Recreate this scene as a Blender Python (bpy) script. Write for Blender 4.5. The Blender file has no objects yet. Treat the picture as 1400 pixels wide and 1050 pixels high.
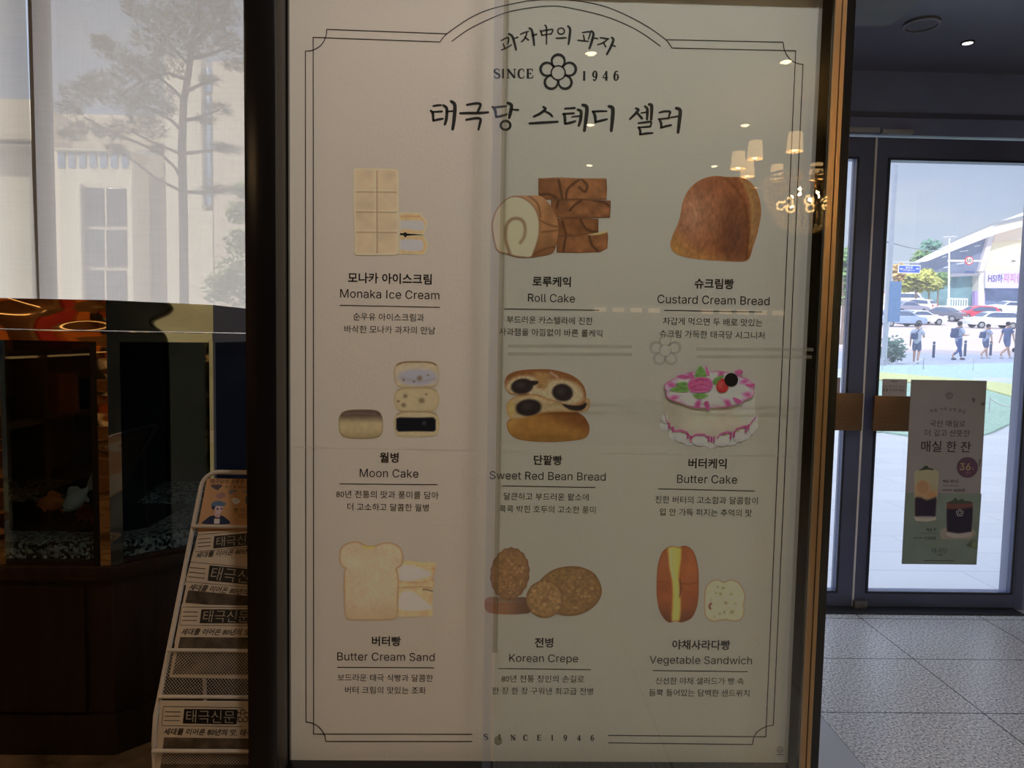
import bpy, bmesh, math, random
import numpy as np
from mathutils import Vector as V, Matrix, geometry

random.seed(7)
sc = bpy.context.scene
COL = sc.collection
PI = math.pi

# ------------------------------------------------------------------ camera
F = 970.0                                   # focal length in pixels of the 1400 x 1050 frame
r1 = V((.99960839, .01710479, .02214705)).normalized()      # world X seen by the camera
r2 = V((.01812302, -.99758703, -.06702))                    # world Z seen by the camera
r2 = (r2 - r1 * r1.dot(r2)).normalized()
r3 = -(r1.cross(r2))                                        # world Y seen by the camera
CAM = V((0, 0, 1.45))
cd = bpy.data.cameras.new('camera')
cam = bpy.data.objects.new('camera', cd)
COL.objects.link(cam)
cd.sensor_width = 36.0
cd.lens = F / 1400 * 36.0
cd.clip_start = 0.05
cd.clip_end = 2000
M = Matrix(((r1[0], -r1[1], -r1[2], CAM.x), (r3[0], -r3[1], -r3[2], CAM.y), (r2[0], -r2[1], -r2[2], CAM.z), (0, 0, 0, 1)))
cam.matrix_world = M
sc.camera = cam

# ------------------------------------------------------------------ exposure, sky, sun
sc.view_settings.view_transform = 'Standard'
sc.view_settings.look = 'None'
sc.view_settings.gamma = 1.0
sc.view_settings.exposure = 0.0
sc.view_settings.use_curve_mapping = False

SKY_STRENGTH = 0.95
wd = bpy.data.worlds.new('sky')
sc.world = wd
wd.use_nodes = True
nt = wd.node_tree
nt.nodes.clear()
wo = nt.nodes.new('ShaderNodeOutputWorld')
bg = nt.nodes.new('ShaderNodeBackground')
bg.inputs['Strength'].default_value = SKY_STRENGTH
tc = nt.nodes.new('ShaderNodeTexCoord')
mp = nt.nodes.new('ShaderNodeMapping')
mp.inputs['Scale'].default_value = (2.0, 2.0, 7.0)
nz = nt.nodes.new('ShaderNodeTexNoise')
nz.inputs['Scale'].default_value = 2.2
nz.inputs['Detail'].default_value = 5
rp = nt.nodes.new('ShaderNodeValToRGB')
rp.color_ramp.elements[0].position = .42
rp.color_ramp.elements[0].color = (.58, .67, .89, 1)
rp.color_ramp.elements[1].position = .66
rp.color_ramp.elements[1].color = (.80, .83, .92, 1)
e = rp.color_ramp.elements.new(.53)
e.color = (.64, .70, .87, 1)
nt.links.new(tc.outputs['Generated'], mp.inputs['Vector'])
nt.links.new(mp.outputs['Vector'], nz.inputs['Vector'])
nt.links.new(nz.outputs['Fac'], rp.inputs['Fac'])
sep = nt.nodes.new('ShaderNodeSeparateXYZ')
nt.links.new(tc.outputs['Generated'], sep.inputs[0])
up_ = nt.nodes.new('ShaderNodeMapRange')               # unseen sky overhead brightened to light plaza and floor
up_.interpolation_type = 'SMOOTHSTEP'
up_.inputs['From Min'].default_value = .42
up_.inputs['From Max'].default_value = .85
up_.inputs['To Min'].default_value = 1.0
up_.inputs['To Max'].default_value = 3.8
nt.links.new(sep.outputs['Z'], up_.inputs['Value'])
mulc = nt.nodes.new('ShaderNodeMix')
mulc.data_type = 'RGBA'
mulc.blend_type = 'MULTIPLY'
mulc.inputs[0].default_value = 1
nt.links.new(rp.outputs['Color'], mulc.inputs[6])
nt.links.new(up_.outputs['Result'], mulc.inputs[7])
hz_ = nt.nodes.new('ShaderNodeMapRange')                # paler air towards the horizon
hz_.interpolation_type = 'SMOOTHSTEP'
hz_.inputs['From Min'].default_value = .03
hz_.inputs['From Max'].default_value = .24
hz_.inputs['To Min'].default_value = .75
hz_.inputs['To Max'].default_value = 0.0
nt.links.new(sep.outputs['Z'], hz_.inputs['Value'])
mixh = nt.nodes.new('ShaderNodeMix')
mixh.data_type = 'RGBA'
mixh.inputs[7].default_value = (.80, .88, 1.0, 1)
nt.links.new(hz_.outputs['Result'], mixh.inputs[0])
nt.links.new(mulc.outputs[2], mixh.inputs[6])
nt.links.new(mixh.outputs[2], bg.inputs['Color'])
nt.links.new(bg.outputs['Background'], wo.inputs['Surface'])

SUN_STRENGTH = 3.3
sl = bpy.data.lights.new('sun', 'SUN')
sl.energy = SUN_STRENGTH
sl.color = (1.0, .93, .82)
sl.angle = math.radians(.6)
so = bpy.data.objects.new('sun', sl)
COL.objects.link(so)
so.rotation_euler = V((.42, .78, -.62)).to_track_quat('-Z', 'Y').to_euler()

# ------------------------------------------------------------------ geometry helpers
def ray(x, y):
    d = V(((x - 700) / F, (y - 525) / F, 1))
    return V((d.dot(r1), d.dot(r3), d.dot(r2)))

class Pl:
    """A plane of the place: a point on it and the normal that faces the room."""
    def __init__(s, p, n):
        s.p, s.n = V(p), V(n).normalized()
        s.u = V((0, 0, 1)).cross(s.n).normalized()
        s.v = s.n.cross(s.u)
    def at(s, x, y, dz=0.0):
        r = ray(x, y)
        return CAM + r * ((s.p - CAM).dot(s.n) / r.dot(s.n)) + s.n * dz

def atY(x, y, Y):
    r = ray(x, y)
    return CAM + r * (Y / r.y)

def atZ(x, y, Z):
    r = ray(x, y)
    return CAM + r * ((Z - CAM.z) / r.z)

def atX(x, y, X):
    r = ray(x, y)
    return CAM + r * (X / r.x)

def lin(c):
    return tuple((v / 255 / 12.92) if v / 255 <= .04045 else ((v / 255 + .055) / 1.055) ** 2.4 for v in c)

ORG = {}

class MB:
    def __init__(s):
        s.v, s.f, s.c = [], [], []
    def add(s, vs, fs):
        b = len(s.v)
        s.v += [V(p) for p in vs]
        s.f += [tuple(b + i for i in f) for f in fs]
        return s
    def box(s, x0, x1, y0, y1, z0, z1):
        return s.add([(x, y, z) for z in (z0, z1) for y in (y0, y1) for x in (x0, x1)],
                     [(0, 2, 3, 1), (4, 5, 7, 6), (0, 1, 5, 4), (2, 6, 7, 3), (0, 4, 6, 2), (1, 3, 7, 5)])
    def obox(s, c, a, b, d):
        """a box from its centre and three half-edge vectors"""
        c, a, b, d = V(c), V(a), V(b), V(d)
        vs = [c + a * i + b * j + d * k for k in (-1, 1) for j in (-1, 1) for i in (-1, 1)]
        return s.add(vs, [(0, 2, 3, 1), (4, 5, 7, 6), (0, 1, 5, 4), (2, 6, 7, 3), (0, 4, 6, 2), (1, 3, 7, 5)])
    def prism(s, pts, vec):
        n = len(pts)
        vec = V(vec)
        vs = [V(p) for p in pts] + [V(p) + vec for p in pts]
        return s.add(vs, [tuple(range(n))[::-1], tuple(range(n, 2 * n))] + [(i, (i + 1) % n, n + (i + 1) % n, n + i) for i in range(n)])
    def quad(s, a, b, c, d):
        return s.add([a, b, c, d], [(0, 1, 2, 3)])
    def tube(s, pts, r, n=8, caps=True, closed=False):
        pts = [V(p) for p in pts]
        m = len(pts)
        rs = r if isinstance(r, (list, tuple)) else [r] * m
        up = None
        vs, fs = [], []
        for i, p in enumerate(pts):
            if closed:
                t = pts[(i + 1) % m] - pts[i - 1]
            else:
                t = pts[min(i + 1, m - 1)] - pts[max(i - 1, 0)]
            t.normalize()
            if up is None:
                up = t.orthogonal().normalized()
            up = (up - t * up.dot(t)).normalized()
            sd = t.cross(up)
            for k in range(n):
                a = 2 * PI * k / n
                vs.append(p + (up * math.cos(a) + sd * math.sin(a)) * rs[i])
        for i in range(m if closed else m - 1):
            j = (i + 1) % m
            for k in range(n):
                fs.append((i * n + k, i * n + (k + 1) % n, j * n + (k + 1) % n, j * n + k))
        if caps and not closed:
            fs.append(tuple(range(n))[::-1])
            fs.append(tuple(range((m - 1) * n, m * n)))
        return s.add(vs, fs)
    def lathe(s, c, prof, n=24, a0=0, a1=2 * PI):
        c = V(c)
        full = abs(a1 - a0 - 2 * PI) < 1e-6
        k = n if full else n + 1
        vs, fs = [], []
        for r, z in prof:
            for i in range(k):
                a = a0 + (a1 - a0) * i / n
                vs.append(c + V((r * math.cos(a), r * math.sin(a), z)))
        for j in range(len(prof) - 1):
            for i in range(n):
                i2 = (i + 1) % k
                fs.append((j * k + i, j * k + i2, (j + 1) * k + i2, (j + 1) * k + i))
        return s.add(vs, fs)
    def ell(s, c, rad, n=12, m=8, rot=None):
        c = V(c)
        vs, fs = [], []
        for j in range(m + 1):
            t = PI * j / m
            for i in range(n):
                a = 2 * PI * i / n
                p = V((rad[0] * math.sin(t) * math.cos(a), rad[1] * math.sin(t) * math.sin(a), rad[2] * math.cos(t)))
                vs.append(c + (rot @ p if rot else p))
        for j in range(m):
            for i in range(n):
                fs.append((j * n + i, (j + 1) * n + i, (j + 1) * n + (i + 1) % n, j * n + (i + 1) % n))
        return s.add(vs, fs)
    def bounds(s):
        lo = V(min(p[i] for p in s.v) for i in range(3))
        hi = V(max(p[i] for p in s.v) for i in range(3))
        return lo, hi

def thing(name, label, cat, loc, group=None):
    o = bpy.data.objects.new(name, None)
    o.empty_display_size = .05
    COL.objects.link(o)
    o.location = loc
    ORG[o.name] = V(loc)
    return tag(o, label, cat, group)

def tag(o, label=None, cat=None, group=None, kind=None):
    if label: o['label'] = label
    if cat: o['category'] = cat
    if group: o['group'] = group
    if kind: o['kind'] = kind
    return o

def obj(name, mb, mat, parent=None, bevel=0, smooth=True, label=None, angle=35, weld=True):
    if parent is not None:
        org = ORG[parent.name]
    else:
        lo, hi = mb.bounds()
        org = V(((lo.x + hi.x) / 2, (lo.y + hi.y) / 2, lo.z))
    me = bpy.data.meshes.new(name)
    me.from_pydata([p - org for p in mb.v], [], mb.f)
    bm = bmesh.new()
    bm.from_mesh(me)
    if weld:
        bmesh.ops.remove_doubles(bm, verts=bm.verts, dist=1e-6)
        bmesh.ops.recalc_face_normals(bm, faces=bm.faces)
    if bevel:
        es = [e for e in bm.edges if len(e.link_faces) == 2 and e.calc_face_angle(0) > .6]
        bmesh.ops.bevel(bm, geom=es, offset=bevel, segments=2, affect='EDGES', profile=.6, clamp_overlap=True)
    bm.to_mesh(me)
    bm.free()
    if smooth:
        me.polygons.foreach_set('use_smooth', [True] * len(me.polygons))
        me.set_sharp_from_angle(angle=math.radians(angle))
    if mat: me.materials.append(mat)
    o = bpy.data.objects.new(name, me)
    COL.objects.link(o)
    if parent is not None:
        o.parent = parent
    else:
        o.location = org
    ORG[o.name] = org
    if label: o['label'] = label
    return o

def struct(name, mb, mat, parent=None, **k):
    o = obj(name, mb, mat, parent, **k)
    if parent is None:
        o['kind'] = 'structure'
    return o

def kids(o):
    return [c for c in bpy.data.objects if c.parent == o]

def copy_tree(o, parent=None):
    c = o.copy()
    COL.objects.link(c)
    if parent: c.parent = parent
    for ch in kids(o):
        copy_tree(ch, c)
    return c

# ------------------------------------------------------------------ materials
MATS = {}
def mat(name, col, rough=.5, metal=0.0, var=.06, vscale=8.0, bump=0.0, bscale=60.0, emit=0, ecol=None, spec=.5, coat=0.0, stretch=None, trans=0.0):
    """a principled material whose colour varies with a noise texture"""
    if name in MATS: return MATS[name]
    m = bpy.data.materials.new(name)
    m.use_nodes = True
    t = m.node_tree
    b = t.nodes['Principled BSDF']
    c = lin(col)
    b.inputs['Roughness'].default_value = rough
    b.inputs['Metallic'].default_value = metal
    b.inputs['Specular IOR Level'].default_value = spec
    b.inputs['Coat Weight'].default_value = coat
    b.inputs['Coat Roughness'].default_value = .05
    if trans: b.inputs['Transmission Weight'].default_value = trans
    tcn = t.nodes.new('ShaderNodeTexCoord')
    src = tcn.outputs['Object']
    if stretch:
        mpn = t.nodes.new('ShaderNodeMapping')
        mpn.inputs['Scale'].default_value = stretch
        t.links.new(src, mpn.inputs['Vector'])
        src = mpn.outputs['Vector']
    n = t.nodes.new('ShaderNodeTexNoise')
    n.inputs['Scale'].default_value = vscale
    n.inputs['Detail'].default_value = 4
    t.links.new(src, n.inputs['Vector'])
    r = t.nodes.new('ShaderNodeValToRGB')
    r.color_ramp.elements[0].position = .3
    r.color_ramp.elements[1].position = .7
    r.color_ramp.elements[0].color = tuple(max(0, x * (1 - var)) for x in c) + (1,)
    r.color_ramp.elements[1].color = tuple(min(1, x * (1 + var)) for x in c) + (1,)
    t.links.new(n.outputs['Fac'], r.inputs['Fac'])
    t.links.new(r.outputs['Color'], b.inputs['Base Color'])
    if bump:
        n2 = t.nodes.new('ShaderNodeTexNoise')
        n2.inputs['Scale'].default_value = bscale
        t.links.new(src, n2.inputs['Vector'])
        bp = t.nodes.new('ShaderNodeBump')
        bp.inputs['Strength'].default_value = bump
        bp.inputs['Distance'].default_value = .01
        t.links.new(n2.outputs['Fac'], bp.inputs['Height'])
        t.links.new(bp.outputs['Normal'], b.inputs['Normal'])
    if emit:
        b.inputs['Emission Color'].default_value = lin(ecol or col) + (1,)
        b.inputs['Emission Strength'].default_value = emit
    MATS[name] = m
    return m

def node_mat(name):
    m = bpy.data.materials.new(name)
    m.use_nodes = True
    t = m.node_tree
    t.nodes.clear()
    out = t.nodes.new('ShaderNodeOutputMaterial')
    MATS[name] = m
    return m, t, out

def glass_mat(name, tint, ior=1.5, veil=0.0, vcol=(.8, .85, .9), rough=.0):
    """clear pane: tinted see-through, Fresnel reflection, optional pale scattering film put in as haze"""
    m, t, out = node_mat(name)
    tr = t.nodes.new('ShaderNodeBsdfTransparent')
    tr.inputs['Color'].default_value = tuple(tint) + (1,)
    gl = t.nodes.new('ShaderNodeBsdfGlossy')
    gl.inputs['Roughness'].default_value = rough
    fr = t.nodes.new('ShaderNodeFresnel')
    fr.inputs['IOR'].default_value = ior
    mx = t.nodes.new('ShaderNodeMixShader')
    cl = t.nodes.new('ShaderNodeMath'); cl.operation = 'MINIMUM'; cl.inputs[1].default_value = .09
    t.links.new(fr.outputs['Fac'], cl.inputs[0])
    t.links.new(cl.outputs[0], mx.inputs['Fac'])
    src = tr
    if veil:
        tl = t.nodes.new('ShaderNodeBsdfTranslucent')
        tl.inputs['Color'].default_value = tuple(vcol) + (1,)
        nz = t.nodes.new('ShaderNodeTexNoise')
        nz.inputs['Scale'].default_value = 3.0
        mr = t.nodes.new('ShaderNodeMapRange')
        mr.inputs['To Min'].default_value = veil * .7
        mr.inputs['To Max'].default_value = veil * 1.3
        t.links.new(nz.outputs['Fac'], mr.inputs['Value'])
        m0 = t.nodes.new('ShaderNodeMixShader')
        t.links.new(mr.outputs['Result'], m0.inputs['Fac'])
        t.links.new(tr.outputs[0], m0.inputs[1])
        t.links.new(tl.outputs[0], m0.inputs[2])
        src = m0
    t.links.new(src.outputs[0], mx.inputs[1])
    t.links.new(gl.outputs[0], mx.inputs[2])
    t.links.new(mx.outputs[0], out.inputs['Surface'])
    return m

def blend_mat(name, col, fac, var=.05, tcol=(1, 1, 1)):
    """printed translucent film: part see-through, part pigment"""
    m, t, out = node_mat(name)
    tr = t.nodes.new('ShaderNodeBsdfTransparent')
    tr.inputs['Color'].default_value = tuple(tcol) + (1,)
    d = t.nodes.new('ShaderNodeBsdfDiffuse')
    d.inputs['Color'].default_value = lin(col) + (1,)
    nz = t.nodes.new('ShaderNodeTexNoise')
    nz.inputs['Scale'].default_value = 40
    mr = t.nodes.new('ShaderNodeMapRange')
    mr.inputs['To Min'].default_value = fac - var
    mr.inputs['To Max'].default_value = fac + var
    mx = t.nodes.new('ShaderNodeMixShader')
    t.links.new(nz.outputs['Fac'], mr.inputs['Value'])
    t.links.new(mr.outputs['Result'], mx.inputs['Fac'])
    t.links.new(tr.outputs[0], mx.inputs[1])
    t.links.new(d.outputs[0], mx.inputs[2])
    t.links.new(mx.outputs[0], out.inputs['Surface'])
    return m

def print_mat(name, rough=.55):
    """ink on paper: colour comes from the print stored on the sheet"""
    m = bpy.data.materials.new(name)
    m.use_nodes = True
    t = m.node_tree
    b = t.nodes['Principled BSDF']
    b.inputs['Roughness'].default_value = rough
    b.inputs['Specular IOR Level'].default_value = .25
    a = t.nodes.new('ShaderNodeAttribute')
    a.attribute_name = 'ink'
    n = t.nodes.new('ShaderNodeTexNoise')
    n.inputs['Scale'].default_value = 260
    mr = t.nodes.new('ShaderNodeMapRange')
    mr.inputs['To Min'].default_value = .94
    mr.inputs['To Max'].default_value = 1.06
    mu = t.nodes.new('ShaderNodeMix')
    mu.data_type = 'RGBA'
    mu.blend_type = 'MULTIPLY'
    mu.inputs[0].default_value = 1
    t.links.new(n.outputs['Fac'], mr.inputs['Value'])
    t.links.new(a.outputs['Color'], mu.inputs[6])
    t.links.new(mr.outputs['Result'], mu.inputs[7])
    t.links.new(mu.outputs[2], b.inputs['Base Color'])
    MATS[name] = m
    return m

PRINT = print_mat('printed_ink')
INK = mat('black_ink', (18, 16, 15), rough=.5, var=.1, vscale=200)

# ------------------------------------------------------------------ flat printing: strokes, text and pictures on a plane
def spline(pts, closed=False, k=6):
    P = [np.array(p, float) for p in pts]
    n = len(P)
    if n < 3 and not closed:
        return P
    out = []
    for i in range(n if closed else n - 1):
        g = lambda j: P[j % n] if closed else P[min(max(j, 0), n - 1)]
        a, b, c, d = g(i - 1), g(i), g(i + 1), g(i + 2)
        for q in range(k):
            t = q / k
            out.append(.5 * (2 * b + (c - a) * t + (2 * a - 5 * b + 4 * c - d) * t * t + (3 * b - a - 3 * c + d) * t ** 3))
    if not closed:
        out.append(P[-1])
    return out

def stroke(mb, pl, pts, w, dz, smooth=True, cap=True, closed=False):
    """a pen stroke on plane pl; pts in picture pixels, w the width (a number or one per point) in pixels"""
    n = len(pts)
    ws = w if isinstance(w, (list, tuple)) else [w] * n
    P3 = [(p[0], p[1], ws[i]) for i, p in enumerate(pts)]
    S = spline(P3, closed) if (smooth and n > 2) else [np.array(p, float) for p in P3]
    m = len(S)
    L, R = [], []
    for i in range(m):
        if closed:
            d = S[(i + 1) % m] - S[i - 1]
            nn = np.array((-d[1], d[0])) / max(1e-6, math.hypot(d[0], d[1]))
        else:
            d0 = S[i] - S[i - 1] if i > 0 else S[1] - S[0]
            d1 = S[i + 1] - S[i] if i < m - 1 else d0
            d0 = d0[:2] / max(1e-6, math.hypot(d0[0], d0[1]))
            d1 = d1[:2] / max(1e-6, math.hypot(d1[0], d1[1]))
            d = d0 + d1
            l = math.hypot(d[0], d[1])
            nn = np.array((-d[1], d[0])) / max(1e-6, l)
            nn = nn * min(1.6, 2 / max(l, .8)) if 0 < i < m - 1 else nn
        h = S[i][2] / 2
        L.append(S[i][:2] + nn * h)
        R.append(S[i][:2] - nn * h)
    if cap and not closed:
        def capf(i, a, b, sgn):
            c = S[i][:2]
            v = a - c
            t = np.array((-v[1], v[0])) * sgn
            return [c + v * math.cos(x) + t * math.sin(x) for x in (PI * .25, PI * .5, PI * .75)]
        poly = L + capf(m - 1, L[-1], R[-1], -1) + R[::-1] + capf(0, R[0], L[0], -1)
        # caps as small fans, body as quads
        base = [pl.at(p[0], p[1], dz) for p in L] + [pl.at(p[0], p[1], dz) for p in R]
        mb.add(base, [(i, i + 1, m + i + 1, m + i) for i in range(m - 1)])
        for (i, a, b) in ((m - 1, L[-1], R[-1]), (0, R[0], L[0])):
            fan = [a] + capf(i, a, b, -1) + [b]
            mb.add([pl.at(p[0], p[1], dz) for p in fan], [tuple(range(len(fan)))])
    else:
        base = [pl.at(p[0], p[1], dz) for p in L] + [pl.at(p[0], p[1], dz) for p in R]
        fs = [(i, i + 1, m + i + 1, m + i) for i in range(m - 1)]
        if closed: fs.append((m - 1, 0, m, 2 * m - 1))
        mb.add(base, fs)

def crop(o, s):
    """turns points measured in an enlarged view into picture pixels"""
    return lambda pts: [(o[0] + p[0] / s, o[1] + p[1] / s) for p in pts]

def flower(mb, pl, cx, cy, R, dz, k=1.0, tilt=0):
    """five ringed petals round a ringed centre (outer radius R pixels)"""
    rc, rp, dc = .415 * R, .355 * R, .64 * R
    ring = lambda x, y, r: [(x + r * math.cos(a * PI / 12), y + r * math.sin(a * PI / 12)) for a in range(24)]
    stroke(mb, pl, ring(cx, cy, rc * .93), .075 * R * k, dz, smooth=False, closed=True)
    for i in range(5):
        a = -PI / 2 + i * 2 * PI / 5 + tilt
        px, py = cx + dc * math.cos(a), cy + dc * math.sin(a)
        pts = [(px + rp * math.cos(a + b), py + rp * math.sin(a + b)) for b in [(-152 + 304 * j / 22) * PI / 180 for j in range(23)]]
        stroke(mb, pl, pts, [.075 * R * k + .07 * R * k * math.sin(PI * j / 22) for j in range(23)], dz, smooth=False, cap=False)

FONTS = {}
def font(kind):
    if kind not in FONTS:
        f = None
        if kind == 'inter':
            try:
                import os
                f = bpy.data.fonts.load(os.path.join(bpy.utils.system_resource('DATAFILES'), 'fonts', 'Inter.woff2'))
            except Exception:
                f = None
        FONTS[kind] = f
    return FONTS[kind]

def flat_text(body, bold, shear, f):
    """points and faces of one run of lettering, size 1"""
    c = bpy.data.curves.new('lettering', 'FONT')
    c.body = body
    c.resolution_u = 2
    c.offset = bold
    c.shear = shear
    if f: c.font = f
    o = bpy.data.objects.new('lettering', c)
    COL.objects.link(o)
    me = o.to_mesh()
    co = np.empty(len(me.vertices) * 3)
    me.vertices.foreach_get('co', co)
    fs = [tuple(p.vertices) for p in me.polygons]
    o.to_mesh_clear()
    bpy.data.objects.remove(o)
    bpy.data.curves.remove(c)
    return co.reshape(-1, 3), fs

GLY = {}
def glyph(ch, f):
    """one sans letter (points, faces, advance), each of its outlines filled on its own so that overlapping strokes stay solid"""
    if ch in GLY: return GLY[ch]
    right = lambda t: flat_text(t, 0, 0, f)[0][:, 0].max()
    adv = right('H' + ch + 'H') - right('HH')
    if ch == ' ':
        GLY[ch] = (np.zeros((0, 3)), [], adv)
        return GLY[ch]
    c = bpy.data.curves.new('lettering', 'FONT')
    c.body = 'l' if ch == 'I' else ch
    c.resolution_u = 3
    c.fill_mode = 'NONE'
    c.font = f
    o = bpy.data.objects.new('lettering', c)
    COL.objects.link(o)
    me = o.to_mesh()
    P = [(v.co.x, v.co.y) for v in me.vertices]
    nb = {}
    for e in me.edges:
        a, b = e.vertices
        nb.setdefault(a, []).append(b)
        nb.setdefault(b, []).append(a)
    o.to_mesh_clear()
    bpy.data.objects.remove(o)
    bpy.data.curves.remove(c)
    seen, loops = set(), []
    for i in range(len(P)):
        if i in seen or i not in nb: continue
        lp, cur, prev = [], i, None
        while cur not in seen:
            seen.add(cur)
            lp.append(P[cur])
            nxt = [q for q in nb[cur] if q != prev and q not in seen]
            prev = cur
            if not nxt: break
            cur = (cur + 1) if (cur + 1) in nxt else nxt[0]
        if len(lp) > 2: loops.append(lp)
    if ch == 'I':                                         # plain stem
        xs = [p[0] for l in loops for p in l]
        hh = flat_text('H', 0, 0, f)[0][:, 1].max()
        s_ = np.ptp(flat_text('i', 0, 0, f)[0][:, 0]) * .86
        adv = 2.9 * s_
        loops = [[(s_ * .95, 0), (s_ * 1.95, 0), (s_ * 1.95, hh), (s_ * .95, hh)]]
    if ch == 'R':                                         # stem, bowl and leg
        xs = [p[0] for l in loops for p in l]
        x0, x1 = min(xs), max(xs)
        hh = flat_text('H', 0, 0, f)[0][:, 1].max()
        s_ = np.ptp(flat_text('i', 0, 0, f)[0][:, 0]) * .86
        yb = hh * .43
        R_ = (hh - yb) / 2
        xm, yc_ = x1 - s_ * .25 - R_, yb + R_
        q = [(x0, hh)] + [(xm + R_ * math.sin(a * PI / 12), yc_ + R_ * math.cos(a * PI / 12)) for a in range(13)] + [(x0, yb)]
        r = R_ - s_ * .9
        q2 = [(x0 + s_, hh - s_ * .9)] + [(xm + r * math.sin(a * PI / 12), yc_ + r * math.cos(a * PI / 12)) for a in range(13)] + [(x0 + s_, yb + s_ * .9)]
        ring = [[q[i], q[i + 1], q2[i + 1], q2[i]] for i in range(len(q) - 1)]
        loops = [[(x0, 0), (x0 + s_, 0), (x0 + s_, hh), (x0, hh)], [(xm - s_ * .35, yb + s_ * .4), (x1 - s_ * 1.1, 0), (x1 + s_ * .1, 0), (xm + s_ * .75, yb + s_ * .5)]] + ring
        loops = [l if sum(p[0] * t[1] - t[0] * p[1] for p, t in zip(l, l[1:] + l[:1])) > 0 else l[::-1] for l in loops]
    ar = lambda l: sum(p[0] * q[1] - q[0] * p[1] for p, q in zip(l, l[1:] + l[:1])) / 2
    A_ = [ar(l) for l in loops]
    sg = max(A_, key=abs)
    outs = [i for i in range(len(loops)) if A_[i] * sg > 0]
    pt_in = lambda p, l: bool(inside(np.array([p[0]]), np.array([p[1]]), l)[0])
    co, fs = [], []
    for i in outs:
        holes = [loops[j] for j in range(len(loops)) if A_[j] * sg < 0 and pt_in(loops[j][0], loops[i])]
        polys = [[V((x, y, 0)) for x, y in l] for l in [loops[i]] + holes]
        n = len(co)
        co += [(p.x, p.y, 0) for l in polys for p in l]
        fs += [tuple(n + k for k in t) for t in geometry.tessellate_polygon(polys)]
    GLY[ch] = (np.array(co, float), fs, adv)
    return GLY[ch]

def glyphs(body, bold, shear, f):
    if f is None:
        return flat_text(body, bold, shear, None)
    x, cs, fs, n = 0.0, [], [], 0
    for ch in body:
        c, q, a = glyph(ch, f)
        cs.append(c + np.array((x, 0, 0)))
        fs += [tuple(n + i for i in t) for t in q]
        n += len(c)
        x += a
    return np.concatenate(cs), fs

def text(mb, pl, body, xl, xr, yc, dz, bold=0.0, fnt=None, yc2=None, hs=None, shear=0.0, mirror=False):
    """lettering on plane pl filling xl..xr, its middle at row yc (yc2 at the far end when it runs at a slant)"""
    co, fs = glyphs(body, bold, shear, font(fnt) if fnt else None)
    lo, hi = co.min(0), co.max(0)
    y2 = yc if yc2 is None else yc2
    A, B = pl.at(xl, yc), pl.at(xr, y2)
    if yc2 is None:
        mid = (A + B) / 2
        half = pl.u * ((B - A).dot(pl.u) / 2)
        A, B = mid - half, mid + half
    u = (B - A)
    wid = u.length
    u.normalize()
    v = pl.n.cross(u)
    sx = wid / (hi[0] - lo[0])
    sy = sx if hs is None else hs * sx
    mb.add([A + u * ((((hi[0] - p[0]) if mirror else (p[0] - lo[0]))) * sx) + v * ((p[1] - (lo[1] + hi[1]) / 2) * sy) + pl.n * dz for p in co], fs)

SERIF = {
 'S': [([(.82, .70), (.78, .93), (.47, 1), (.18, .90), (.16, .68), (.48, .53), (.82, .38), (.84, .12), (.50, 0), (.20, .07), (.14, .30)], [.05, .06, .08, .13, .16, .18, .16, .13, .08, .06, .05])],
 'I': [([(.5, 1), (.5, 0)], .17), ([(.22, .98), (.78, .98)], .05), ([(.22, .02), (.78, .02)], .05)],
 'N': [([(.16, 1), (.16, 0)], .07), ([(.12, .98), (.86, .03)], .17), ([(.86, 1), (.86, 0)], .07), ([(0, .98), (.25, .98)], .05), ([(.02, .02), (.32, .02)], .05), ([(.70, .98), (1, .98)], .05)],
 'C': [([(.86, .68), (.80, .92), (.52, 1), (.22, .82), (.14, .5), (.22, .17), (.52, 0), (.78, .08), (.88, .28)], [.05, .07, .08, .15, .18, .15, .08, .06, .05])],
 'E': [([(.24, 1), (.24, 0)], .17), ([(.06, .98), (.84, .98), (.86, .74)], .06), ([(.06, .02), (.86, .02), (.92, .30)], .06), ([(.24, .51), (.62, .51)], .06), ([(.62, .63), (.62, .39)], .05)],
 '1': [([(.5, 1), (.5, 0)], .17), ([(.5, .98), (.26, .86)], .07), ([(.24, .02), (.76, .02)], .06)],
 '9': [([(.76, .68), (.70, .40), (.48, .34), (.24, .46), (.22, .76), (.48, 1), (.74, .88), (.80, .55), (.68, .16), (.42, 0), (.22, .12)], [.13, .09, .06, .12, .15, .07, .12, .16, .12, .07, .09])],
 '4': [([(.64, 1), (.08, .30)], .06), ([(.06, .29), (.92, .29)], .08), ([(.64, 1), (.64, 0)], .16), ([(.44, .02), (.84, .02)], .05)],
 '6': [([(.24, .32), (.30, .60), (.52, .66), (.76, .54), (.78, .24), (.52, 0), (.26, .12), (.20, .45), (.32, .84), (.58, 1), (.78, .88)], [.13, .09, .06, .12, .15, .07, .12, .16, .12, .07, .09])],
}
def serif(mb, pl, ch, xl, xr, yt, yb, dz):
    for pts, w in SERIF[ch]:
        P = [(xl + (xr - xl) * x, yb + (yt - yb) * y) for x, y in pts]
        h = yb - yt
        ww = [q * h * 1.22 + .25 for q in w] if isinstance(w, list) else w * h * 1.22 + .25
        stroke(mb, pl, P, ww, dz, smooth=len(pts) > 5, cap=False)

# ---- painted pictures
def inside(px, py, poly):
    poly = np.asarray(poly)
    r = np.zeros(px.shape, bool)
    x0, y0 = poly[-1]
    for x1, y1 in poly:
        if y0 != y1:
            c = ((y1 > py) != (y0 > py)) & (px < (x0 - x1) * (py - y1) / (y0 - y1) + x1)
            r ^= c
        x0, y0 = x1, y1
    return r

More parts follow.
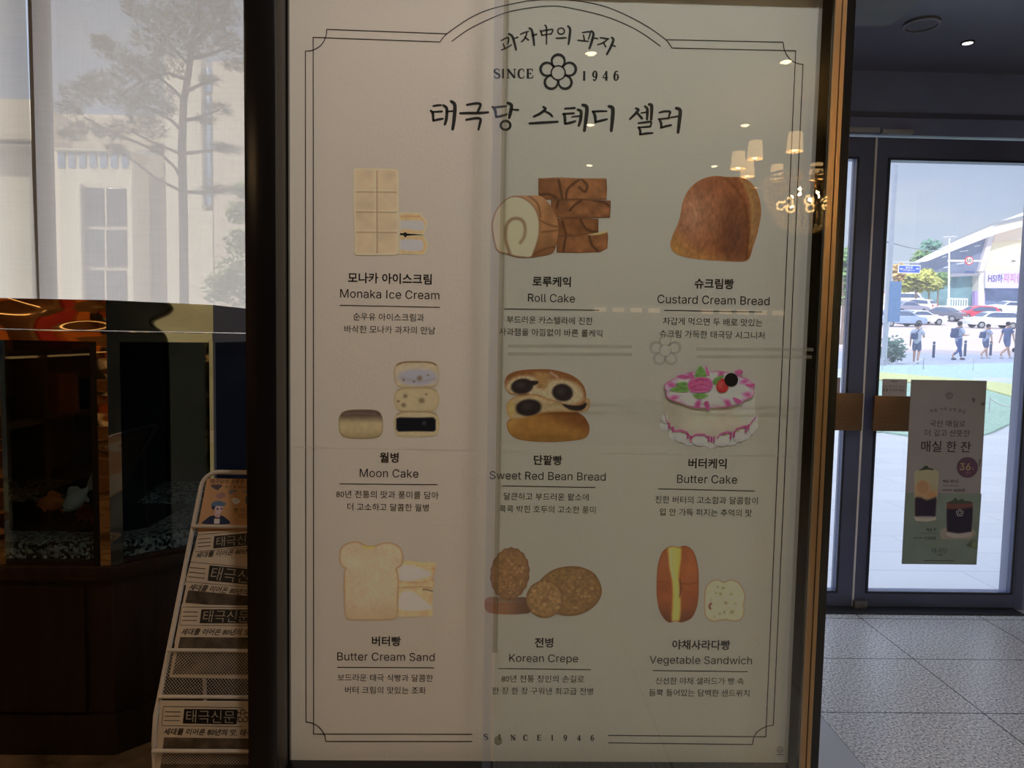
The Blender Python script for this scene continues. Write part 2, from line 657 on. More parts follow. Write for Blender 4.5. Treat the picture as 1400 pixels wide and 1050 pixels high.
def segdist(px, py, pts, closed):
    pts = np.asarray(pts, float)
    best = np.full(px.shape, 1e9)
    par = np.zeros(px.shape)
    n = len(pts)
    for i in range(n if closed else n - 1):
        a, b = pts[i][:2], pts[(i + 1) % n][:2]
        d = b - a
        L = max(1e-9, d @ d)
        t = np.clip(((px - a[0]) * d[0] + (py - a[1]) * d[1]) / L, 0, 1)
        q = np.hypot(px - a[0] - t * d[0], py - a[1] - t * d[1])
        m = q < best
        best[m] = q[m]
        par[m] = (i + t[m]) / max(1, n - 1)
    return best, par

def vnoise(x, y, seed):
    rs = np.random.RandomState(seed)
    T = rs.rand(64, 64)
    xi, yi = np.floor(x).astype(int), np.floor(y).astype(int)
    fx, fy = x - xi, y - yi
    fx, fy = fx * fx * (3 - 2 * fx), fy * fy * (3 - 2 * fy)
    g = lambda a, b: T[a % 64, b % 64]
    return (g(xi, yi) * (1 - fx) + g(xi + 1, yi) * fx) * (1 - fy) + (g(xi, yi + 1) * (1 - fx) + g(xi + 1, yi + 1) * fx) * fy

class Ink:
    """colour of one printed patch at its sample points (x, y in picture pixels)"""
    def __init__(s, x, y, col, outline):
        s.x, s.y, s.out = x, y, outline
        s.c = np.tile(np.array(col, float), (len(x), 1))
    def mix(s, col, k):
        s.c += (np.array(col, float) - s.c) * k[:, None]
        return s
    def edge(s, col, w, k=1.0):
        d, _ = segdist(s.x, s.y, s.out, True)
        return s.mix(col, k * np.exp(-(d / w) ** 2))
    def grad(s, col, a, b, k=1.0):
        a, b = np.array(a, float), np.array(b, float)
        d = b - a
        t = np.clip(((s.x - a[0]) * d[0] + (s.y - a[1]) * d[1]) / (d @ d), 0, 1)
        return s.mix(col, k * t * t * (3 - 2 * t))
    def blob(s, cx, cy, rx, ry, col, soft=.3, k=1.0, rot=0):
        ca, sa = math.cos(rot), math.sin(rot)
        dx, dy = s.x - cx, s.y - cy
        q = np.hypot((dx * ca + dy * sa) / rx, (-dx * sa + dy * ca) / ry)
        return s.mix(col, k * np.clip((1 + soft - q) / (2 * soft), 0, 1))
    def line(s, pts, w, col, soft=.8, k=1.0, smooth=True):
        P = spline(pts) if smooth else pts
        d, _ = segdist(s.x, s.y, P, False)
        return s.mix(col, k * np.clip((w / 2 + soft - d) / (2 * soft), 0, 1))
    def patch(s, pts, col, soft=.8, k=1.0, smooth=True):
        P = spline(pts, True) if smooth else pts
        d, _ = segdist(s.x, s.y, P, True)
        sd = np.where(inside(s.x, s.y, P), -d, d)
        return s.mix(col, k * np.clip((soft - sd) / (2 * soft), 0, 1))
    def noise(s, scale, amt, seed=1, sy=None):
        n = vnoise(s.x / scale + 50, s.y / (sy or scale) + 50, seed) + .5 * vnoise(s.x / scale * 2.1 + 9, s.y / (sy or scale) * 2.1 + 9, seed + 1)
        s.c *= (1 + amt * (n / .75 - 1))[:, None]
        return s

class Pic:
    def __init__(s, pl, ref, white=.60, dz=.0010):
        s.pl, s.white, s.dz = pl, white, dz
        s.ref = np.array(lin(ref))
        s.v, s.f, s.c = [], [], []
        s.k = 0
    def patch(s, pts, col, paint=None, smooth=True, step=1.3, k=5):
        P = np.array(spline(pts, True, k) if smooth else pts)[:, :2]
        # resample straight outlines so that the rim can carry colour
        Q = []
        for i in range(len(P)):
            a, b = P[i], P[(i + 1) % len(P)]
            m = max(1, int(np.hypot(*(b - a)) / (step * 1.6)))
            Q += [a + (b - a) * j / m for j in range(m)]
        P = np.array(Q)
        lo, hi = P.min(0), P.max(0)
        gx, gy = np.meshgrid(np.arange(lo[0] + step * .5, hi[0], step), np.arange(lo[1] + step * .5, hi[1], step))
        gx, gy = gx.ravel(), gy.ravel()
        ok = inside(gx, gy, P)
        gx, gy = gx[ok], gy[ok]
        d, _ = segdist(gx, gy, P, True)
        gx, gy = gx[d > step * .45], gy[d > step * .45]
        n = len(P)
        pts2 = [V((float(a), float(b))) for a, b in P] + [V((float(a), float(b))) for a, b in zip(gx, gy)]
        r = geometry.delaunay_2d_cdt(pts2, [], [list(range(n))], 1, 1e-5)
        X = np.array([p[0] for p in r[0]])
        Y = np.array([p[1] for p in r[0]])
        ink = Ink(X, Y, col, P)
        if paint: paint(ink)
        b = len(s.v)
        dz = s.dz + .00012 * s.k
        s.k += 1
        s.v += [s.pl.at(float(x), float(y), dz) for x, y in zip(X, Y)]
        s.f += [tuple(b + i for i in f) for f in r[2]]
        s.c.append(ink.c)
        return s
    def make(s, name, parent, material=None):
        c = np.clip(np.concatenate(s.c), 0, 255) / 255
        l = np.where(c <= .04045, c / 12.92, ((c + .055) / 1.055) ** 2.4)
        l = np.clip(l / s.ref * s.white, 0, .95)
        org = ORG[parent.name]
        me = bpy.data.meshes.new(name)
        me.from_pydata([p - org for p in s.v], [], s.f)
        at = me.attributes.new('ink', 'FLOAT_COLOR', 'POINT')
        at.data.foreach_set('color', np.concatenate([l, np.ones((len(l), 1))], 1).ravel())
        me.materials.append(material or PRINT)
        o = bpy.data.objects.new(name, me)
        COL.objects.link(o)
        o.parent = parent
        ORG[o.name] = org
        return o

# strengths of the room's own lamps
DL_EMIT, WASH_EMIT = 24, 950
SHADE_EMIT, BULB_EMIT = 4.0, 40
STRIP_EMIT, RAIL_EMIT = 1.5, 1.6

# ------------------------------------------------------------------ key planes
WID = 1.02                                             # width of the printed inner border in metres
YP = WID * V((-.43517, .76761, 1.55704)).dot(r3)       # the poster hangs here
POSTER = Pl((0, YP, 0), (0, -1, 0))
YD = 3.75                                              # inner face of the glass doors
DOORPL = Pl((0, YD, 0), (0, -1, 0))
CEIL, SOFF = 3.30, 2.86

# ------------------------------------------------------------------ setting: floor, walls, ceiling
def tile_floor_mat():
    m, t, out = node_mat('granite_tiles')
    b = t.nodes.new('ShaderNodeBsdfPrincipled')
    g = t.nodes.new('ShaderNodeNewGeometry')
    sx = t.nodes.new('ShaderNodeSeparateXYZ')
    t.links.new(g.outputs['Position'], sx.inputs[0])
    j = atZ(1249, 901, 0)
    def joint(sock, off, size, gw):
        a = t.nodes.new('ShaderNodeMath'); a.operation = 'SUBTRACT'; a.inputs[1].default_value = off - 40 * size
        d = t.nodes.new('ShaderNodeMath'); d.operation = 'DIVIDE'; d.inputs[1].default_value = size
        f = t.nodes.new('ShaderNodeMath'); f.operation = 'FRACT'
        s = t.nodes.new('ShaderNodeMath'); s.operation = 'SUBTRACT'; s.inputs[1].default_value = .5
        ab = t.nodes.new('ShaderNodeMath'); ab.operation = 'ABSOLUTE'
        gt = t.nodes.new('ShaderNodeMath'); gt.operation = 'GREATER_THAN'; gt.inputs[1].default_value = .5 - gw / size / 2
        t.links.new(sock, a.inputs[0]); t.links.new(a.outputs[0], d.inputs[0]); t.links.new(d.outputs[0], f.inputs[0])
        t.links.new(f.outputs[0], s.inputs[0]); t.links.new(s.outputs[0], ab.inputs[0]); t.links.new(ab.outputs[0], gt.inputs[0])
        return gt.outputs[0], d.outputs[0]
    jx, cx = joint(sx.outputs['X'], j.x, TILE_X, .006)
    jy, cy = joint(sx.outputs['Y'], j.y, TILE_Y, .006)
    mx = t.nodes.new('ShaderNodeMath'); mx.operation = 'MAXIMUM'
    t.links.new(jx, mx.inputs[0]); t.links.new(jy, mx.inputs[1])
    n = t.nodes.new('ShaderNodeTexNoise'); n.inputs['Scale'].default_value = 105; n.inputs['Detail'].default_value = 3
    t.links.new(g.outputs['Position'], n.inputs['Vector'])
    r = t.nodes.new('ShaderNodeValToRGB')
    r.color_ramp.elements[0].position = .34; r.color_ramp.elements[0].color = lin((124, 124, 130)) + (1,)
    r.color_ramp.elements[1].position = .66; r.color_ramp.elements[1].color = lin((255, 255, 255)) + (1,)
    q = r.color_ramp.elements.new(.5); q.color = lin((214, 213, 216)) + (1,)
    t.links.new(n.outputs['Fac'], r.inputs['Fac'])
    n2 = t.nodes.new('ShaderNodeTexNoise'); n2.inputs['Scale'].default_value = 2.5
    t.links.new(g.outputs['Position'], n2.inputs['Vector'])
    mixj = t.nodes.new('ShaderNodeMix'); mixj.data_type = 'RGBA'
    t.links.new(mx.outputs[0], mixj.inputs[0]); t.links.new(r.outputs['Color'], mixj.inputs[6])
    mixj.inputs[7].default_value = lin((30, 30, 33)) + (1,)
    t.links.new(mixj.outputs[2], b.inputs['Base Color'])
    mr = t.nodes.new('ShaderNodeMapRange'); mr.inputs['To Min'].default_value = .24; mr.inputs['To Max'].default_value = .38
    t.links.new(n2.outputs['Fac'], mr.inputs['Value']); t.links.new(mr.outputs['Result'], b.inputs['Roughness'])
    bp = t.nodes.new('ShaderNodeBump'); bp.inputs['Strength'].default_value = .25; bp.inputs['Distance'].default_value = .002
    t.links.new(n.outputs['Fac'], bp.inputs['Height']); t.links.new(bp.outputs['Normal'], b.inputs['Normal'])
    b.inputs['Specular IOR Level'].default_value = .8
    t.links.new(b.outputs[0], out.inputs['Surface'])
    return m

TILE_X = atZ(1345.6, 975, 0).x - atZ(1119, 974, 0).x
TILE_Y = atZ(1249, 901, 0).y - atZ(1300, 975, 0).y
XS = atZ(1119, 975, 0).x                               # edge of the pale threshold strip
m_floor = tile_floor_mat()
struct('floor', MB().box(-.55, 4.0, -6.6, 3.98, -.12, 0), m_floor)
struct('floor_marble', MB().box(-3.7, -.55, -6.6, 3.98, -.12, 0), mat('brown_marble', (116, 92, 66), rough=.25, var=.45, vscale=9, bump=.0))
struct('trim_1', MB().box(XS - .30, XS - .003, .4, 2.9, 0, .003), mat('pale_stone', (196, 200, 208), rough=.32, var=.05, vscale=4))
m_wall = mat('shop_wall', (120, 108, 92), rough=.7, var=.06)
m_dark = mat('dark_panel', (124, 136, 178), rough=.34, var=.12, vscale=2.0)
m_ceil = mat('ceiling_paint', (150, 140, 124), rough=.8)
struct('ceiling', MB().box(-3.7, 4.0, -6.6, 3.9, CEIL, CEIL + .15), m_ceil)
struct('wall_back', MB().box(-3.7, 4.0, -6.75, -6.6, 0, CEIL), mat('back_wall_brown', (92, 66, 44), rough=.6, var=.15))
struct('wall_left', MB().box(-3.85, -3.7, -6.6, 3.98, 0, CEIL), m_wall)
mbr = MB().box(4.0, 4.15, -6.6, 3.98, 0, CEIL)
struct('wall_right', mbr, mat('pale_green_wall', (216, 226, 202), rough=.6, var=.04))
struct('trim_2', MB().box(3.9, 4.0, -1.5, -.85, 0, CEIL).box(3.9, 4.0, .9, 1.5, 0, CEIL), mat('dark_column', (26, 22, 20), rough=.4))
# front wall: the window opening, the pier behind the display case, the door opening
DL, DR, DM = 1.04, 2.86, atY(1181, 525, YD).x
DTOP = atY(1290, 190, YD).z
wall_front = MB()
wall_front.box(-3.7, -.95, YD, YD + .18, 0, .80)
wall_front.box(-.95, DL - .05, YD, YD + .18, 0, CEIL)
wall_front.box(DR + .05, 4.0, YD, YD + .18, 0, SOFF)
struct('wall_front', wall_front, m_dark)
# unseen upper wall, built tall and wide to shade plaza and sidewalk
m_stone = mat('facade_stone', (190, 182, 168), rough=.8, var=.08, vscale=3)
struct('wall_upper_shade', MB().box(-14, -4, YD + .02, YD + .6, CEIL + .15, 9.5).box(-4, 46, YD + .02, YD + .6, CEIL + .15, 27), m_stone, weld=False)
struct('wall_side', MB().box(-14, -3.9, YD + .02, YD + .6, -.1, CEIL + .15).box(4.2, 46, YD + .02, YD + .6, -.1, CEIL + .15), m_stone)
struct('roof', MB().box(-14, 14, -7.5, YD + .6, 9.5, 9.7), m_stone)
# entrance soffit and the header above the doors
soff = MB().box(1.20, 4.0, .9, YD, SOFF, CEIL)
struct('ceiling_soffit', soff, mat('dark_soffit', (110, 110, 122), rough=.35, var=.10, vscale=1.5))
gx, gy = atZ(1215, 36, SOFF - .02).x, atZ(1215, 36, SOFF - .02).y
struct('ceiling_panel', MB().box(1.20, gx, 1.75, gy, SOFF - .02, SOFF), mat('grey_ceiling_panel', (120, 122, 120), rough=.6))
struct('wall_header', MB().box(DL - .05, DR + .05, YD - .01, YD + .18, DTOP + .012, CEIL), m_dark)
struct('trim_3', MB().box(DL - .05, DR + .05, YD - .018, YD - .008, DTOP + .10, DTOP + .125), mat('header_trim', (84, 88, 110), rough=.3))

# ------------------------------------------------------------------ window with roller blinds
m_frame = mat('window_frame_paint', (178, 170, 158), rough=.6)
win = struct('window_1', MB().box(-3.7, -.95, YD + .02, YD + .16, .80, .86).box(-3.7, -.95, YD + .02, YD + .16, CEIL - .04, CEIL)
             .box(-3.7, -3.62, YD + .02, YD + .16, .86, CEIL - .04).box(-1.0, -.95, YD + .02, YD + .16, .86, CEIL - .04), m_frame)
mxl, mxr = atY(46, 250, YD + .03).x, atY(72, 250, YD + .03).x
obj('mullion', MB().box(mxl, mxr, YD + .02, YD + .05, .86, CEIL - .04), m_frame, win)
m_wglass = glass_mat('window_glass', (.95, .97, .97), ior=1.45, veil=.02)
obj('glass_pane', MB().box(-3.62, mxl, YD + .09, YD + .096, .86, CEIL - .04), m_wglass, win)
obj('glass_pane', MB().box(mxr, -1.0, YD + .09, YD + .096, .86, CEIL - .04), m_wglass, win)

def blind_mat():
    """screen fabric: a woven sheet, part open, part thread"""
    m, t, out = node_mat('screen_fabric')
    g = t.nodes.new('ShaderNodeTexCoord')
    def wave(sc_, axis):
        mp_ = t.nodes.new('ShaderNodeMapping')
        mp_.inputs['Scale'].default_value = sc_
        n_ = t.nodes.new('ShaderNodeTexNoise')
        n_.inputs['Scale'].default_value = 1.0
        n_.inputs['Detail'].default_value = 3
        t.links.new(g.outputs['Object'], mp_.inputs['Vector'])
        t.links.new(mp_.outputs['Vector'], n_.inputs['Vector'])
        return n_.outputs['Fac']
    a = wave((170, 1, 4), 0)
    b2 = wave((4, 1, 170), 1)
    ad = t.nodes.new('ShaderNodeMath'); ad.operation = 'ADD'
    t.links.new(a, ad.inputs[0]); t.links.new(b2, ad.inputs[1])
    mr = t.nodes.new('ShaderNodeMapRange')
    mr.inputs['From Min'].default_value = .6; mr.inputs['From Max'].default_value = 1.4
    mr.inputs['To Min'].default_value = BLIND_OPEN - .05; mr.inputs['To Max'].default_value = BLIND_OPEN + .05
    t.links.new(ad.outputs[0], mr.inputs['Value'])
    tr = t.nodes.new('ShaderNodeBsdfTransparent')
    tr.inputs['Color'].default_value = (.99, .96, .91, 1)
    tl = t.nodes.new('ShaderNodeBsdfTranslucent'); tl.inputs['Color'].default_value = (.88, .76, .62, 1)
    df = t.nodes.new('ShaderNodeBsdfDiffuse'); df.inputs['Color'].default_value = (.80, .70, .58, 1)
    m1 = t.nodes.new('ShaderNodeMixShader'); m1.inputs['Fac'].default_value = .18
    t.links.new(tl.outputs[0], m1.inputs[1]); t.links.new(df.outputs[0], m1.inputs[2])
    m2 = t.nodes.new('ShaderNodeMixShader')
    t.links.new(mr.outputs['Result'], m2.inputs['Fac'])
    t.links.new(m1.outputs[0], m2.inputs[1]); t.links.new(tr.outputs[0], m2.inputs[2])
    t.links.new(m2.outputs[0], out.inputs['Surface'])
    return m
BLIND_OPEN = .24
m_blind = blind_mat()
m_hem = mat('blind_hem_rail', (60, 58, 56), rough=.4)
YB = YD - .09
def blind(label, tl, bl, tr_, br):
    """tl, bl, tr_, br: the four corners as (x, z) on the blind's plane"""
    lo = min(bl[1], br[1])
    t = thing('roller_blind', label, 'blind', ((bl[0] + br[0]) / 2, YB, lo))
    mb = MB().prism([(tl[0], YB, tl[1]), (bl[0], YB, bl[1]), (br[0], YB, br[1]), (tr_[0], YB, tr_[1])], (0, .0008, 0))
    obj('fabric', MB().quad((tl[0], YB, tl[1]), (bl[0], YB, bl[1]), (br[0], YB, br[1]), (tr_[0], YB, tr_[1])), m_blind, t)
    obj('hem_bar', MB().box(bl[0], br[0], YB - .008, YB + .008, lo - .03, lo), m_hem, t, bevel=.003)
    obj('roller_tube', MB().tube([(tl[0], YB, CEIL - .05), (tr_[0], YB, CEIL - .05)], .03, 14), m_hem, t)
    return t
ZT, ZB = CEIL - .06, .90
def linex(x0, y0, x1, y1, z):
    a, b = atY(x0, y0, YB), atY(x1, y1, YB)
    return a.x + (b.x - a.x) * (z - a.z) / (b.z - a.z)
blind('sheer beige roller blind at the window corner behind the fish tank, the narrower one', (-3.69, ZT), (-3.69, ZB), (linex(34.8, 0, 50.6, 405, ZT), ZT), (linex(34.8, 0, 50.6, 405, ZB), ZB))
blind('wide sheer beige roller blind beside the black sign frame with a pine tree showing through', (linex(43, 0, 54, 405, ZT), ZT), (linex(43, 0, 54, 405, ZB), ZB), (-.97, ZT), (-.97, ZB))

# ------------------------------------------------------------------ glass doors
m_door = mat('door_black_metal', (92, 100, 134), rough=.36, var=.1, vscale=3, metal=.0)
m_dglass = glass_mat('door_glass', (.96, .98, .985), ior=1.45, veil=.085, vcol=(.88, .93, 1.0))  # bluish veil in the pane stands in for outdoor haze
m_brass = mat('brushed_bronze', (134, 106, 84), rough=.42, metal=.85, var=.12, vscale=30, stretch=(1, 1, 12))
m_silver = mat('steel_fitting', (130, 130, 136), rough=.35, metal=.6)
def leaf(name, x0, x1, gx0, gx1, gz0, gz1, plate, lock):
    y0, y1 = YD, YD + .05
    d = struct(name, MB().box(x0, gx0, y0, y1, .012, DTOP).box(gx1, x1, y0, y1, .012, DTOP)
               .box(gx0, gx1, y0, y1, .012, gz0).box(gx0, gx1, y0, y1, gz1, DTOP), m_door, weld=False)
    bead = MB()
    w = .012
    bead.box(gx0 - w, gx0, y0 - .006, y0, gz0 - w, gz1 + w).box(gx1, gx1 + w, y0 - .006, y0, gz0 - w, gz1 + w)
    bead.box(gx0, gx1, y0 - .006, y0, gz0 - w, gz0).box(gx0, gx1, y0 - .006, y0, gz1, gz1 + w)
    obj('glazing_bead', bead, mat('glazing_bead_paint', (48, 52, 70), rough=.25), d, weld=False)
    obj('glass_pane', MB().box(gx0, gx1, YD + .022, YD + .030, gz0, gz1), m_dglass, d)
    for (a, b, c, e_) in plate:
        p = obj('pull_plate', MB().box(a, b, YD - .062, YD - .040, c, e_), m_brass, d, bevel=.003, label='brushed bronze pull plate')
        obj('standoff', MB().tube([(a + (b - a) * .5, YD - .04, (c + e_) / 2), (a + (b - a) * .5, YD, (c + e_) / 2)], .016, 12), m_brass, p)
    if lock:
        k = obj('lock_case', MB().box(lock[0], lock[1], YD - .03, YD, lock[2], lock[3]), m_silver, d, bevel=.004, label='steel bottom lock')
        obj('lock_cylinder', MB().tube([((lock[0] + 2 * lock[1]) / 3, YD - .036, (lock[2] + lock[3]) / 2), ((lock[0] + 2 * lock[1]) / 3, YD - .03, (lock[2] + lock[3]) / 2)], .008, 12), m_silver, k)
    return d
gl0 = atY(1217, 222, YD); gl1 = atY(1186, 806, YD)
gx0 = (gl0.x + gl1.x) / 2
gx1 = atY(1391, 650, YD).x
gz0 = atY(1285, 809, YD).z; gz1 = atY(1300, 221, YD).z
lx1 = atY(1156, 525, YD).x
pa, pb = atY(1196, 541, YD - .06), atY(1242, 590, YD - .06)
qa, qb = atY(1133, 537, YD - .06), atY(1178, 589, YD - .06)
k0, k1 = atY(1169, 822, YD - .03), atY(1186, 833, YD - .03)
leaf('door_1', DL, DM - .006, DL + .09, lx1, gz0, gz1, [(qa.x, qb.x, qb.z, qa.z)], None)
leaf('door_2', DM + .006, DR, gx0, gx1, gz0, gz1, [(pa.x, pb.x, pb.z, pa.z)], (k0.x, k1.x, k1.z, k0.z))
obj('gap_light_strip', MB().box(DM - .005, DM + .005, YD - .004, YD + .04, .012, DTOP), mat('gap_light_white', (244, 244, 250), rough=.5), bpy.data.objects['door_1'])  # near-white colour paints the light leaking between the leaves
struct('trim_4', MB().box(DL - .05, DL - .002, YD, YD + .12, 0, DTOP + .012).box(DR + .002, DR + .05, YD, YD + .12, 0, DTOP + .012), m_door, weld=False)
struct('trim_5', MB().box(DL, DR, YD - .085, YD + .15, 0, .010), mat('threshold_metal', (70, 72, 80), rough=.3, metal=.6))
for i, (x0, x1, y0, y1, lab) in enumerate(((1159, 1201, 174, 182, 'grey metal pivot cover above the meeting edge of the part-hidden door leaf'), (1205, 1247, 177, 184, 'grey metal pivot cover above the door leaf that carries the drink poster'))):
    a, b = atY(x0, y0, YD - .02), atY(x1, y1, YD - .02)
    o = obj('pivot_cover', MB().box(a.x, b.x, YD - .035, YD - .010, b.z, a.z), mat('pivot_grey', (168, 170, 182), rough=.4, metal=.3), bevel=.003)
    tag(o, lab, 'door hardware', 'pivot covers over the doors')
# ceiling fittings in the entrance
p = atZ(1260, 32, SOFF)
t = thing('ceiling_speaker', 'round grey flush fitting in the dark entrance ceiling', 'speaker', p - V((0, 0, .012)))
obj('rim', MB().lathe(p, [(.075, 0), (.075, -.01), (.066, -.012), (.066, 0)], 28), mat('speaker_grey', (120, 120, 124), rough=.5), t)
obj('grille', MB().lathe(p, [(0, -.006), (.066, -.006), (.066, 0)], 28), mat('speaker_grille', (96, 96, 100), rough=.6, var=.3, vscale=300), t)
p = atZ(1323, 58, SOFF)
t = thing('recessed_spotlight', 'small lit recessed spotlight in the dark entrance ceiling', 'ceiling light', p - V((0, 0, .006)))
obj('trim_ring', MB().lathe(p, [(.030, 0), (.030, -.005), (.022, -.006), (.022, 0)], 24), mat('spot_ring', (40, 40, 44), rough=.4), t)
obj('lens', MB().lathe(p, [(0, -.003), (.022, -.003)], 24), mat('spot_lens', (255, 250, 240), emit=6), t)
l = bpy.data.lights.new('spot_beam', 'SPOT'); l.energy = 4; l.spot_size = 1.0; l.color = (1, .93, .85); l.shadow_soft_size = .02
lo_ = bpy.data.objects.new('spot_beam', l); COL.objects.link(lo_); lo_.parent = t; lo_.location = (0, 0, -.01)

# ------------------------------------------------------------------ display case with the poster and its sliding glass
PX0, PX1 = POSTER.at(397, 525).x, POSTER.at(1100, 540).x
PZ0 = POSTER.at(700, 1040.5).z
PZ1 = POSTER.at(760, -34).z
case = thing('display_case', 'tall black-framed display case with bronze edge and a sliding glass pane over the menu poster', 'display case', ((PX0 + PX1) / 2, YP, 0))
m_black = mat('black_gloss_frame', (17, 16, 18), rough=.22, var=.1, vscale=4)
m_bev = mat('frame_bevel', (58, 54, 50), rough=.3, var=.1)
m_bronze = mat('bronze_edge', (176, 146, 112), rough=.36, metal=.9, var=.12, vscale=20, stretch=(1, 1, .05))
YF = YP - .055                                                     # front face of the frame
FX0 = atY(337, 525, YF).x
FX1 = atY(1116, 525, YF).x
FZ0 = .0
side = MB()
bx0, bx1 = atY(378, 525, YF).x, PX0
obj('side_frame', MB().box(FX0, bx0, YF, YP + .12, FZ0, PZ1 + .10), m_black, case, bevel=.004)
obj('side_frame', MB().prism([(PX1 + .002, YP - .012, FZ0), (PX1 + .002, YP + .12, FZ0), (FX1, YP + .12, FZ0), (FX1, YF, FZ0), (PX1 + .045, YF, FZ0)], (0, 0, PZ1 + .10)), m_black, case, bevel=.002)
obj('inner_bevel', MB().prism([(bx0, YF + .004, PZ0), (bx0, YP, PZ0), (bx0 + (bx1 - bx0) * .72, YP, PZ0), (bx0 + (bx1 - bx0) * .62, YF + .022, PZ0)], (0, 0, PZ1 - PZ0)), m_bev, case, label='grey bevelled inner edge of the frame')
obj('inner_lip', MB().box(bx0 + (bx1 - bx0) * .62, PX0, YP - .012, YP, PZ0, PZ1), m_black, case)
obj('bottom_rail', MB().box(bx0, FX1 - .002, YF + .002, YP + .12, FZ0, PZ0), m_black, case, bevel=.003)
obj('top_rail', MB().box(bx0, FX1 - .002, YF + .002, YP + .12, PZ1, PZ1 + .10), m_black, case, bevel=.003)
obj('back_board', MB().box(FX0 + .01, FX1, YP + .004, YP + .115, PZ0 - .02, PZ1 + .02), m_black, case)
bz = MB()
e0 = atY(1132, 525, YF).x
for a, b, d in ((FX1 + .001, FX1 + (e0 - FX1) * .30, 0), (FX1 + (e0 - FX1) * .34, FX1 + (e0 - FX1) * .62, .003), (FX1 + (e0 - FX1) * .66, e0, 0)):
    bz.box(a, b, YF - .004 + d, YP + .12, FZ0, PZ1 + .10)
bz.box(FX1, e0 - .001, YF + .006, YP + .12, FZ0, PZ1 + .10)
obj('bronze_edge', bz, m_bronze, case, weld=False, label='ribbed bronze edge strip')
obj('bronze_edge', MB().box(FX0 - .008, FX0, YF + .02, YP + .12, FZ0, PZ1 + .10), mat('dark_bronze_edge', (70, 52, 38), rough=.4, metal=.7), case)
# sliding pane over one half
YG = YF - .012
GX0 = atY(687, 300, YG).x
GX1 = FX1 - .002
GZ0, GZ1 = PZ0 - .01, PZ1 + .06
m_pane = glass_mat('case_glass', (.955, .985, .988), ior=1.5)
pane = obj('glass_pane', MB().box(GX0, GX1, YG - .006, YG, GZ0, GZ1), m_pane, case, label='greenish sliding glass pane')
ez = atY(683, 890, YG).z
obj('edge_profile', MB().box(GX0 - .0055, GX0 + .0055, YG - .009, YG + .004, ez, GZ1), blend_mat('edge_profile_plastic', (120, 112, 92), .20, tcol=(.97, .97, .95)), pane, bevel=.001, label='olive glass edge profile')
obj('edge_seal', MB().box(GX0 - .024, GX0 - .006, YG - .002, YG + .001, GZ0, GZ1), blend_mat('clear_seal', (150, 165, 205), .12), pane, label='clear plastic edge seal')
FILM = Pl((0, YG - .006, 0), (0, -1, 0))
m_film = blend_mat('frosted_film', (150, 150, 138), .42)
fm = MB()
for (xa, ya, xb, yb) in ((694, 471.5, 864, 475.5), (694, 482.3, 864, 486.3), (952, 475.6, 1112, 479.6), (952, 486, 1110, 490)):
    stroke(fm, FILM, [(xa, (ya + yb) / 2 - .3), (xb, (ya + yb) / 2 + .3)], 4.6, .0004, cap=False)
flower(fm, FILM, 909.5, 479.5, 21, .0004, k=1.25)
obj('frosted_logo', fm, m_film, pane, weld=False, label='frosted double line with a flower logo')
# small round clip at the foot of the pane
c0 = atY(681, 1011.5, YG - .006)
obj('pane_clip', MB().tube([c0, c0 - V((0, .006, 0))], .0085, 16), blend_mat('clip_plastic', (120, 118, 100), .5), pane)

# ------------------------------------------------------------------ the poster itself
def poster_mat():
    m = mat('poster_paper', (230, 226, 218), rough=.6, var=.012, vscale=3, bump=.05, bscale=150, spec=.3)
    return m
poster = thing('menu_poster', 'cream bakery menu poster with nine labelled pastries in the black display case', 'poster', ((PX0 + PX1) / 2, YP, PZ0))
obj('sheet', MB().box(PX0, PX1, YP - .0006, YP + .002, PZ0, PZ1), poster_mat(), poster)
DZ = .0011
seam = MB()
stroke(seam, POSTER, [(400, 610.5), (690, 616.5), (1093, 623.5)], .7, DZ, cap=False)
obj('sheet_seam', seam, mat('seam_paper', (240, 236, 230), rough=.5), poster)
# double line border
def arc(cx, cy, r, a0, a1, n=10):
    return [(cx + r * math.cos(math.radians(a0 + (a1 - a0) * i / n)), cy + r * math.sin(math.radians(a0 + (a1 - a0) * i / n))) for i in range(n + 1)]
bd = MB()
LW = 1.25
tl_arc = [(446.8, 40.4), (446.2, 48), (443, 56.5), (438, 63), (430, 68), (424, 69.8), (417.7, 70.2)]
bl_arc = [(418.5, 987), (426, 988), (434, 992), (440, 998), (444, 1005), (445.7, 1013.3)]
br_arc = [(1028.5, 1017.6), (1030, 1009), (1034, 1001.5), (1041, 996), (1049, 992.5), (1057, 991)]
tr_arc = [(1097.6, 88.4), (1090, 87), (1082, 83), (1076, 76), (1072, 68), (1070.3, 58)]
outer_arch = [(601.8, 57.6), (611, 46.5), (640, 26), (690, 7.7), (730, .6), (768, -1.4), (799, 1.2 + 0), (857, 19), (884, 33), (910, 54.5), (918.6, 66)]
outer_arch = [(601.8, 57.6), (611, 46.5), (640, 26.5), (664, 15), (690.5, 7.7), (725, 1.2), (760, -.6), (795, 2.2), (828, 9.5), (857, 21.5), (885, 36.5), (910, 54.5), (918.6, 66)]
inner_arch = [(617.5, 57), (636, 43.5), (657, 32), (690.5, 18), (725, 11), (760, 8.6), (798.6, 15.2), (830, 23.5), (857, 34.5), (880, 47), (903, 63.5)]
stroke(bd, POSTER, [(610.8, 46.5), (446.8, 40.4)], LW, DZ, smooth=False, cap=False)
stroke(bd, POSTER, tl_arc, LW, DZ, cap=False)
stroke(bd, POSTER, [(417.7, 69.8), (418.0, 525), (418.5, 987.4)], LW, DZ, smooth=False, cap=False)
stroke(bd, POSTER, bl_arc, LW, DZ, cap=False)
stroke(bd, POSTER, [(445.5, 1013.3), (645.7, 1013.4)], LW, DZ, smooth=False, cap=False)
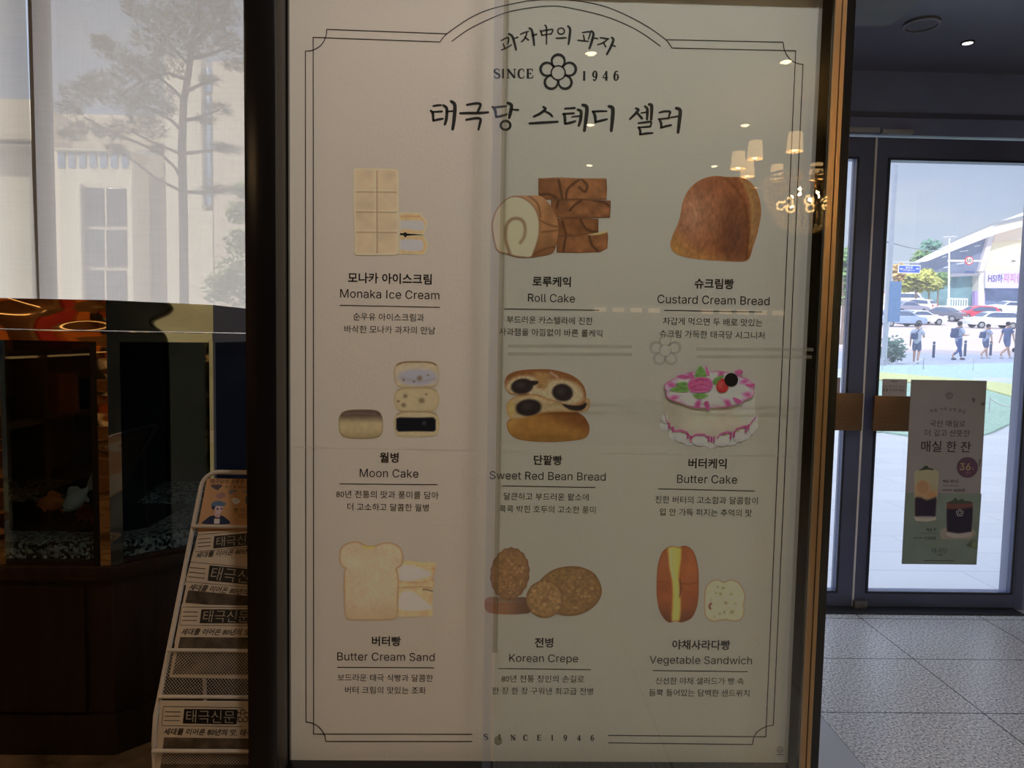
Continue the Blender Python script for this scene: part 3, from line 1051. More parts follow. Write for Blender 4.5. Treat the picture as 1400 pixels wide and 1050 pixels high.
stroke(bd, POSTER, [(602, 57.6), (428.3, 51.4), (428.7, 525), (428.9, 1003.2), (645.7, 1003.6)], LW, DZ, smooth=False, cap=False)
stroke(bd, POSTER, outer_arch, LW, DZ, cap=False)
stroke(bd, POSTER, inner_arch, LW, DZ, cap=False)
stroke(bd, POSTER, [(910, 54.5), (1070.6, 58)], LW, DZ, smooth=False, cap=False)
stroke(bd, POSTER, tr_arc, LW, DZ, cap=False)
stroke(bd, POSTER, [(1097.6, 88), (1078, 530), (1057, 991.3)], LW, DZ, smooth=False, cap=False)
stroke(bd, POSTER, br_arc, LW, DZ, cap=False)
stroke(bd, POSTER, [(1028.8, 1017.6), (831, 1015.2)], LW, DZ, smooth=False, cap=False)
stroke(bd, POSTER, [(918.6, 66), (1087.6, 69.7), (1067.5, 530), (1046.7, 1007), (831, 1005)], LW, DZ, smooth=False, cap=False)
obj('border_print', bd, INK, poster, weld=False)

# brush-lettered heading
A = crop((580, 125), 7.78)
B = crop((760, 125), 7.78)
def brush(mb, pl, tr, s, dz, items):
    for pts, w in items:
        n = len(pts)
        ww = [w * 1.16 / s * (1.0 if i else .82) for i in range(n)]
        if n > 2: ww[-1] *= .8
        stroke(mb, pl, tr(pts), ww, dz)
hd = MB()
brush(hd, POSTER, A, 7.78, DZ, [
    ([(97, 157), (140, 150), (180, 148)], 21), ([(70, 206), (92, 235), (97, 312)], 25), ([(88, 220), (190, 214)], 19), ([(97, 312), (150, 300), (200, 292)], 22),
    ([(205, 150), (240, 185), (236, 290), (220, 352)], 28), ([(240, 216), (300, 211)], 18), ([(288, 108), (326, 150), (318, 300), (303, 402)], 33),
    ([(455, 144), (550, 129), (598, 140), (582, 190), (568, 218)], 24), ([(382, 234), (470, 232), (560, 232), (680, 224)], 25), ([(448, 303), (550, 286), (598, 296), (592, 345), (577, 408)], 24),
    ([(728, 166), (752, 195), (766, 270)], 26), ([(740, 172), (800, 164), (872, 158)], 20), ([(764, 274), (820, 262), (880, 244)], 21),
    ([(888, 124), (928, 150), (916, 230), (904, 280)], 31), ([(928, 194), (1000, 199)], 19)])
stroke(hd, POSTER, A([(865 + 52 * math.cos(a * PI / 10), 362 + 47 * math.sin(a * PI / 10)) for a in range(20)]), 26 / 7.78, DZ, smooth=False, closed=True)
obj('heading_lettering', hd, INK, poster, weld=False)
hd = MB()
brush(hd, POSTER, A, 7.78, DZ, [([(1266, 166), (1288, 190), (1230, 238), (1166, 268)], 25), ([(1285, 214), (1335, 240), (1362, 268)], 23), ([(1120, 342), (1250, 334), (1420, 324)], 25)])
brush(hd, POSTER, B, 7.78, DZ, [
    ([(97, 184), (200, 178)], 22), ([(75, 242), (190, 233)], 20), ([(88, 240), (96, 290), (97, 345)], 27), ([(97, 346), (150, 335), (205, 318)], 24), ([(168, 274), (245, 262)], 16),
    ([(232, 196), (266, 216), (262, 300), (242, 366)], 29), ([(285, 146), (328, 172), (319, 300), (302, 420)], 34),
    ([(388, 217), (460, 212), (540, 212)], 20), ([(395, 215), (415, 260), (422, 326)], 28), ([(422, 326), (480, 312), (542, 298)], 23), ([(565, 160), (604, 185), (600, 300), (588, 420)], 35),
    ])
obj('heading_lettering', hd, INK, poster, weld=False)
hd = MB()
brush(hd, POSTER, B, 7.78, DZ, [
    ([(850, 182), (876, 198), (838, 245), (786, 296)], 24), ([(870, 236), (914, 288)], 25), ([(905, 232), (960, 222)], 16), ([(945, 160), (970, 185), (972, 240), (968, 300)], 25), ([(990, 140), (1018, 160), (1012, 300)], 31),
    ([(876, 340), (940, 332), (1010, 326), (1006, 372)], 20), ([(874, 386), (1004, 374)], 18), ([(880, 385), (896, 420), (894, 460)], 24), ([(892, 460), (960, 448), (1028, 444)], 22),
    ([(1100, 227), (1150, 214), (1212, 216), (1208, 245), (1194, 290)], 20), ([(1090, 297), (1200, 286)], 18), ([(1098, 295), (1118, 340), (1120, 388)], 24), ([(1116, 388), (1170, 372), (1225, 360)], 22),
    ([(1212, 280), (1295, 266)], 17), ([(1280, 180), (1321, 205), (1312, 320), (1298, 438)], 33)])
obj('heading_lettering', hd, INK, poster, weld=False)
sb = MB()
C = crop((670, 20), 7.368)
brush(sb, POSTER, C, 7.368, DZ, [
    ([(112, 264), (178, 232), (186, 260), (180, 296)], 15), ([(132, 296), (152, 346)], 15), ([(115, 358), (165, 338), (218, 305)], 14), ([(190, 196), (224, 222), (246, 290), (262, 356)], 22), ([(235, 246), (280, 229)], 14),
    ([(305, 202), (340, 185), (388, 170)], 14), ([(372, 180), (352, 240), (314, 276)], 15), ([(348, 228), (386, 258)], 15), ([(395, 138), (420, 160), (436, 240), (444, 310)], 22), ([(425, 214), (470, 199)], 14),
    ([(504, 162), (516, 185), (522, 212)], 15), ([(510, 170), (570, 158), (630, 154), (614, 200)], 14), ([(522, 208), (612, 196)], 12), ([(553, 108), (568, 140), (568, 300)], 15),
    ([(666, 240), (715, 238), (766, 234)], 16), ([(784, 118), (806, 150), (800, 230), (789, 300)], 22),
    ([(928, 184), (966, 178), (1008, 180), (990, 250)], 15), ([(940, 208), (950, 258)], 15), ([(884, 260), (930, 266), (990, 272)], 15), ([(1020, 168), (1041, 198), (1022, 280), (1000, 342)], 23), ([(1040, 236), (1082, 243)], 14),
    ([(1108, 234), (1150, 240), (1196, 246)], 14), ([(1184, 250), (1140, 284), (1084, 305)], 15), ([(1142, 282), (1164, 326)], 15), ([(1225, 234), (1242, 258), (1212, 335), (1175, 402)], 22), ([(1228, 308), (1260, 322)], 14)])
stroke(sb, POSTER, C([(715 + 34 * math.cos(a * PI / 10), 168 + 31 * math.sin(a * PI / 10)) for a in range(20)]), 15 / 7.368, DZ, smooth=False, closed=True)
obj('slogan_lettering', sb, INK, poster, weld=False)
lg = MB()
c = C([(686, 588)])[0]
flower(lg, POSTER, c[0], c[1], 25.0, DZ, k=1.05)
obj('flower_logo', lg, INK, poster, weld=False)
sn = MB()
for ch, a, b in (('S', 36, 104), ('I', 112, 150), ('N', 166, 262), ('C', 276, 352), ('E', 362, 438)):
    p, q = C([(a, 550), (b, 642)])
    serif(sn, POSTER, ch, p[0], q[0], p[1], q[1], DZ)
obj('founding_lettering', sn, INK, poster, weld=False)
sn = MB()
for ch, a, b in (('1', 926, 970), ('9', 1026, 1084), ('4', 1130, 1194), ('6', 1240, 1300)):
    p, q = C([(a, 570), (b, 664)])
    serif(sn, POSTER, ch, p[0], q[0], p[1], q[1], DZ)
obj('founding_lettering', sn, INK, poster, weld=False)
D = crop((640, 990), 7.368)
for ch, a, b, y in (('S', 156, 202, 98), ('I', 300, 332, 103), ('N', 428, 478, 105), ('C', 553, 605, 106), ('E', 692, 738, 106), ('1', 832, 862, 107), ('9', 958, 998, 108), ('4', 1096, 1138, 108), ('6', 1230, 1270, 109)):
    p, q = D([(a, y), (b, y + 56)])
    sn = MB()
    serif(sn, POSTER, ch, p[0], q[0], p[1], q[1], DZ)
    obj('footer_letter', sn, INK, poster, weld=False)
rc = MB()
stroke(rc, POSTER, arc(1066.3, 1024.5, 4.2, 0, 345, 20), .6, DZ, cap=False)
stroke(rc, POSTER, [(1063.6, 1026.2), (1066.3, 1021.6), (1069, 1026.2), (1063.6, 1026.2)], .7, DZ, smooth=False, cap=False)
stroke(rc, POSTER, [(1061.6, 1031), (1071, 1031.2)], .9, DZ, cap=False)
obj('recycling_mark', rc, mat('grey_ink', (120, 115, 108)), poster, weld=False)

# captions
CAPS = [
 ('monaka', [('모나카 아이스크림', 475.8, 590.3, 380.8, 1), ('Monaka Ice Cream', 465.3, 600.8, 402.4, 2), ('순우유 아이스크림과', 483, 580, 433.6, 0), ('바삭한 모나카 과자의 만남', 471, 595.2, 450.8, 0)], (464.8, 417.4, 601.6, 420.2)),
 ('roll_cake', [('로루케익', 728, 780.5, 385.1, 1), ('Roll Cake', 721.8, 786, 407.6, 2), ('부드러운 카스텔라에 진한', 692.7, 810.3, 437.9, 0), ('사과잼을 아낌없이 바른 롤케익', 682.4, 823.4, 454.6, 0)], (689, 422.3, 819.3, 424.2)),
 ('custard_bread', [('슈크림빵', 949.3, 1003.3, 388, 1), ('Custard Cream Bread', 898.7, 1052, 410.2, 2), ('차갑게 먹으면 두 배로 맛있는', 906.3, 1042.3, 440.1, 0), ('슈크림 가득한 태극당 시그니처', 901.8, 1045, 457.5, 0)], (907.9, 424.3, 1042, 426.6)),
 ('moon_cake', [('월병', 519.3, 545.2, 625.5, 1), ('Moon Cake', 491.9, 572.1, 646.9, 2), ('80년 전통의 맛과 풍미를 담아', 459.8, 599.8, 676.2, 0), ('더 고소하고 달콤한 월병', 475.2, 586.2, 693.3, 0)], (464.3, 661.4, 598.3, 662.5)),
 ('bean_bread', [('단팥빵', 729.8, 768.6, 629, 1), ('Sweet Red Bean Bread', 669.5, 828, 650.6, 2), ('달큰하고 부드러운 팥소에', 688.8, 804.8, 679, 0), ('콕콕 박힌 호두의 고소한 풍미', 682.6, 814.3, 696.2, 0)], (686, 664.1, 813.8, 666.4)),
 ('butter_cake', [('버터케익', 941, 993.3, 633.6, 1), ('Butter Cake', 925.5, 1007.6, 655, 2), ('진한 버터의 고소함과 달콤함이', 895.7, 1035.7, 683.6, 0), ('입 안 가득 퍼지는 추억의 맛', 901.7, 1027.9, 700.5, 0)], (900, 668.2, 1031.9, 671.2)),
 ('cream_sandwich', [('버터빵', 508.6, 548, 876.4, 1), ('Butter Cream Sand', 461.2, 594.3, 897.6, 2), ('보드라운 태극 식빵과 달콤한', 461.7, 592.1, 926.4, 0), ('버터 크림의 맛있는 조화', 471.9, 582.4, 943.3, 0)], (461.2, 912.1, 593.3, 912.7)),
 ('korean_crepe', [('전병', 731, 756.4, 878.3, 1), ('Korean Crepe', 696.2, 790.2, 901, 2), ('80년 전통 장인의 손길로', 685.7, 798.6, 927.9, 0), ('한 장 한 장 구워낸 최고급 전병', 673, 810.7, 944.5, 0)], (681, 913.7, 807.9, 915.3)),
 ('vegetable_sandwich', [('야채사라다빵', 918.8, 998.1, 881.4, 1), ('Vegetable Sandwich', 887.9, 1027.9, 903.6, 2), ('신선한 야채 샐러드가 빵 속', 896.2, 1016.7, 930.7, 0), ('듬뿍 들어있는 담백한 샌드위치', 887.4, 1024.3, 947, 0)], (892.6, 916.4, 1021.9, 918)),
]
for nm, rows, ln in CAPS:
    mb = MB()
    for body, xl, xr, yc, kind in rows:
        text(mb, POSTER, body, xl, xr, yc, DZ, bold=(.02 if kind == 1 else .0 if kind == 2 else .0), fnt='inter' if kind == 2 else None)
    stroke(mb, POSTER, [(ln[0], ln[1]), (ln[2], ln[3])], 1.1, DZ, cap=False)
    obj(nm + '_caption', mb, INK, poster, weld=False, smooth=False)

# ------------------------------------------------------------------ printed pictures of the pastries
RL, RR = (158, 145, 130), (138, 136, 124)              # paper as it reads behind air and behind the pane
# monaka ice cream bar
T = crop((420, 200), 3.8875)
p = Pic(POSTER, RL)
p.patch(T([(490, 356), (520, 352), (600, 356), (636, 398), (634, 432), (618, 470), (490, 468)]), (196, 160, 112), lambda k: k.noise(2, .08, 3).patch(T([(490, 398), (600, 396), (622, 412), (612, 448), (520, 440), (490, 442)]), (178, 166, 152), .8).line(T([(490, 375), (600, 372)]), 1.2, (176, 130, 84)).edge((214, 184, 140), 1.2), smooth=False, step=.9)
p.patch(T([(490, 474), (618, 474), (642, 520), (636, 545), (622, 576), (530, 572), (490, 574)]), (196, 158, 108), lambda k: k.noise(2, .08, 4).patch(T([(490, 500), (600, 498), (618, 525), (600, 556), (490, 548)]), (176, 166, 156), .8).edge((210, 178, 132), 1.2), smooth=False, step=.9)
p.patch(T([(494, 462), (512, 462), (520, 456), (532, 464), (620, 470), (532, 476), (522, 486), (512, 474), (494, 472)]), (28, 22, 20), smooth=False, step=.8)
def bar(k):
    k.noise(14, .05, 5).edge((204, 184, 152), 2.2, .9).edge((172, 142, 104), .7, .7)
    for y in (243, 350, 457):
        k.line(T([(262, y), (474, y + 2)]), 1.3, (146, 116, 80), .8, .9, False).line(T([(262, y - 9), (474, y - 7)]), 1.5, (206, 184, 150), 1, .5, False)
    k.line(T([(371, 132), (372, 566)]), 1.6, (150, 120, 84), .9, .85, False).line(T([(361, 132), (362, 566)]), 1.4, (206, 184, 150), 1, .6, False)
p.patch(T([(245, 132), (254, 116), (300, 115), (470, 119), (488, 132), (489, 350), (488, 565), (474, 579), (300, 580), (262, 580), (252, 566), (247, 350)]), (190, 163, 126), bar, smooth=False, step=.95)
p.make('monaka_picture', poster)

# roll cake
T = crop((640, 220), 3.8875)
p = Pic(POSTER, RR)
def crust(sd, lines):
    def f(k):
        k.noise(9, .22, sd).grad((96, 60, 34), T([(560, 300)]) [0], T([(400, 300)])[0], .6)
        for L in lines: k.line(T(L), 2.6, (58, 36, 22), 1.0, .85)
        k.edge((88, 56, 32), 1.2, .8)
    return f
p.patch(T([(470, 400), (560, 398), (640, 388), (720, 374), (738, 368), (744, 400), (740, 466), (700, 486), (580, 490), (470, 488)]), (126, 82, 48), lambda k: (crust(11, [[(640, 395), (660, 450), (690, 480)], [(520, 400), (505, 480)]])(k), k.patch(T([(630, 392), (690, 378), (738, 366), (741, 378), (690, 392)]), (176, 158, 108), 1)), smooth=False)
p.patch(T([(470, 306), (560, 304), (693, 308), (692, 380), (640, 390), (560, 396), (470, 400)]), (116, 74, 42), crust(12, [[(598, 315), (630, 365), (688, 380)], [(500, 320), (520, 390)]]), smooth=False)
p.patch(T([(440, 208), (600, 206), (758, 212), (757, 260), (754, 302), (600, 304), (440, 302)]), (120, 78, 46), crust(13, [[(600, 212), (565, 235), (540, 265)], [(668, 212), (720, 220), (748, 240)], [(480, 212), (470, 250)]]), smooth=False)
p.patch(T([(373, 92), (480, 88), (600, 92), (735, 92), (738, 150), (735, 206), (560, 206), (373, 206)]), (128, 84, 50), lambda k: (crust(14, [[(590, 100), (530, 150), (520, 205)], [(600, 96), (632, 130), (620, 165), (590, 140)], [(380, 180), (430, 178), (468, 196)], [(480, 95), (500, 200)]])(k), k.line(T([(375, 91), (735, 93)]), 1.2, (176, 152, 108), .8, .8, False)), smooth=False)
def roll(k):
    k.noise(10, .14, 15).grad((168, 128, 88), T([(400, 300)])[0], T([(330, 180)])[0], .7).grad((92, 56, 34), T([(420, 380)])[0], T([(440, 500)])[0], .6)
    for L in ([(350, 300), (430, 340), (478, 350)], [(340, 505), (400, 470), (470, 455)], [(320, 185), (370, 230), (385, 300)], [(390, 380), (470, 370)]): k.line(T(L), 1.8, (78, 48, 30), 1, .7)
    Q = crop((665, 235), 7.257)
    face = Q([(58, 560), (64, 480), (95, 390), (150, 315), (205, 268), (262, 246), (330, 250), (400, 282), (452, 328), (495, 390), (520, 470), (526, 550), (518, 640), (498, 715), (470, 790), (440, 846), (360, 846), (290, 836), (215, 816), (120, 788), (82, 710)])
    k.patch(face, (174, 162, 130), 1.2)
    k.line(face + face[:1], 1.3, (110, 76, 48), .8, .9)
    k.line(Q([(232, 815), (212, 750), (195, 690), (190, 600), (206, 520), (256, 470), (320, 466), (366, 498), (384, 570), (372, 648), (336, 704)]), 3.4, (100, 72, 48), 1.8, .9)
    k.blob(*T([(255, 390)])[0], 14, 16, (176, 166, 122), .6, .4)
Q = crop((665, 235), 7.257)
p.patch(Q([(52, 560), (60, 470), (92, 385), (150, 308), (205, 262), (262, 240), (340, 236), (430, 236), (505, 233), (570, 262), (630, 325), (682, 420), (712, 530), (708, 640), (690, 740), (662, 800), (600, 826), (520, 838), (436, 852), (350, 852), (285, 842), (215, 822), (118, 794), (76, 710)]), (140, 98, 60), roll, step=1.1)
p.make('roll_cake_picture', poster)

# custard cream bread
T = crop((860, 170), 3.28)
p = Pic(POSTER, RR)
def bread(k):
    k.blob(*T([(285, 400)])[0], 30, 42, (152, 108, 78), .8, .9, .3).grad((150, 106, 58), T([(330, 520)])[0], T([(300, 610)])[0], .9).blob(*T([(200, 545)])[0], 12, 16, (158, 114, 58), .8, .8)
    k.blob(*T([(400, 270)])[0], 26, 14, (124, 74, 46), .8, .6)
    k.blob(*T([(470, 500)])[0], 16, 40, (84, 52, 36), .8, .85).line(T([(440, 245), (505, 330), (530, 430), (528, 612)]), 2.6, (92, 54, 24), 2.2, .8).line(T([(500, 245), (545, 330), (552, 430), (540, 560)]), 1.6, (180, 140, 70), 1.6, .6)
    k.patch(T([(510, 250), (560, 280), (590, 380), (580, 470), (550, 560), (545, 430), (535, 330)]), (136, 106, 64), 3, .7).noise(5, .12, 21, 9).noise(2, .12, 22, 4).edge((150, 104, 56), 1.6, .5)
    k.line(T([(350, 320), (370, 420), (350, 500)]), 1, (120, 76, 40), 1.5, .4).line(T([(255, 330), (300, 400), (285, 470)]), 1, (190, 150, 112), 1.6, .5)
p.patch(T([(185, 545), (194, 500), (224, 430), (240, 350), (268, 292), (318, 250), (380, 232), (440, 236), (500, 238), (545, 260), (577, 310), (592, 385), (580, 470), (556, 550), (535, 606), (490, 616), (400, 612), (340, 608), (262, 598), (206, 578)]), (126, 74, 42), bread)
p.make('custard_bread_picture', poster)

# moon cakes
T = crop((440, 470), 4.2)
p = Pic(POSTER, (146, 132, 117))
def bun(k):
    k.grad((74, 54, 42), T([(220, 462)])[0], T([(220, 398)])[0], .95).grad((132, 108, 72), T([(220, 480)])[0], T([(220, 545)])[0], .7).line(T([(130, 404), (200, 398), (310, 402)]), 2.2, (112, 100, 92), 1.6, .6).noise(5, .05, 31).edge((112, 92, 62), 1.6, .6)
p.patch(T([(97, 460), (104, 412), (138, 384), (220, 377), (312, 382), (344, 410), (352, 460), (346, 514), (312, 540), (220, 546), (132, 537), (103, 506)]), (160, 138, 98), bun, step=1.1)
def cake(top, bot, core, sd, spots=()):
    def f(k):
        k.noise(4, .07, sd).edge((150, 126, 86), 2.4, .7)
        k.line(T([(430, top + 18), (470, top + 4), (540, top + 1), (620, top + 4), (662, top + 20)]), 2.6, (98, 66, 38), 1.2, .85)
        core(k)
        for x, y, r in spots: k.blob(*T([(x, y)])[0], r / 4.2, r / 4.6, (104, 82, 56), .5, .8)
    p.patch(T([(413, (top + bot) / 2), (418, top + 36), (440, top + 10), (480, top), (545, top - 2), (615, top + 1), (652, top + 12), (670, top + 40), (676, (top + bot) / 2), (668, bot - 26), (640, bot - 4), (545, bot), (450, bot - 2), (424, bot - 24)]), (168, 146, 114), f, step=1.0)
cake(386, 533, lambda k: (k.mix((164, 142, 98), np.full(len(k.x), .5)), k.patch(T([(428, 428), (450, 422), (545, 424), (640, 422), (654, 436), (654, 496), (640, 504), (545, 502), (440, 504), (427, 490)]), (14, 14, 17), 1.0, 1, False), k.blob(*T([(588, 455)])[0], 2.6, 2.6, (60, 58, 60), .8, .8)), 33)
cake(249, 386, lambda k: k.mix((160, 138, 98), np.full(len(k.x), .6)), 34, [(480, 300, 12), (574, 326, 16), (470, 352, 13), (440, 330, 8), (600, 290, 7)])
cake(101, 249, lambda k: k.blob(*T([(552, 192)])[0], 27, 11.5, (142, 134, 136), .25, .9).line(T([(450, 192), (560, 215), (650, 200)]), 1.2, (118, 100, 86), 2, .5), 35, [(562, 197, 15), (470, 208, 8), (530, 216, 7), (610, 180, 6)])
p.make('moon_cake_picture', poster)

# sweet red bean bread
T = crop((650, 470), 4.2)
p = Pic(POSTER, RR)
def crumb(k, cx, cy, rx, ry, rot=0):
    k.blob(*T([(cx, cy)])[0], rx / 4.2, ry / 4.2, (176, 156, 118), .18, .95, rot)
def bean(k, cx, cy, rx, ry, rot=0):
    k.blob(*T([(cx, cy)])[0], rx / 4.2, ry / 4.2, (40, 33, 30), .12, 1, rot).blob(*T([(cx - 10, cy - 8)])[0], rx / 11, ry / 11, (66, 56, 52), .7, .7)
p.patch(T([(180, 470), (192, 436), (240, 418), (310, 402), (430, 390), (560, 388), (612, 408), (640, 440), (655, 482), (642, 530), (590, 552), (430, 564), (275, 554), (205, 524)]), (146, 104, 50), lambda k: k.grad((104, 62, 30), T([(440, 480)])[0], T([(480, 385)])[0], .85).grad((168, 132, 72), T([(240, 500)])[0], T([(190, 470)])[0], .6).blob(*T([(420, 540)])[0], 46, 5, (104, 74, 36), .8, .5).noise(6, .08, 41).edge((112, 74, 36), 1.5, .6))
p.patch(T([(180, 385), (178, 350), (200, 320), (240, 300), (330, 286), (430, 318), (510, 340), (640, 312), (656, 345), (640, 384), (570, 392), (480, 392), (390, 398), (260, 432), (200, 428)]), (168, 146, 106), lambda k: (k.noise(3, .10, 42).edge((150, 108, 60), 2.4, .8), bean(k, 305, 366, 74, 48, -.1), k.patch(T([(498, 345), (560, 352), (634, 338), (630, 366), (600, 384), (540, 378)]), (42, 34, 30), .8), k.patch(T([(176, 360), (196, 326), (222, 340), (222, 410), (196, 420)]), (186, 150, 84), 2, .7)))
def top(k):
    k.noise(5, .10, 43)
    crumb(k, 268, 236, 96, 52, -.2); crumb(k, 505, 278, 122, 72, .25); crumb(k, 370, 292, 70, 34, .4)
    k.patch(T([(340, 165), (430, 175), (418, 230), (395, 262), (372, 235)]), (150, 116, 70), 2, .9)
    k.noise(2, .12, 44)
    bean(k, 268, 244, 64, 44, -.15); bean(k, 500, 280, 60, 50, .2)
    k.patch(T([(300, 215), (360, 214), (350, 234), (310, 240)]), (40, 32, 28), .8)
    k.line(T([(200, 180), (260, 156), (350, 150), (450, 156), (550, 182), (615, 232), (632, 300)]), 3.4, (122, 76, 42), 1.6, .85)
    k.line(T([(400, 345), (425, 326), (490, 338)]), 1.2, (60, 44, 32), .8, .9).line(T([(430, 165), (470, 190)]), 2.2, (190, 178, 158), 1.4, .7)
p.patch(T([(168, 240), (176, 192), (210, 166), (262, 152), (350, 146), (450, 150), (556, 182), (618, 236), (636, 300), (622, 346), (560, 354), (490, 338), (424, 316), (350, 288), (275, 298), (198, 288)]), (126, 82, 46), top, step=1.0)
p.make('bean_bread_picture', poster)

# butter cake
T = crop((860, 470), 4.2)
p = Pic(POSTER, RR)
def body(k):
    k.grad((150, 142, 122), T([(420, 450)])[0], T([(200, 450)])[0], .7).grad((184, 178, 160), T([(560, 400)])[0], T([(720, 330)])[0], .6).noise(12, .05, 51)
    k.grad((146, 140, 124), T([(460, 450)])[0], T([(460, 540)])[0], .5)
p.patch(T([(198, 262), (300, 240), (460, 230), (620, 240), (718, 258), (722, 340), (724, 420), (716, 480), (640, 545), (460, 570), (290, 545), (210, 470), (200, 380)]), (172, 164, 138), body)
lobes = [(205, 470, 30, 26), (262, 522, 36, 30), (345, 556, 40, 30), (470, 568, 44, 32), (585, 552, 36, 32), (665, 520, 34, 32), (715, 470, 24, 28), (300, 540, 34, 26), (405, 556, 44, 30), (530, 558, 44, 30), (628, 536, 32, 28), (692, 494, 28, 28), (205, 430, 18, 26), (725, 428, 14, 28)]
for i, (cx, cy, rx, ry) in enumerate(lobes):
    P = [(cx + rx * math.cos(a * PI / 8), cy + ry * math.sin(a * PI / 8)) for a in range(16)]
    p.patch(T(P), (172, 170, 162), lambda k, cx=cx, cy=cy, rx=rx, ry=ry: k.grad((144, 138, 128), T([(cx, cy)])[0], T([(cx, cy + ry)])[0], .6).edge((186, 182, 176), 1.3, .5), step=1.2)
for P in ([(200, 400), (215, 440), (240, 480), (262, 500)], [(262, 500), (300, 496), (335, 510), (350, 535)], [(352, 540), (380, 520), (430, 520), (455, 540)], [(500, 545), (520, 520), (560, 505), (590, 510)], [(590, 530), (610, 490), (650, 475), (680, 470)], [(680, 480), (700, 450), (725, 420), (728, 395)]):
    q = T([(x, y - 5) for x, y in P] + [(x, y + 6) for x, y in P[::-1]])
    p.patch(q, (160, 82, 116), lambda k: k.noise(2, .2, 52), smooth=False, step=1.0)
for x, y in ((228, 470), (250, 492), (335, 530), (352, 545), (455, 545), (470, 550), (485, 548), (580, 535), (600, 520), (668, 495), (682, 480)):
    p.patch(T([(x - 5, y - 18), (x + 5, y - 18), (x + 4, y + 14), (x - 5, y + 14)]), (150, 62, 104), smooth=False, step=1.2)
# scalloped cream flower on top
pts = []
for i in range(72):
    a = 2 * PI * i / 72
    s = 1 + .07 * abs(math.sin(a * 4 + .4)) - .02
    pts.append((458 + 252 * s * math.cos(a), 262 + 104 * s * math.sin(a)))
def creamtop(k):
    k.noise(8, .06, 53).edge((150, 60, 104), 1.7, .8)
    for i in range(8):
        a = 2 * PI * i / 8 + .3
        x, y = 458 + 225 * math.cos(a), 262 + 88 * math.sin(a)
        k.line(T([(458 + 120 * math.cos(a), 262 + 46 * math.sin(a)), (x, y)]), 2.0, (176, 92, 128), 1.4, .7)
        k.blob(*T([(x, y)])[0], 6, 4, (158, 62, 108), .6, .9, a)
        b = a + PI / 8
        k.blob(*T([(458 + 180 * math.cos(b), 262 + 70 * math.sin(b))])[0], 11, 6, (206, 202, 194), .6, .8, b)
        k.blob(*T([(458 + 236 * math.cos(b), 262 + 95 * math.sin(b))])[0], 9, 2.4, (196, 130, 160), .7, .7, b + PI / 2)
    k.blob(*T([(460, 262)])[0], 34, 12, (176, 176, 158), .5, .6)
p.patch(T(pts), (190, 184, 176), creamtop, smooth=False, step=1.0)
for P in ([(268, 190), (300, 176), (360, 186), (320, 204)], [(436, 124), (452, 150), (458, 184), (440, 176)], [(600, 160), (636, 146), (650, 168), (620, 180)], [(660, 232), (712, 226), (716, 246), (690, 252)], [(590, 306), (630, 318), (650, 340), (610, 340)], [(424, 340), (450, 328), (460, 372), (446, 380)]):
    p.patch(T(P), (164, 74, 112), lambda k: k.noise(2, .2, 54).edge((186, 120, 150), 1.2, .6), step=1.0)
for P in ([(372, 190), (385, 150), (406, 126), (430, 152), (442, 188), (410, 196)], [(474, 225), (490, 195), (540, 180), (520, 215), (500, 236)], [(232, 262), (280, 240), (330, 246), (334, 272), (280, 276)], [(364, 292), (400, 284), (450, 292), (420, 312), (390, 312)], [(262, 232), (300, 218), (336, 226), (320, 242)]):
    p.patch(T(P), (92, 128, 62), lambda k: k.noise(3, .2, 55).edge((128, 156, 92), 1.6, .5), step=.9)
def rose(k):
    k.noise(4, .15, 56)
    for P in ([(340, 235), (380, 210), (440, 210), (470, 235)], [(350, 255), (400, 232), (460, 245)], [(345, 270), (400, 262), (465, 262)], [(380, 220), (400, 200), (450, 205)]):
        k.line(T(P), 1.1, (134, 44, 78), .9, .8)
    k.edge((206, 120, 150), 1.6, .6)
p.patch(T([(332, 240), (340, 212), (370, 196), (410, 190), (455, 196), (476, 222), (470, 256), (446, 274), (400, 280), (350, 272)]), (184, 84, 120), rose, step=.9)
p.patch(T([(496, 250), (504, 220), (530, 198), (556, 215), (566, 250), (548, 276), (512, 276)]), (156, 44, 44), lambda k: k.noise(2, .2, 57).blob(*T([(520, 235)])[0], 4, 5, (196, 92, 80), .8, .7), step=.9)
ring = [(581 + 39 * math.cos(a * PI / 14), 206 + 39 * math.sin(a * PI / 14)) for a in range(28)]
p.patch(T(ring), (16, 16, 18), None, smooth=False, step=1.2)
bp_ = p.make('butter_cake_picture', poster)
fl = MB()
c = T([(583, 208)])[0]
flower(fl, POSTER, c[0], c[1], 5.6, .0052, k=1.1)
obj('tag_logo', fl, mat('white_ink', (225, 225, 220)), bp_, weld=False)

# butter cream sandwich
T = crop((420, 720), 4.2)
p = Pic(POSTER, (118, 101, 87))
def sand(k):
    k.noise(4, .08, 61)
    k.patch(T([(535, 232), (590, 222), (690, 256), (704, 280), (610, 306), (535, 306)]), (150, 138, 124), 2, .95)
    k.patch(T([(540, 386), (600, 372), (640, 400), (690, 440), (710, 470), (540, 474)]), (148, 138, 124), 2, .95)
    k.line(T([(522, 208), (640, 208), (735, 216)]), 3.6, (164, 130, 78), 1.6, .6).line(T([(522, 350), (640, 345), (720, 352)]), .9, (112, 76, 44), .8, .8).line(T([(665, 360), (690, 362), (722, 370)]), 1.3, (52, 36, 26), .6, .9).line(T([(718, 240), (734, 250), (726, 300), (732, 345)]), 2, (134, 92, 50), 1.4, .7)
    k.line(T([(522, 310), (640, 322), (728, 300)]), 1, (118, 80, 46), 1.5, .5)
p.patch(T([(518, 200), (580, 193), (660, 205), (740, 205), (738, 250), (724, 285), (731, 340), (718, 352), (724, 372), (720, 440), (722, 515), (620, 517), (518, 518)]), (152, 118, 82), sand, smooth=False, step=1.1)
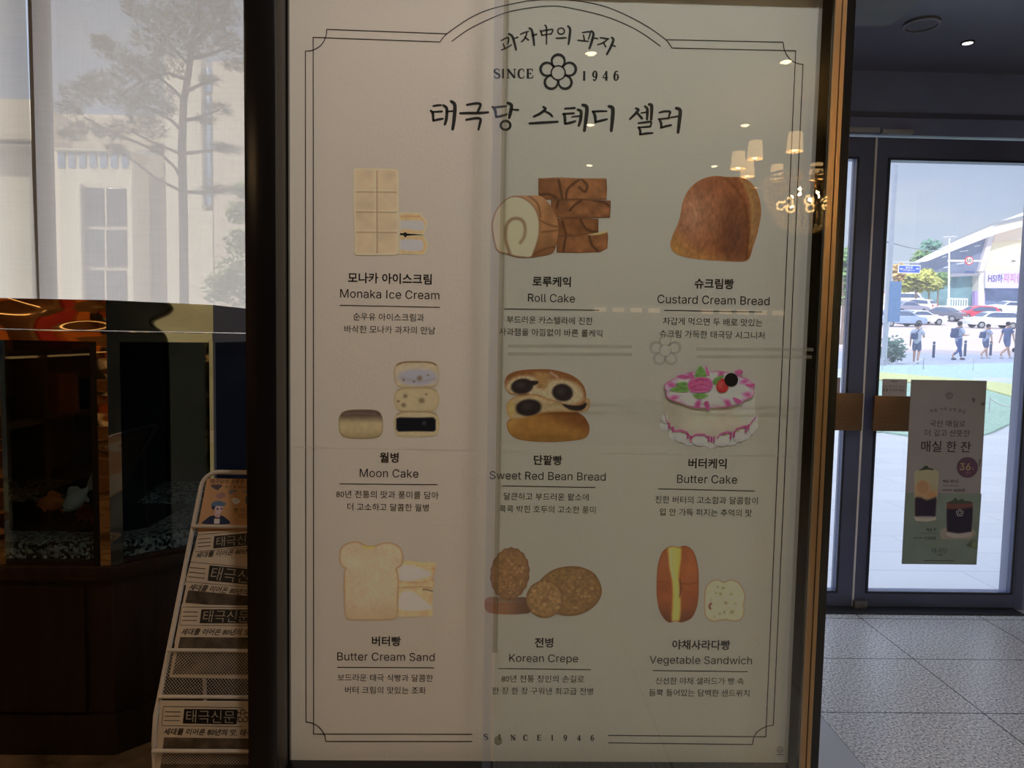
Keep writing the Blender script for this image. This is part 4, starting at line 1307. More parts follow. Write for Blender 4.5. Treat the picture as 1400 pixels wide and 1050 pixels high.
def slice_(k):
    k.noise(16, .05, 62).noise(2, .05, 63).edge((122, 84, 48), 1.9, .8)
    k.line(T([(330, 115), (355, 118), (380, 118)]), 3, (156, 130, 48), 1.8, .7).grad((134, 104, 72), T([(370, 400)])[0], T([(380, 540)])[0], .6).blob(*T([(300, 200)])[0], 18, 10, (160, 134, 106), .9, .4)
p.patch(T([(184, 178), (194, 122), (238, 90), (292, 85), (335, 104), (362, 108), (392, 106), (432, 92), (490, 92), (536, 120), (553, 172), (546, 218), (522, 238), (516, 250), (526, 290), (524, 400), (522, 500), (506, 528), (450, 536), (350, 538), (250, 536), (222, 522), (212, 450), (210, 330), (212, 252), (220, 240), (194, 222)]), (148, 120, 90), slice_)
p.make('cream_sandwich_picture', poster)

# korean crepes
T = crop((640, 720), 4.2)
p = Pic(POSTER, (112, 109, 97))
def stackp(k):
    for y in (440, 452, 464, 476, 488): k.line(T([(97, y - 4), (150, y + 2), (260, y + 4), (356, y - 4)]), .8, (66, 44, 30), .7, .8)
    k.blob(*T([(225, 418)])[0], 28, 4, (92, 78, 62), .5, .8).grad((66, 46, 32), T([(200, 450)])[0], T([(350, 460)])[0], .8)
p.patch(T([(94, 440), (100, 416), (130, 403), (240, 406), (330, 405), (358, 436), (357, 490), (300, 501), (220, 504), (130, 496), (98, 474)]), (122, 84, 56), stackp)
def crepe(sd, cx, cy):
    def f(k):
        k.noise(3, .18, sd).noise(1.6, .10, sd + 1).edge((82, 56, 32), 2.6, .7).blob(*T([(cx, cy)])[0], 4, 3, (88, 60, 34), .9, .5)
        rs = np.random.RandomState(sd)
        for _ in range(16):
            a = rs.rand() * 6.28; r = rs.rand() ** .5
            k.blob(*T([(cx + 95 * r * math.cos(a), cy + 100 * r * math.sin(a))])[0], .8 + rs.rand(), .8 + rs.rand(), (158, 130, 86), .8, .55)
    return f
pts = []
for i in range(80):
    a = 2 * PI * i / 80
    s = 1 + .055 * abs(math.sin(a * 9)) - .03
    pts.append((240 + 112 * s * math.cos(a) - 8 * math.sin(a), 270 + 150 * s * math.sin(a)))
p.patch(T(pts), (106, 77, 46), crepe(71, 240, 280), smooth=False, step=1.0)
p.patch(T([(412, 400), (400, 330), (440, 280), (500, 242), (580, 226), (660, 234), (730, 274), (766, 350), (758, 410), (716, 464), (650, 500), (590, 511), (520, 504), (460, 480)]), (102, 76, 43), crepe(73, 620, 370), step=1.0)
p.patch(T([(440 + 108 * math.cos(a * PI / 20), 415 + 108 * math.sin(a * PI / 20)) for a in range(40)]), (116, 88, 52), crepe(75, 440, 415), smooth=False, step=1.0)
p.make('korean_crepe_picture', poster)

# vegetable sandwich
p = Pic(POSTER, (118, 116, 104))
T = crop((860, 720), 4.2)
def bunv(k):
    k.noise(7, .10, 81, 12).blob(*T([(350, 240)])[0], 9, 18, (142, 84, 48), .9, .7).blob(*T([(195, 200)])[0], 8, 16, (138, 82, 46), .9, .6)
    k.grad((70, 42, 26), T([(280, 420)])[0], T([(280, 560)])[0], .75)
    k.patch(T([(226, 114), (292, 114), (298, 180), (290, 240), (286, 300), (292, 380), (296, 460), (286, 540), (246, 540), (248, 460), (250, 380), (246, 300), (232, 240), (226, 170)]), (176, 146, 66), 1.6, .95)
    k.line(T([(262, 120), (262, 200), (262, 290), (272, 400), (266, 535)]), 4, (190, 166, 84), 2.4, .8).line(T([(240, 130), (240, 200), (252, 290)]), 2.5, (184, 172, 120), 1.5, .7)
    k.line(T([(290, 300), (296, 350), (290, 400)]), 1.5, (58, 30, 18), 1, .8).line(T([(300, 325), (340, 330), (385, 322)]), 1.2, (84, 44, 24), 1.4, .7).line(T([(160, 320), (200, 315), (235, 330)]), 1.2, (86, 46, 26), 1.4, .6).edge((96, 56, 32), 1.6, .6)
p.patch(T([(157, 330), (160, 270), (166, 215), (190, 145), (238, 110), (280, 116), (330, 110), (374, 150), (397, 240), (400, 340), (398, 400), (388, 465), (358, 524), (302, 549), (268, 542), (222, 547), (178, 492), (160, 410)]), (122, 66, 34), bunv, step=1.0)
def slv(k):
    k.noise(2.4, .09, 83).edge((112, 82, 50), 1.3, .8)
    for x, y, r in ((510, 345, 7), (540, 352, 9), (525, 384, 9), (585, 386, 8), (556, 436, 11), (590, 488, 12), (520, 500, 8), (470, 420, 6), (610, 440, 6), (490, 515, 5), (545, 490, 9), (500, 380, 5)):
        k.blob(*T([(x, y)])[0], r / 4.2, r / 5.6, (104, 104, 62), .7, .8, x)
    k.line(T([(470, 440), (460, 455), (466, 470)]), 2.6, (86, 34, 30), .8, .9)
p.patch(T([(432, 430), (433, 390), (440, 345), (470, 313), (510, 303), (546, 316), (582, 303), (626, 318), (658, 362), (667, 410), (660, 440), (660, 500), (638, 536), (600, 542), (548, 535), (482, 544), (446, 524), (432, 490)]), (160, 148, 114), slv, step=1.0)
p.make('vegetable_sandwich_picture', poster)

# ------------------------------------------------------------------ aquarium on its dark wooden cabinet
cA = atZ(157, 1033, 0)
AY = cA.y
c1 = V((.7071, .7071, 0))
rr = ray(291, 600)
s_ = (cA.x - rr.x / rr.y * AY) / (rr.x / rr.y * .7071 - .7071)
PA = V((cA.x, AY, 0)); PB = PA + c1 * s_
BX, BY = PB.x, 3.40
LX = -3.05
ZT0 = atY(75, 768, AY).z                       # gravel line / tank foot
ZB0, ZB1 = atY(75, 466, AY).z, atY(75, 409, AY).z
ZBM = atY(75, 452, AY).z
def octo(d=0.0):
    """plan of the tank, pulled in by d"""
    k = d * .4142
    return [(LX + d, AY + d), (PA.x - k, AY + d), (PB.x - d, PB.y + k), (BX - d, BY - d), (LX + d, BY - d)]
def ring(d, z):
    return [V((x, y, z)) for x, y in octo(d)]
m_wood = mat('dark_walnut', (44, 28, 20), rough=.34, var=.35, vscale=5, stretch=(6, 6, .8))
m_wood2 = mat('dark_walnut_panel', (38, 25, 18), rough=.3, var=.35, vscale=5, stretch=(6, 6, .8))
cab = thing('aquarium_cabinet', 'dark wooden cabinet with canted corner carrying the fish tank', 'cabinet', (-2.1, 2.9, 0))
ZC = ZT0 - .012
obj('body', MB().prism(ring(.012, .14), (0, 0, ZC - .05 - .14)), m_wood, cab, bevel=.003)
obj('plinth', MB().prism(ring(0, 0), (0, 0, .14)), m_wood2, cab, bevel=.004)
obj('cabinet_top', MB().prism(ring(-.012, ZC - .05), (0, 0, .05)), m_wood, cab, bevel=.006)
for xa, xb in ((-2.96, -1.87), (-1.85, PA.x - .09)):
    d = obj('door', MB().box(xa, xb, AY - .006, AY + .012, .155, ZC - .07), m_wood2, cab, bevel=.003)
    obj('door_knob', MB().ell((xb - .05 if xb < -1.86 else xa + .05, AY - .02, .42), (.012, .014, .012)), mat('aged_brass', (110, 84, 50), rough=.4, metal=.9), d)

def gold_mat():
    """polished brass sheet with shallow dents that bend its reflections"""
    m = mat('polished_gold', (238, 220, 184), rough=.03, metal=1.0, var=.04)
    t = m.node_tree
    b = t.nodes['Principled BSDF']
    tc_ = t.nodes.new('ShaderNodeTexCoord')
    mp_ = t.nodes.new('ShaderNodeMapping')
    mp_.inputs['Scale'].default_value = (2.2, 2.2, 6)
    n_ = t.nodes.new('ShaderNodeTexNoise')
    n_.inputs['Scale'].default_value = 1.1
    n_.inputs['Detail'].default_value = 1
    bp = t.nodes.new('ShaderNodeBump')
    bp.inputs['Strength'].default_value = .55
    bp.inputs['Distance'].default_value = .022
    t.links.new(tc_.outputs['Object'], mp_.inputs['Vector'])
    t.links.new(mp_.outputs['Vector'], n_.inputs['Vector'])
    t.links.new(n_.outputs['Fac'], bp.inputs['Height'])
    t.links.new(bp.outputs['Normal'], b.inputs['Normal'])
    return m
m_gold = gold_mat()
tank = thing('aquarium', 'large canted fish tank trimmed in polished gold on the dark cabinet', 'aquarium', (-2.1, 2.9, ZC))
def wall_strip(d0, d1, z0, z1, i):
    a, b = ring(d0, z0)[i], ring(d0, z0)[i + 1]
    c, e_ = ring(d1, z0)[i + 1], ring(d1, z0)[i]
    return MB().prism([a, b, c, e_], (0, 0, z1 - z0))
def band(z0, z1, d):
    mb = MB()
    for i in range(4):
        mb.add(wall_strip(d, d + .03, z0, z1, i).v, [(0, 3, 2, 1), (4, 5, 6, 7), (0, 1, 5, 4), (1, 2, 6, 5), (2, 3, 7, 6), (3, 0, 4, 7)])
    return mb
obj('top_band', band(ZBM + .003, ZB1, -.006), m_gold, tank, weld=False, smooth=False, label='upper polished gold band')
obj('top_band', band(ZB0, ZBM - .001, -.002), m_gold, tank, weld=False, smooth=False, label='lower polished gold band')
obj('lid', MB().prism(ring(.03, ZB1 - .02), (0, 0, .012)), m_wood2, tank)
obj('tank_floor', MB().prism(ring(.004, ZC + .001), (0, 0, .014)), m_wood2, tank)
m_tank = glass_mat('tank_glass', (.72, .80, .84), ior=1.5)
for i in range(3):
    obj('glass_pane', wall_strip(.008, .016, ZC + .016, ZB0 + .01, i), m_tank, tank)
m_back = mat('tank_backing', (16, 20, 25), rough=.35, var=.2)
obj('back_panel', wall_strip(.005, .014, ZC + .016, ZB0 + .01, 3).add(*(lambda q: (q.v, q.f))(MB().box(LX + .005, LX + .014, AY + .02, BY - .01, ZC + .016, ZB0 + .01))), m_back, tank)
# slanted dark baffle deeper in the tank hides the filter bay
obj('filter_panel', MB().box(PA.x - .30, PA.x - .29, AY + .30, BY - .02, ZC + .02, ZB0 - .02), mat('filter_panel_plastic', (24, 32, 38), rough=.3), tank)
# corner posts, folded round each corner
def post(px0, px1, i, w0, w1):
    """gold angle: w0 on the face before corner i, w1 on the face after it"""
    P = ring(-.004, ZC + .002)
    Q = ring(.018, ZC + .002)
    a, b, c = P[i - 1], P[i], P[i + 1]
    u, w = (a - b).normalized(), (c - b).normalized()
    pts = [b + u * w0, b, b + w * w1]
    qi = Q[i]
    inner = [qi + w * w1 * .95, qi, qi + u * w0 * .95]
    mb = MB()
    h = ZB0 - ZC + .004
    n = 22
    prof = pts + inner
    vs = []
    for k in range(n + 1):
        vs += [p + V((0, 0, h * k / n)) for p in prof]
    fs = []
    m = len(prof)
    for k in range(n):
        for j in range(m):
            fs.append((k * m + j, k * m + (j + 1) % m, (k + 1) * m + (j + 1) % m, (k + 1) * m + j))
    fs += [tuple(range(m)), tuple(range(n * m, n * m + m))]
    return mb.add(vs, fs)
obj('corner_post', post(0, 0, 1, .034, .039), m_gold, tank, smooth=False)
obj('corner_post', post(0, 0, 2, .014, .022), m_gold, tank, smooth=False)
xl = atY(4, 600, AY).x
obj('corner_post', MB().box(xl - .05, xl, AY - .005, AY + .018, ZC + .002, ZB0), m_gold, tank, smooth=False)
obj('black_gasket', MB().prism([ring(-.001, ZC)[1] + V((-.056, 0, 0)), ring(-.001, ZC)[1] + V((-.034, 0, 0)), ring(.008, ZC)[1] + V((-.034, 0, 0)), ring(.008, ZC)[1] + V((-.056, 0, 0))], (0, 0, ZB0 - ZC)), mat('gasket_black', (10, 10, 11), rough=.4), tank)
def water_mat():
    m, t, out = node_mat('tank_water')
    tr = t.nodes.new('ShaderNodeBsdfTransparent'); tr.inputs['Color'].default_value = (.90, .95, .96, 1)
    gl = t.nodes.new('ShaderNodeBsdfGlossy'); gl.inputs['Roughness'].default_value = .02
    n = t.nodes.new('ShaderNodeTexNoise'); n.inputs['Scale'].default_value = 9
    bp = t.nodes.new('ShaderNodeBump'); bp.inputs['Strength'].default_value = .15
    fr = t.nodes.new('ShaderNodeFresnel'); fr.inputs['IOR'].default_value = 1.15
    mx = t.nodes.new('ShaderNodeMixShader')
    t.links.new(n.outputs['Fac'], bp.inputs['Height']); t.links.new(bp.outputs['Normal'], gl.inputs['Normal'])
    t.links.new(fr.outputs[0], mx.inputs['Fac']); t.links.new(tr.outputs[0], mx.inputs[1]); t.links.new(gl.outputs[0], mx.inputs[2])
    t.links.new(mx.outputs[0], out.inputs['Surface'])
    return m
obj('water', MB().prism(ring(.018, ZC + .03), (0, 0, ZB0 - ZC - .08)), water_mat(), tank)
# gravel bed
def gravel_mat():
    m, t, out = node_mat('gravel_stones')
    b = t.nodes.new('ShaderNodeBsdfPrincipled')
    g = t.nodes.new('ShaderNodeTexCoord')
    v = t.nodes.new('ShaderNodeTexVoronoi'); v.inputs['Scale'].default_value = 95
    t.links.new(g.outputs['Object'], v.inputs['Vector'])
    s = t.nodes.new('ShaderNodeSeparateColor')
    t.links.new(v.outputs['Color'], s.inputs[0])
    r = t.nodes.new('ShaderNodeValToRGB'); r.color_ramp.interpolation = 'CONSTANT'
    r.color_ramp.elements[0].color = lin((30, 30, 28)) + (1,)
    r.color_ramp.elements[1].position = .36; r.color_ramp.elements[1].color = lin((200, 196, 182)) + (1,)
    for ps, c in ((.60, (150, 146, 136)), (.8, (228, 222, 208))):
        q = r.color_ramp.elements.new(ps); q.color = lin(c) + (1,)
    t.links.new(s.outputs[0], r.inputs['Fac']); t.links.new(r.outputs['Color'], b.inputs['Base Color'])
    bp = t.nodes.new('ShaderNodeBump'); bp.inputs['Strength'].default_value = 1; bp.inputs['Distance'].default_value = .006; bp.invert = True
    t.links.new(v.outputs['Distance'], bp.inputs['Height']); t.links.new(bp.outputs['Normal'], b.inputs['Normal'])
    b.inputs['Roughness'].default_value = .5
    t.links.new(b.outputs[0], out.inputs['Surface'])
    return m
gm = MB()
rows = [ring(.020, 0), ring(.05, 0), ring(.10, 0), ring(.18, 0), ring(.26, 0), ring(.36, 0), ring(.46, 0)]
zg = [ZC + .016] + [atY(75, y, AY + d).z for y, d in ((742, .02), (738, .05), (734, .10), (730, .18), (727, .26), (725, .36), (724, .46))]
outer = rows[0]
vs = [p + V((0, 0, zg[0])) for p in outer]
for j, rg in enumerate(rows):
    vs += [p + V((0, 0, zg[j + 1])) for p in rg]
fs = []
n = 5
for j in range(len(rows)):
    for i in range(n):
        fs.append((j * n + i, j * n + (i + 1) % n, (j + 1) * n + (i + 1) % n, (j + 1) * n + i))
fs.append(tuple(range(len(rows) * n, len(rows) * n + n)))
gravel = obj('gravel', MB().add(vs, fs), gravel_mat())
tag(gravel, 'black and white gravel on the floor of the fish tank', 'gravel', kind='stuff')
# goldfish
def fish(name, label, pos, L, head, pitch, cb, cf, roll=0):
    t = thing('goldfish', label, 'fish', pos, 'goldfish in the tank')
    R = Matrix.Rotation(head, 3, 'Z') @ Matrix.Rotation(pitch, 3, 'Y') @ Matrix.Rotation(roll, 3, 'X')
    P = V(pos)
    prof = [(.50, .015, .012, 0), (.47, .055, .045, -.005), (.40, .11, .085, .0), (.30, .165, .115, .005), (.15, .215, .135, .005), (0, .225, .13, 0), (-.15, .19, .105, 0), (-.30, .12, .062, .005), (-.42, .065, .03, .01), (-.50, .06, .016, .01)]
    n = 16
    vs, fs = [], []
    for x, h, w, z in prof:
        for k in range(n):
            a = 2 * PI * k / n
            vs.append(P + R @ V((x * L, w * L * math.cos(a), (z + h * math.sin(a)) * L)))
    for j in range(len(prof) - 1):
        for k in range(n):
            fs.append((j * n + k, j * n + (k + 1) % n, (j + 1) * n + (k + 1) % n, (j + 1) * n + k))
    fs += [tuple(range(n)), tuple(range((len(prof) - 1) * n, len(prof) * n))]
    b = obj('body', MB().add(vs, fs), cb, t)
    def fin(nm, pts, th):
        d = R @ V((0, th * L, 0))
        mb = MB().prism([P + R @ (V(p) * L) - d / 2 for p in pts], d)
        return obj(nm, mb, cf, t)
    fin('tail_fin', [(-.46, 0, .05), (-.62, 0, .16), (-.86, 0, .26), (-.92, 0, .12), (-.74, 0, .02), (-.90, 0, -.10), (-.84, 0, -.24), (-.62, 0, -.12), (-.46, 0, -.03)], .012)
    fin('dorsal_fin', [(.16, 0, .20), (.06, 0, .34), (-.06, 0, .36), (-.24, 0, .26), (-.30, 0, .13), (-.1, 0, .2)], .012)
    fin('anal_fin', [(-.18, 0, -.16), (-.28, 0, -.28), (-.36, 0, -.22), (-.32, 0, -.10)], .012)
    for s in (-1, 1):
        mb = MB().prism([P + R @ (V((x, s * y, z)) * L) for x, y, z in ((.22, .12, -.06), (.10, .24, -.16), (.02, .22, -.20), (.12, .12, -.12))], R @ V((0, 0, .01 * L)))
        obj('pectoral_fin', mb, cf, t)
        obj('eye', MB().ell(P + R @ (V((.385, s * .085, .03)) * L), (.026 * L,) * 3, 10, 8), mat('fish_eye', (12, 12, 12), rough=.1), t)
    return t
m_or = mat('orange_scales', (214, 112, 44), rough=.3, var=.25, vscale=14)
m_wh = mat('white_scales', (216, 208, 204), rough=.3, var=.16, vscale=10)
m_rd = mat('red_orange_scales', (176, 64, 30), rough=.3, var=.3, vscale=12)
f1 = atY(104, 683, AY + .17); f2 = atY(72, 688, AY + .26); f3 = atY(118, 708, AY + .24)
fish('a', 'white goldfish nosing down over the gravel behind the tank glass', f1, .14, PI - .25, math.radians(38), m_wh, m_wh)
fish('b', 'orange goldfish hovering level behind the white goldfish', f2, .135, PI - .15, math.radians(4), m_or, m_or)
fish('c', 'dark red goldfish lying low on the gravel under the white goldfish', f3 + V((0, 0, .015)), .12, PI - .5, math.radians(2), m_rd, m_rd)

# ------------------------------------------------------------------ white wire rack with newspapers
RX = -.872
def railpt(x, y): return atX(x, y, RX)
m_wire = mat('white_wire_enamel', (236, 224, 206), rough=.4, var=.04)
rk0 = railpt(211, 985)
rack = thing('newspaper_rack', 'white wire floor rack stepped with newspapers beside the black sign frame', 'magazine rack', (RX + .2, rk0.y, 0))
pt = [railpt(*q) for q in ((277, 655), (262, 716), (241, 830), (227, 900), (213, 978))]
P_top, P_bot = pt[0], pt[-1]
foot = V((RX, P_bot.y - .012, .0))
RW = .44
rail = []
lean = (P_top - P_bot)
rail = [foot, V((RX, P_bot.y - .010, P_bot.z - .06)), P_bot]
for k in range(1, 9): rail.append(P_bot + lean * (k / 8) * .965)
up = lean.normalized()
tc0 = P_bot + lean * .965
Rr = .045
zc_top = railpt(284, 640).z
for k in range(1, 7):
    a = PI / 2 * k / 6
    rail.append(tc0 + up * (Rr * math.sin(a)) + V((Rr * (1 - math.cos(a)), 0, 0)))
end = rail[-1]
mirror = lambda p: V((2 * RX + RW - p.x, p.y, p.z))
full = rail + [mirror(p) for p in rail[::-1]]
obj('side_rail', MB().tube(full, .0068, 10), m_wire, rack, label='bent white tube frame')
RN = V((0, -lean.z, lean.y)).normalized()
if RN.y > 0: RN = -RN
RPL = Pl(P_bot, RN)                                   # the slope of the rack
def slope(t, out=0.0, x=RX):
    if t < 0:                                         # below the bend the rails drop straight down
        return V((x, P_bot.y - out - .008, P_bot.z + lean.z * t))
    return V((x, P_bot.y, P_bot.z)) + lean * t + RN * out
def tpar(y, px=262): 
    q = RPL.at(px, y)
    if q.z < P_bot.z: return (atX(212, y, RX).z - P_bot.z) / lean.z
    return (q - P_bot).dot(lean) / lean.dot(lean)
# back legs
for x in (RX + .012, RX + RW - .012):
    a = slope(.80, -.012, x)
    obj('rear_leg', MB().tube([a, V((x, a.y + .02, a.z * .5)), V((x, a.y + .03, 0))], .0055, 8), m_wire, rack)
# pockets: a front bar, a wire-mesh apron and a tray under each pile of papers
def pocket(ybar, ybot, out, mesh=True):
    """a pocket whose front bar reads at row ybar and whose foot reads at row ybot"""
    t0, t1 = tpar(ybar), tpar(ybot)
    ins = V((.007, 0, 0))
    f0, f1 = slope(t0, out) + ins, slope(t1, out * .55) + ins
    p = obj('pocket_bar', MB().tube([slope(t0, 0), f0, mirror(f0), mirror(slope(t0, 0))], .0052, 8), m_wire, rack)
    if mesh:
        mb = MB()
        W_, n_ = RW - .014, 46
        H = (f0 - f1)
        st = .0085
        for k in range(-int(H.length / st) - 1, int(W_ / st) + 1):
            for sg in (1, -1):
                # diagonal wires at 45 degrees clipped to the apron
                x0 = k * st
                h = H.length
                a, b = x0, x0 + h
                u0, u1 = max(a, 0), min(b, W_)
                if u1 - u0 < .004: continue
                q0, q1 = (u0 - a) / h, (u1 - a) / h
                if sg < 0: u0, u1 = W_ - u0, W_ - u1
                A_ = f1 + H * q0 + V((u0, 0, 0)); B_ = f1 + H * q1 + V((u1, 0, 0))
                mb.tube([A_, B_], .00055, 3, caps=False)
        obj('wire_mesh', mb, m_wire, p, weld=False, smooth=False)
        tr = MB().tube([slope(t1, 0), f1, mirror(f1), mirror(slope(t1, 0))], .0035, 8)
        obj('tray_bar', tr, m_wire, p)
        for q in (0, 1):
            x_ = RX + .007 if q == 0 else RX + RW - .007
            obj('side_stay', MB().tube([V((x_, f0.y, f0.z)), V((x_, f1.y, f1.z))], .0034, 8), m_wire, p)
pocket(721, 752, .016, False)
pocket(890, 953, .024)
pocket(1018, 1075, .026)
t_ = tpar(953)
obj('cross_bar', MB().tube([slope(t_, .018) + V((.006, 0, 0)), mirror(slope(t_, .018) + V((.006, 0, 0)))], .0052, 8), m_wire, rack)

m_news = mat('newsprint', (228, 212, 188), rough=.8, var=.05, vscale=20)
m_photo = mat('newspaper_photo', (96, 82, 66), rough=.7, var=.65, vscale=26)
def paper(label, rows, out, corners, mast, head, photo, logo=None, tilt=0):
    """one folded newspaper lying in the rack; rows measured in the photograph, out = distance off the slope"""
    pl = rows or Pl(P_bot + RN * out, RN)
    q = [pl.at(*c) for c in corners]
    w = RW - .03
    base = (q[0] + q[3]) / 2
    t = thing('newspaper', label, 'newspaper', q[3], 'newspapers in the wire rack')
    ux = (q[1] - q[0]).normalized()
    tl, bl = q[0], q[3]
    tr, br = tl + ux * w, bl + ux * w
    obj('sheet', MB().prism([tl, bl, br, tr], -pl.n * .004), m_news, t, bevel=.0015)
    dz = .0008
    mb = MB()
    # masthead block with reversed-out title
    a, b, c, d = mast
    blk = MB()
    A_, B_, C_, D_ = pl.at(*a, dz), pl.at(*b, dz), pl.at(*c, dz), pl.at(*d, dz)
    u = (B_ - A_).normalized()
    L_ = (A_ - D_).length * 3.72
    blk.quad(D_, D_ + u * L_, A_ + u * L_, A_)
    blo = obj('masthead_block', blk, INK, t, smooth=False)
    x0, x1 = a[0] + (d[0] - a[0]) * .5, 0
    h = d[1] - a[1]
    sl = (b[1] - a[1]) / (b[0] - a[0])
    mt = MB()
    xs = (a[0] + d[0]) / 2 + 4
    wpx = h * 3.72 - 8
    ym = (a[1] + d[1]) / 2
    text(mt, pl, '태극신문', xs, xs + wpx, ym + sl * 4, dz + .0006, bold=-.004, yc2=ym + sl * (4 + wpx))
    obj('masthead_title', mt, mat('reversed_paper', (190, 178, 158), rough=.8), blo, weld=False, smooth=False)
    if logo:
        flower(mb, pl, logo[0], logo[1], logo[2], dz, k=1.0)
    hx0, hx1, hy, body, sh = head
    text(mb, pl, body, hx0, hx1, hy, dz, bold=.016, yc2=hy + sl * (hx1 - hx0), shear=.25)
    # ear box with small print and the rule lines
    ex0, ex1 = a[0] - h * 1.28, a[0] - h * .22
    for k in range(3):
        yy = a[1] + h * (.2 + .3 * k) - sl * h * .7
        stroke(mb, pl, [(ex0 + (d[0] - a[0]) * (.2 + .3 * k), yy), (ex1 + (d[0] - a[0]) * (.2 + .3 * k), yy + sl * (ex1 - ex0))], .9, dz, cap=False)
    off = (d[0] - a[0])
    stroke(mb, pl, [(ex0 - 3, a[1] - 2 - sl * h), (ex0 - 3 + off, d[1] + 2 - sl * h)], .6, dz, cap=False)
    for yy, xx in ((a[1] - 3, ex0 - 3), (d[1] + 3, ex0 - 3 + off)):
        stroke(mb, pl, [(xx, yy - sl * h), (xx + 110, yy - sl * h + sl * 110)], .6, dz, cap=False)
    obj('headline_print', mb, mat('news_ink', (52, 46, 40)), t, weld=False, smooth=False)
    if photo:
        f = MB()
        A_, D_ = pl.at(*photo[0], dz), pl.at(*photo[1], dz)
        f.quad(D_, D_ + u * (w * .80), A_ + u * (w * .80), A_)
        obj('front_photo', f, m_photo, t, smooth=False)
    return t
HL = '세대를 이어온 80년의 맛, 태극'
paper('newspaper leaning in the pocket just below the illustrated leaflet', None, .005, [(271, 727), (340, 724), (340, 800), (252, 800)], [(293, 733), (339, 729), (339, 746), (291.5, 750)], (268, 378, 759.5, HL, 0), None)
paper('newspaper with a slightly crooked masthead, second one down from the leaflet', None, .010, [(262, 762), (340, 764), (340, 880), (238, 880)], [(286.5, 773), (340, 778), (340, 796), (284, 794)], (259, 372, 802.5, HL, 0), [(257.5, 807), (253.5, 824)])
paper('newspaper with straight masthead above the deep mesh pocket', None, .015, [(248, 826), (340, 828), (340, 926), (231, 926)], [(275.5, 833), (340, 833.5), (340, 852), (273, 852)], (248, 364, 863.8, HL, 0), [(246.5, 871), (236, 922)])
paper('newspaper in the lowest visible pocket with its whole masthead and flower mark showing', Pl(P_bot + V((0, -.016, 0)), (0, -1, .12)), .012, [(218.5, 958), (340, 959), (340, 1060), (211, 1060)], [(252, 969), (322, 970), (322, 989), (250, 989)], (224, 346, 1000, HL, 0), [(224.5, 1008), (219, 1052)], logo=(332, 979, 9))

# illustrated leaflet in the top pocket
LPL = Pl(P_bot + RN * .000, RN)
lf = thing('illustrated_leaflet', 'peach leaflet with a drawn man in a cap, top pocket of the rack', 'leaflet', LPL.at(275, 735))
q = [LPL.at(283, 654), LPL.at(269, 728)]
ux = V((1, 0, 0))
obj('card', MB().prism([q[0], q[1], q[1] + ux * .36, q[0] + ux * .345], -RN * .004), mat('peach_paper', (226, 178, 128), rough=.7), lf)
K = crop((255, 640), 13.12)
pp = Pic(LPL, (142, 104, 70), white=.62, dz=.0008)
def flat(pts, col, smooth=True): pp.patch(K(pts), col, lambda k: k.noise(2, .06, 91), smooth=smooth, step=1.0)
flat([(440, 320), (470, 296), (600, 294), (645, 320), (590, 370), (560, 396), (480, 360)], (70, 44, 30))
flat([(530, 490), (570, 456), (660, 436), (698, 468), (690, 520), (600, 550), (540, 530)], (128, 72, 46))
flat([(755, 440), (770, 395), (850, 392), (915, 400), (900, 430), (840, 440), (820, 468), (775, 466)], (104, 74, 46))
flat([(1000, 415), (1030, 395), (1090, 400), (1090, 440), (1030, 442)], (110, 80, 52))
flat([(810, 580), (860, 530), (965, 580), (950, 620), (880, 656)], (170, 128, 86))
flat([(1055, 560), (1070, 510), (1110, 505), (1110, 640), (1065, 630)], (76, 60, 42))
flat([(300, 1000), (340, 930), (420, 868), (500, 850), (620, 850), (700, 890), (770, 1000)], (26, 24, 26))
flat([(495, 1000), (500, 910), (600, 910), (596, 1000)], (176, 160, 146), False)
flat([(505, 850), (515, 790), (600, 790), (605, 870), (555, 900)], (160, 100, 68))
flat([(505, 700), (520, 660), (640, 660), (655, 720), (630, 790), (575, 825), (525, 795)], (170, 110, 76))
flat([(510, 890), (540, 880), (590, 890), (590, 912), (510, 912)], (110, 44, 32), False)
flat([(450, 700), (455, 640), (510, 600), (600, 590), (660, 610), (705, 630), (690, 670), (640, 690), (560, 680), (520, 700), (480, 745)], (72, 67, 56))
flat([(455, 690), (480, 680), (520, 700), (490, 750), (460, 730)], (34, 30, 28))
flat([(540, 735), (560, 722), (582, 735), (565, 755)], (24, 22, 22))
flat([(612, 728), (632, 716), (652, 728), (635, 745)], (24, 22, 22))
pp.make('drawn_print', lf)
def ltext(b, x0, x1, y, bd):
    a, c = K([(x0, y), (x1, y)])
    lt = MB(); text(lt, LPL, b, a[0], c[0], a[1], .0008, bold=bd)
    obj('leaflet_lettering', lt, mat('leaflet_ink', (50, 38, 30)), lf, weld=False, smooth=False)
ltext('태극당의 소중한 자산', 430, 1240, 240, .01)
ltext('오신 후 제과이야기', 690, 1240, 340, 0)
ltext('빵 아저씨', 850, 1240, 760, -.006)
ltext('이야기', 940, 1240, 860, -.006)

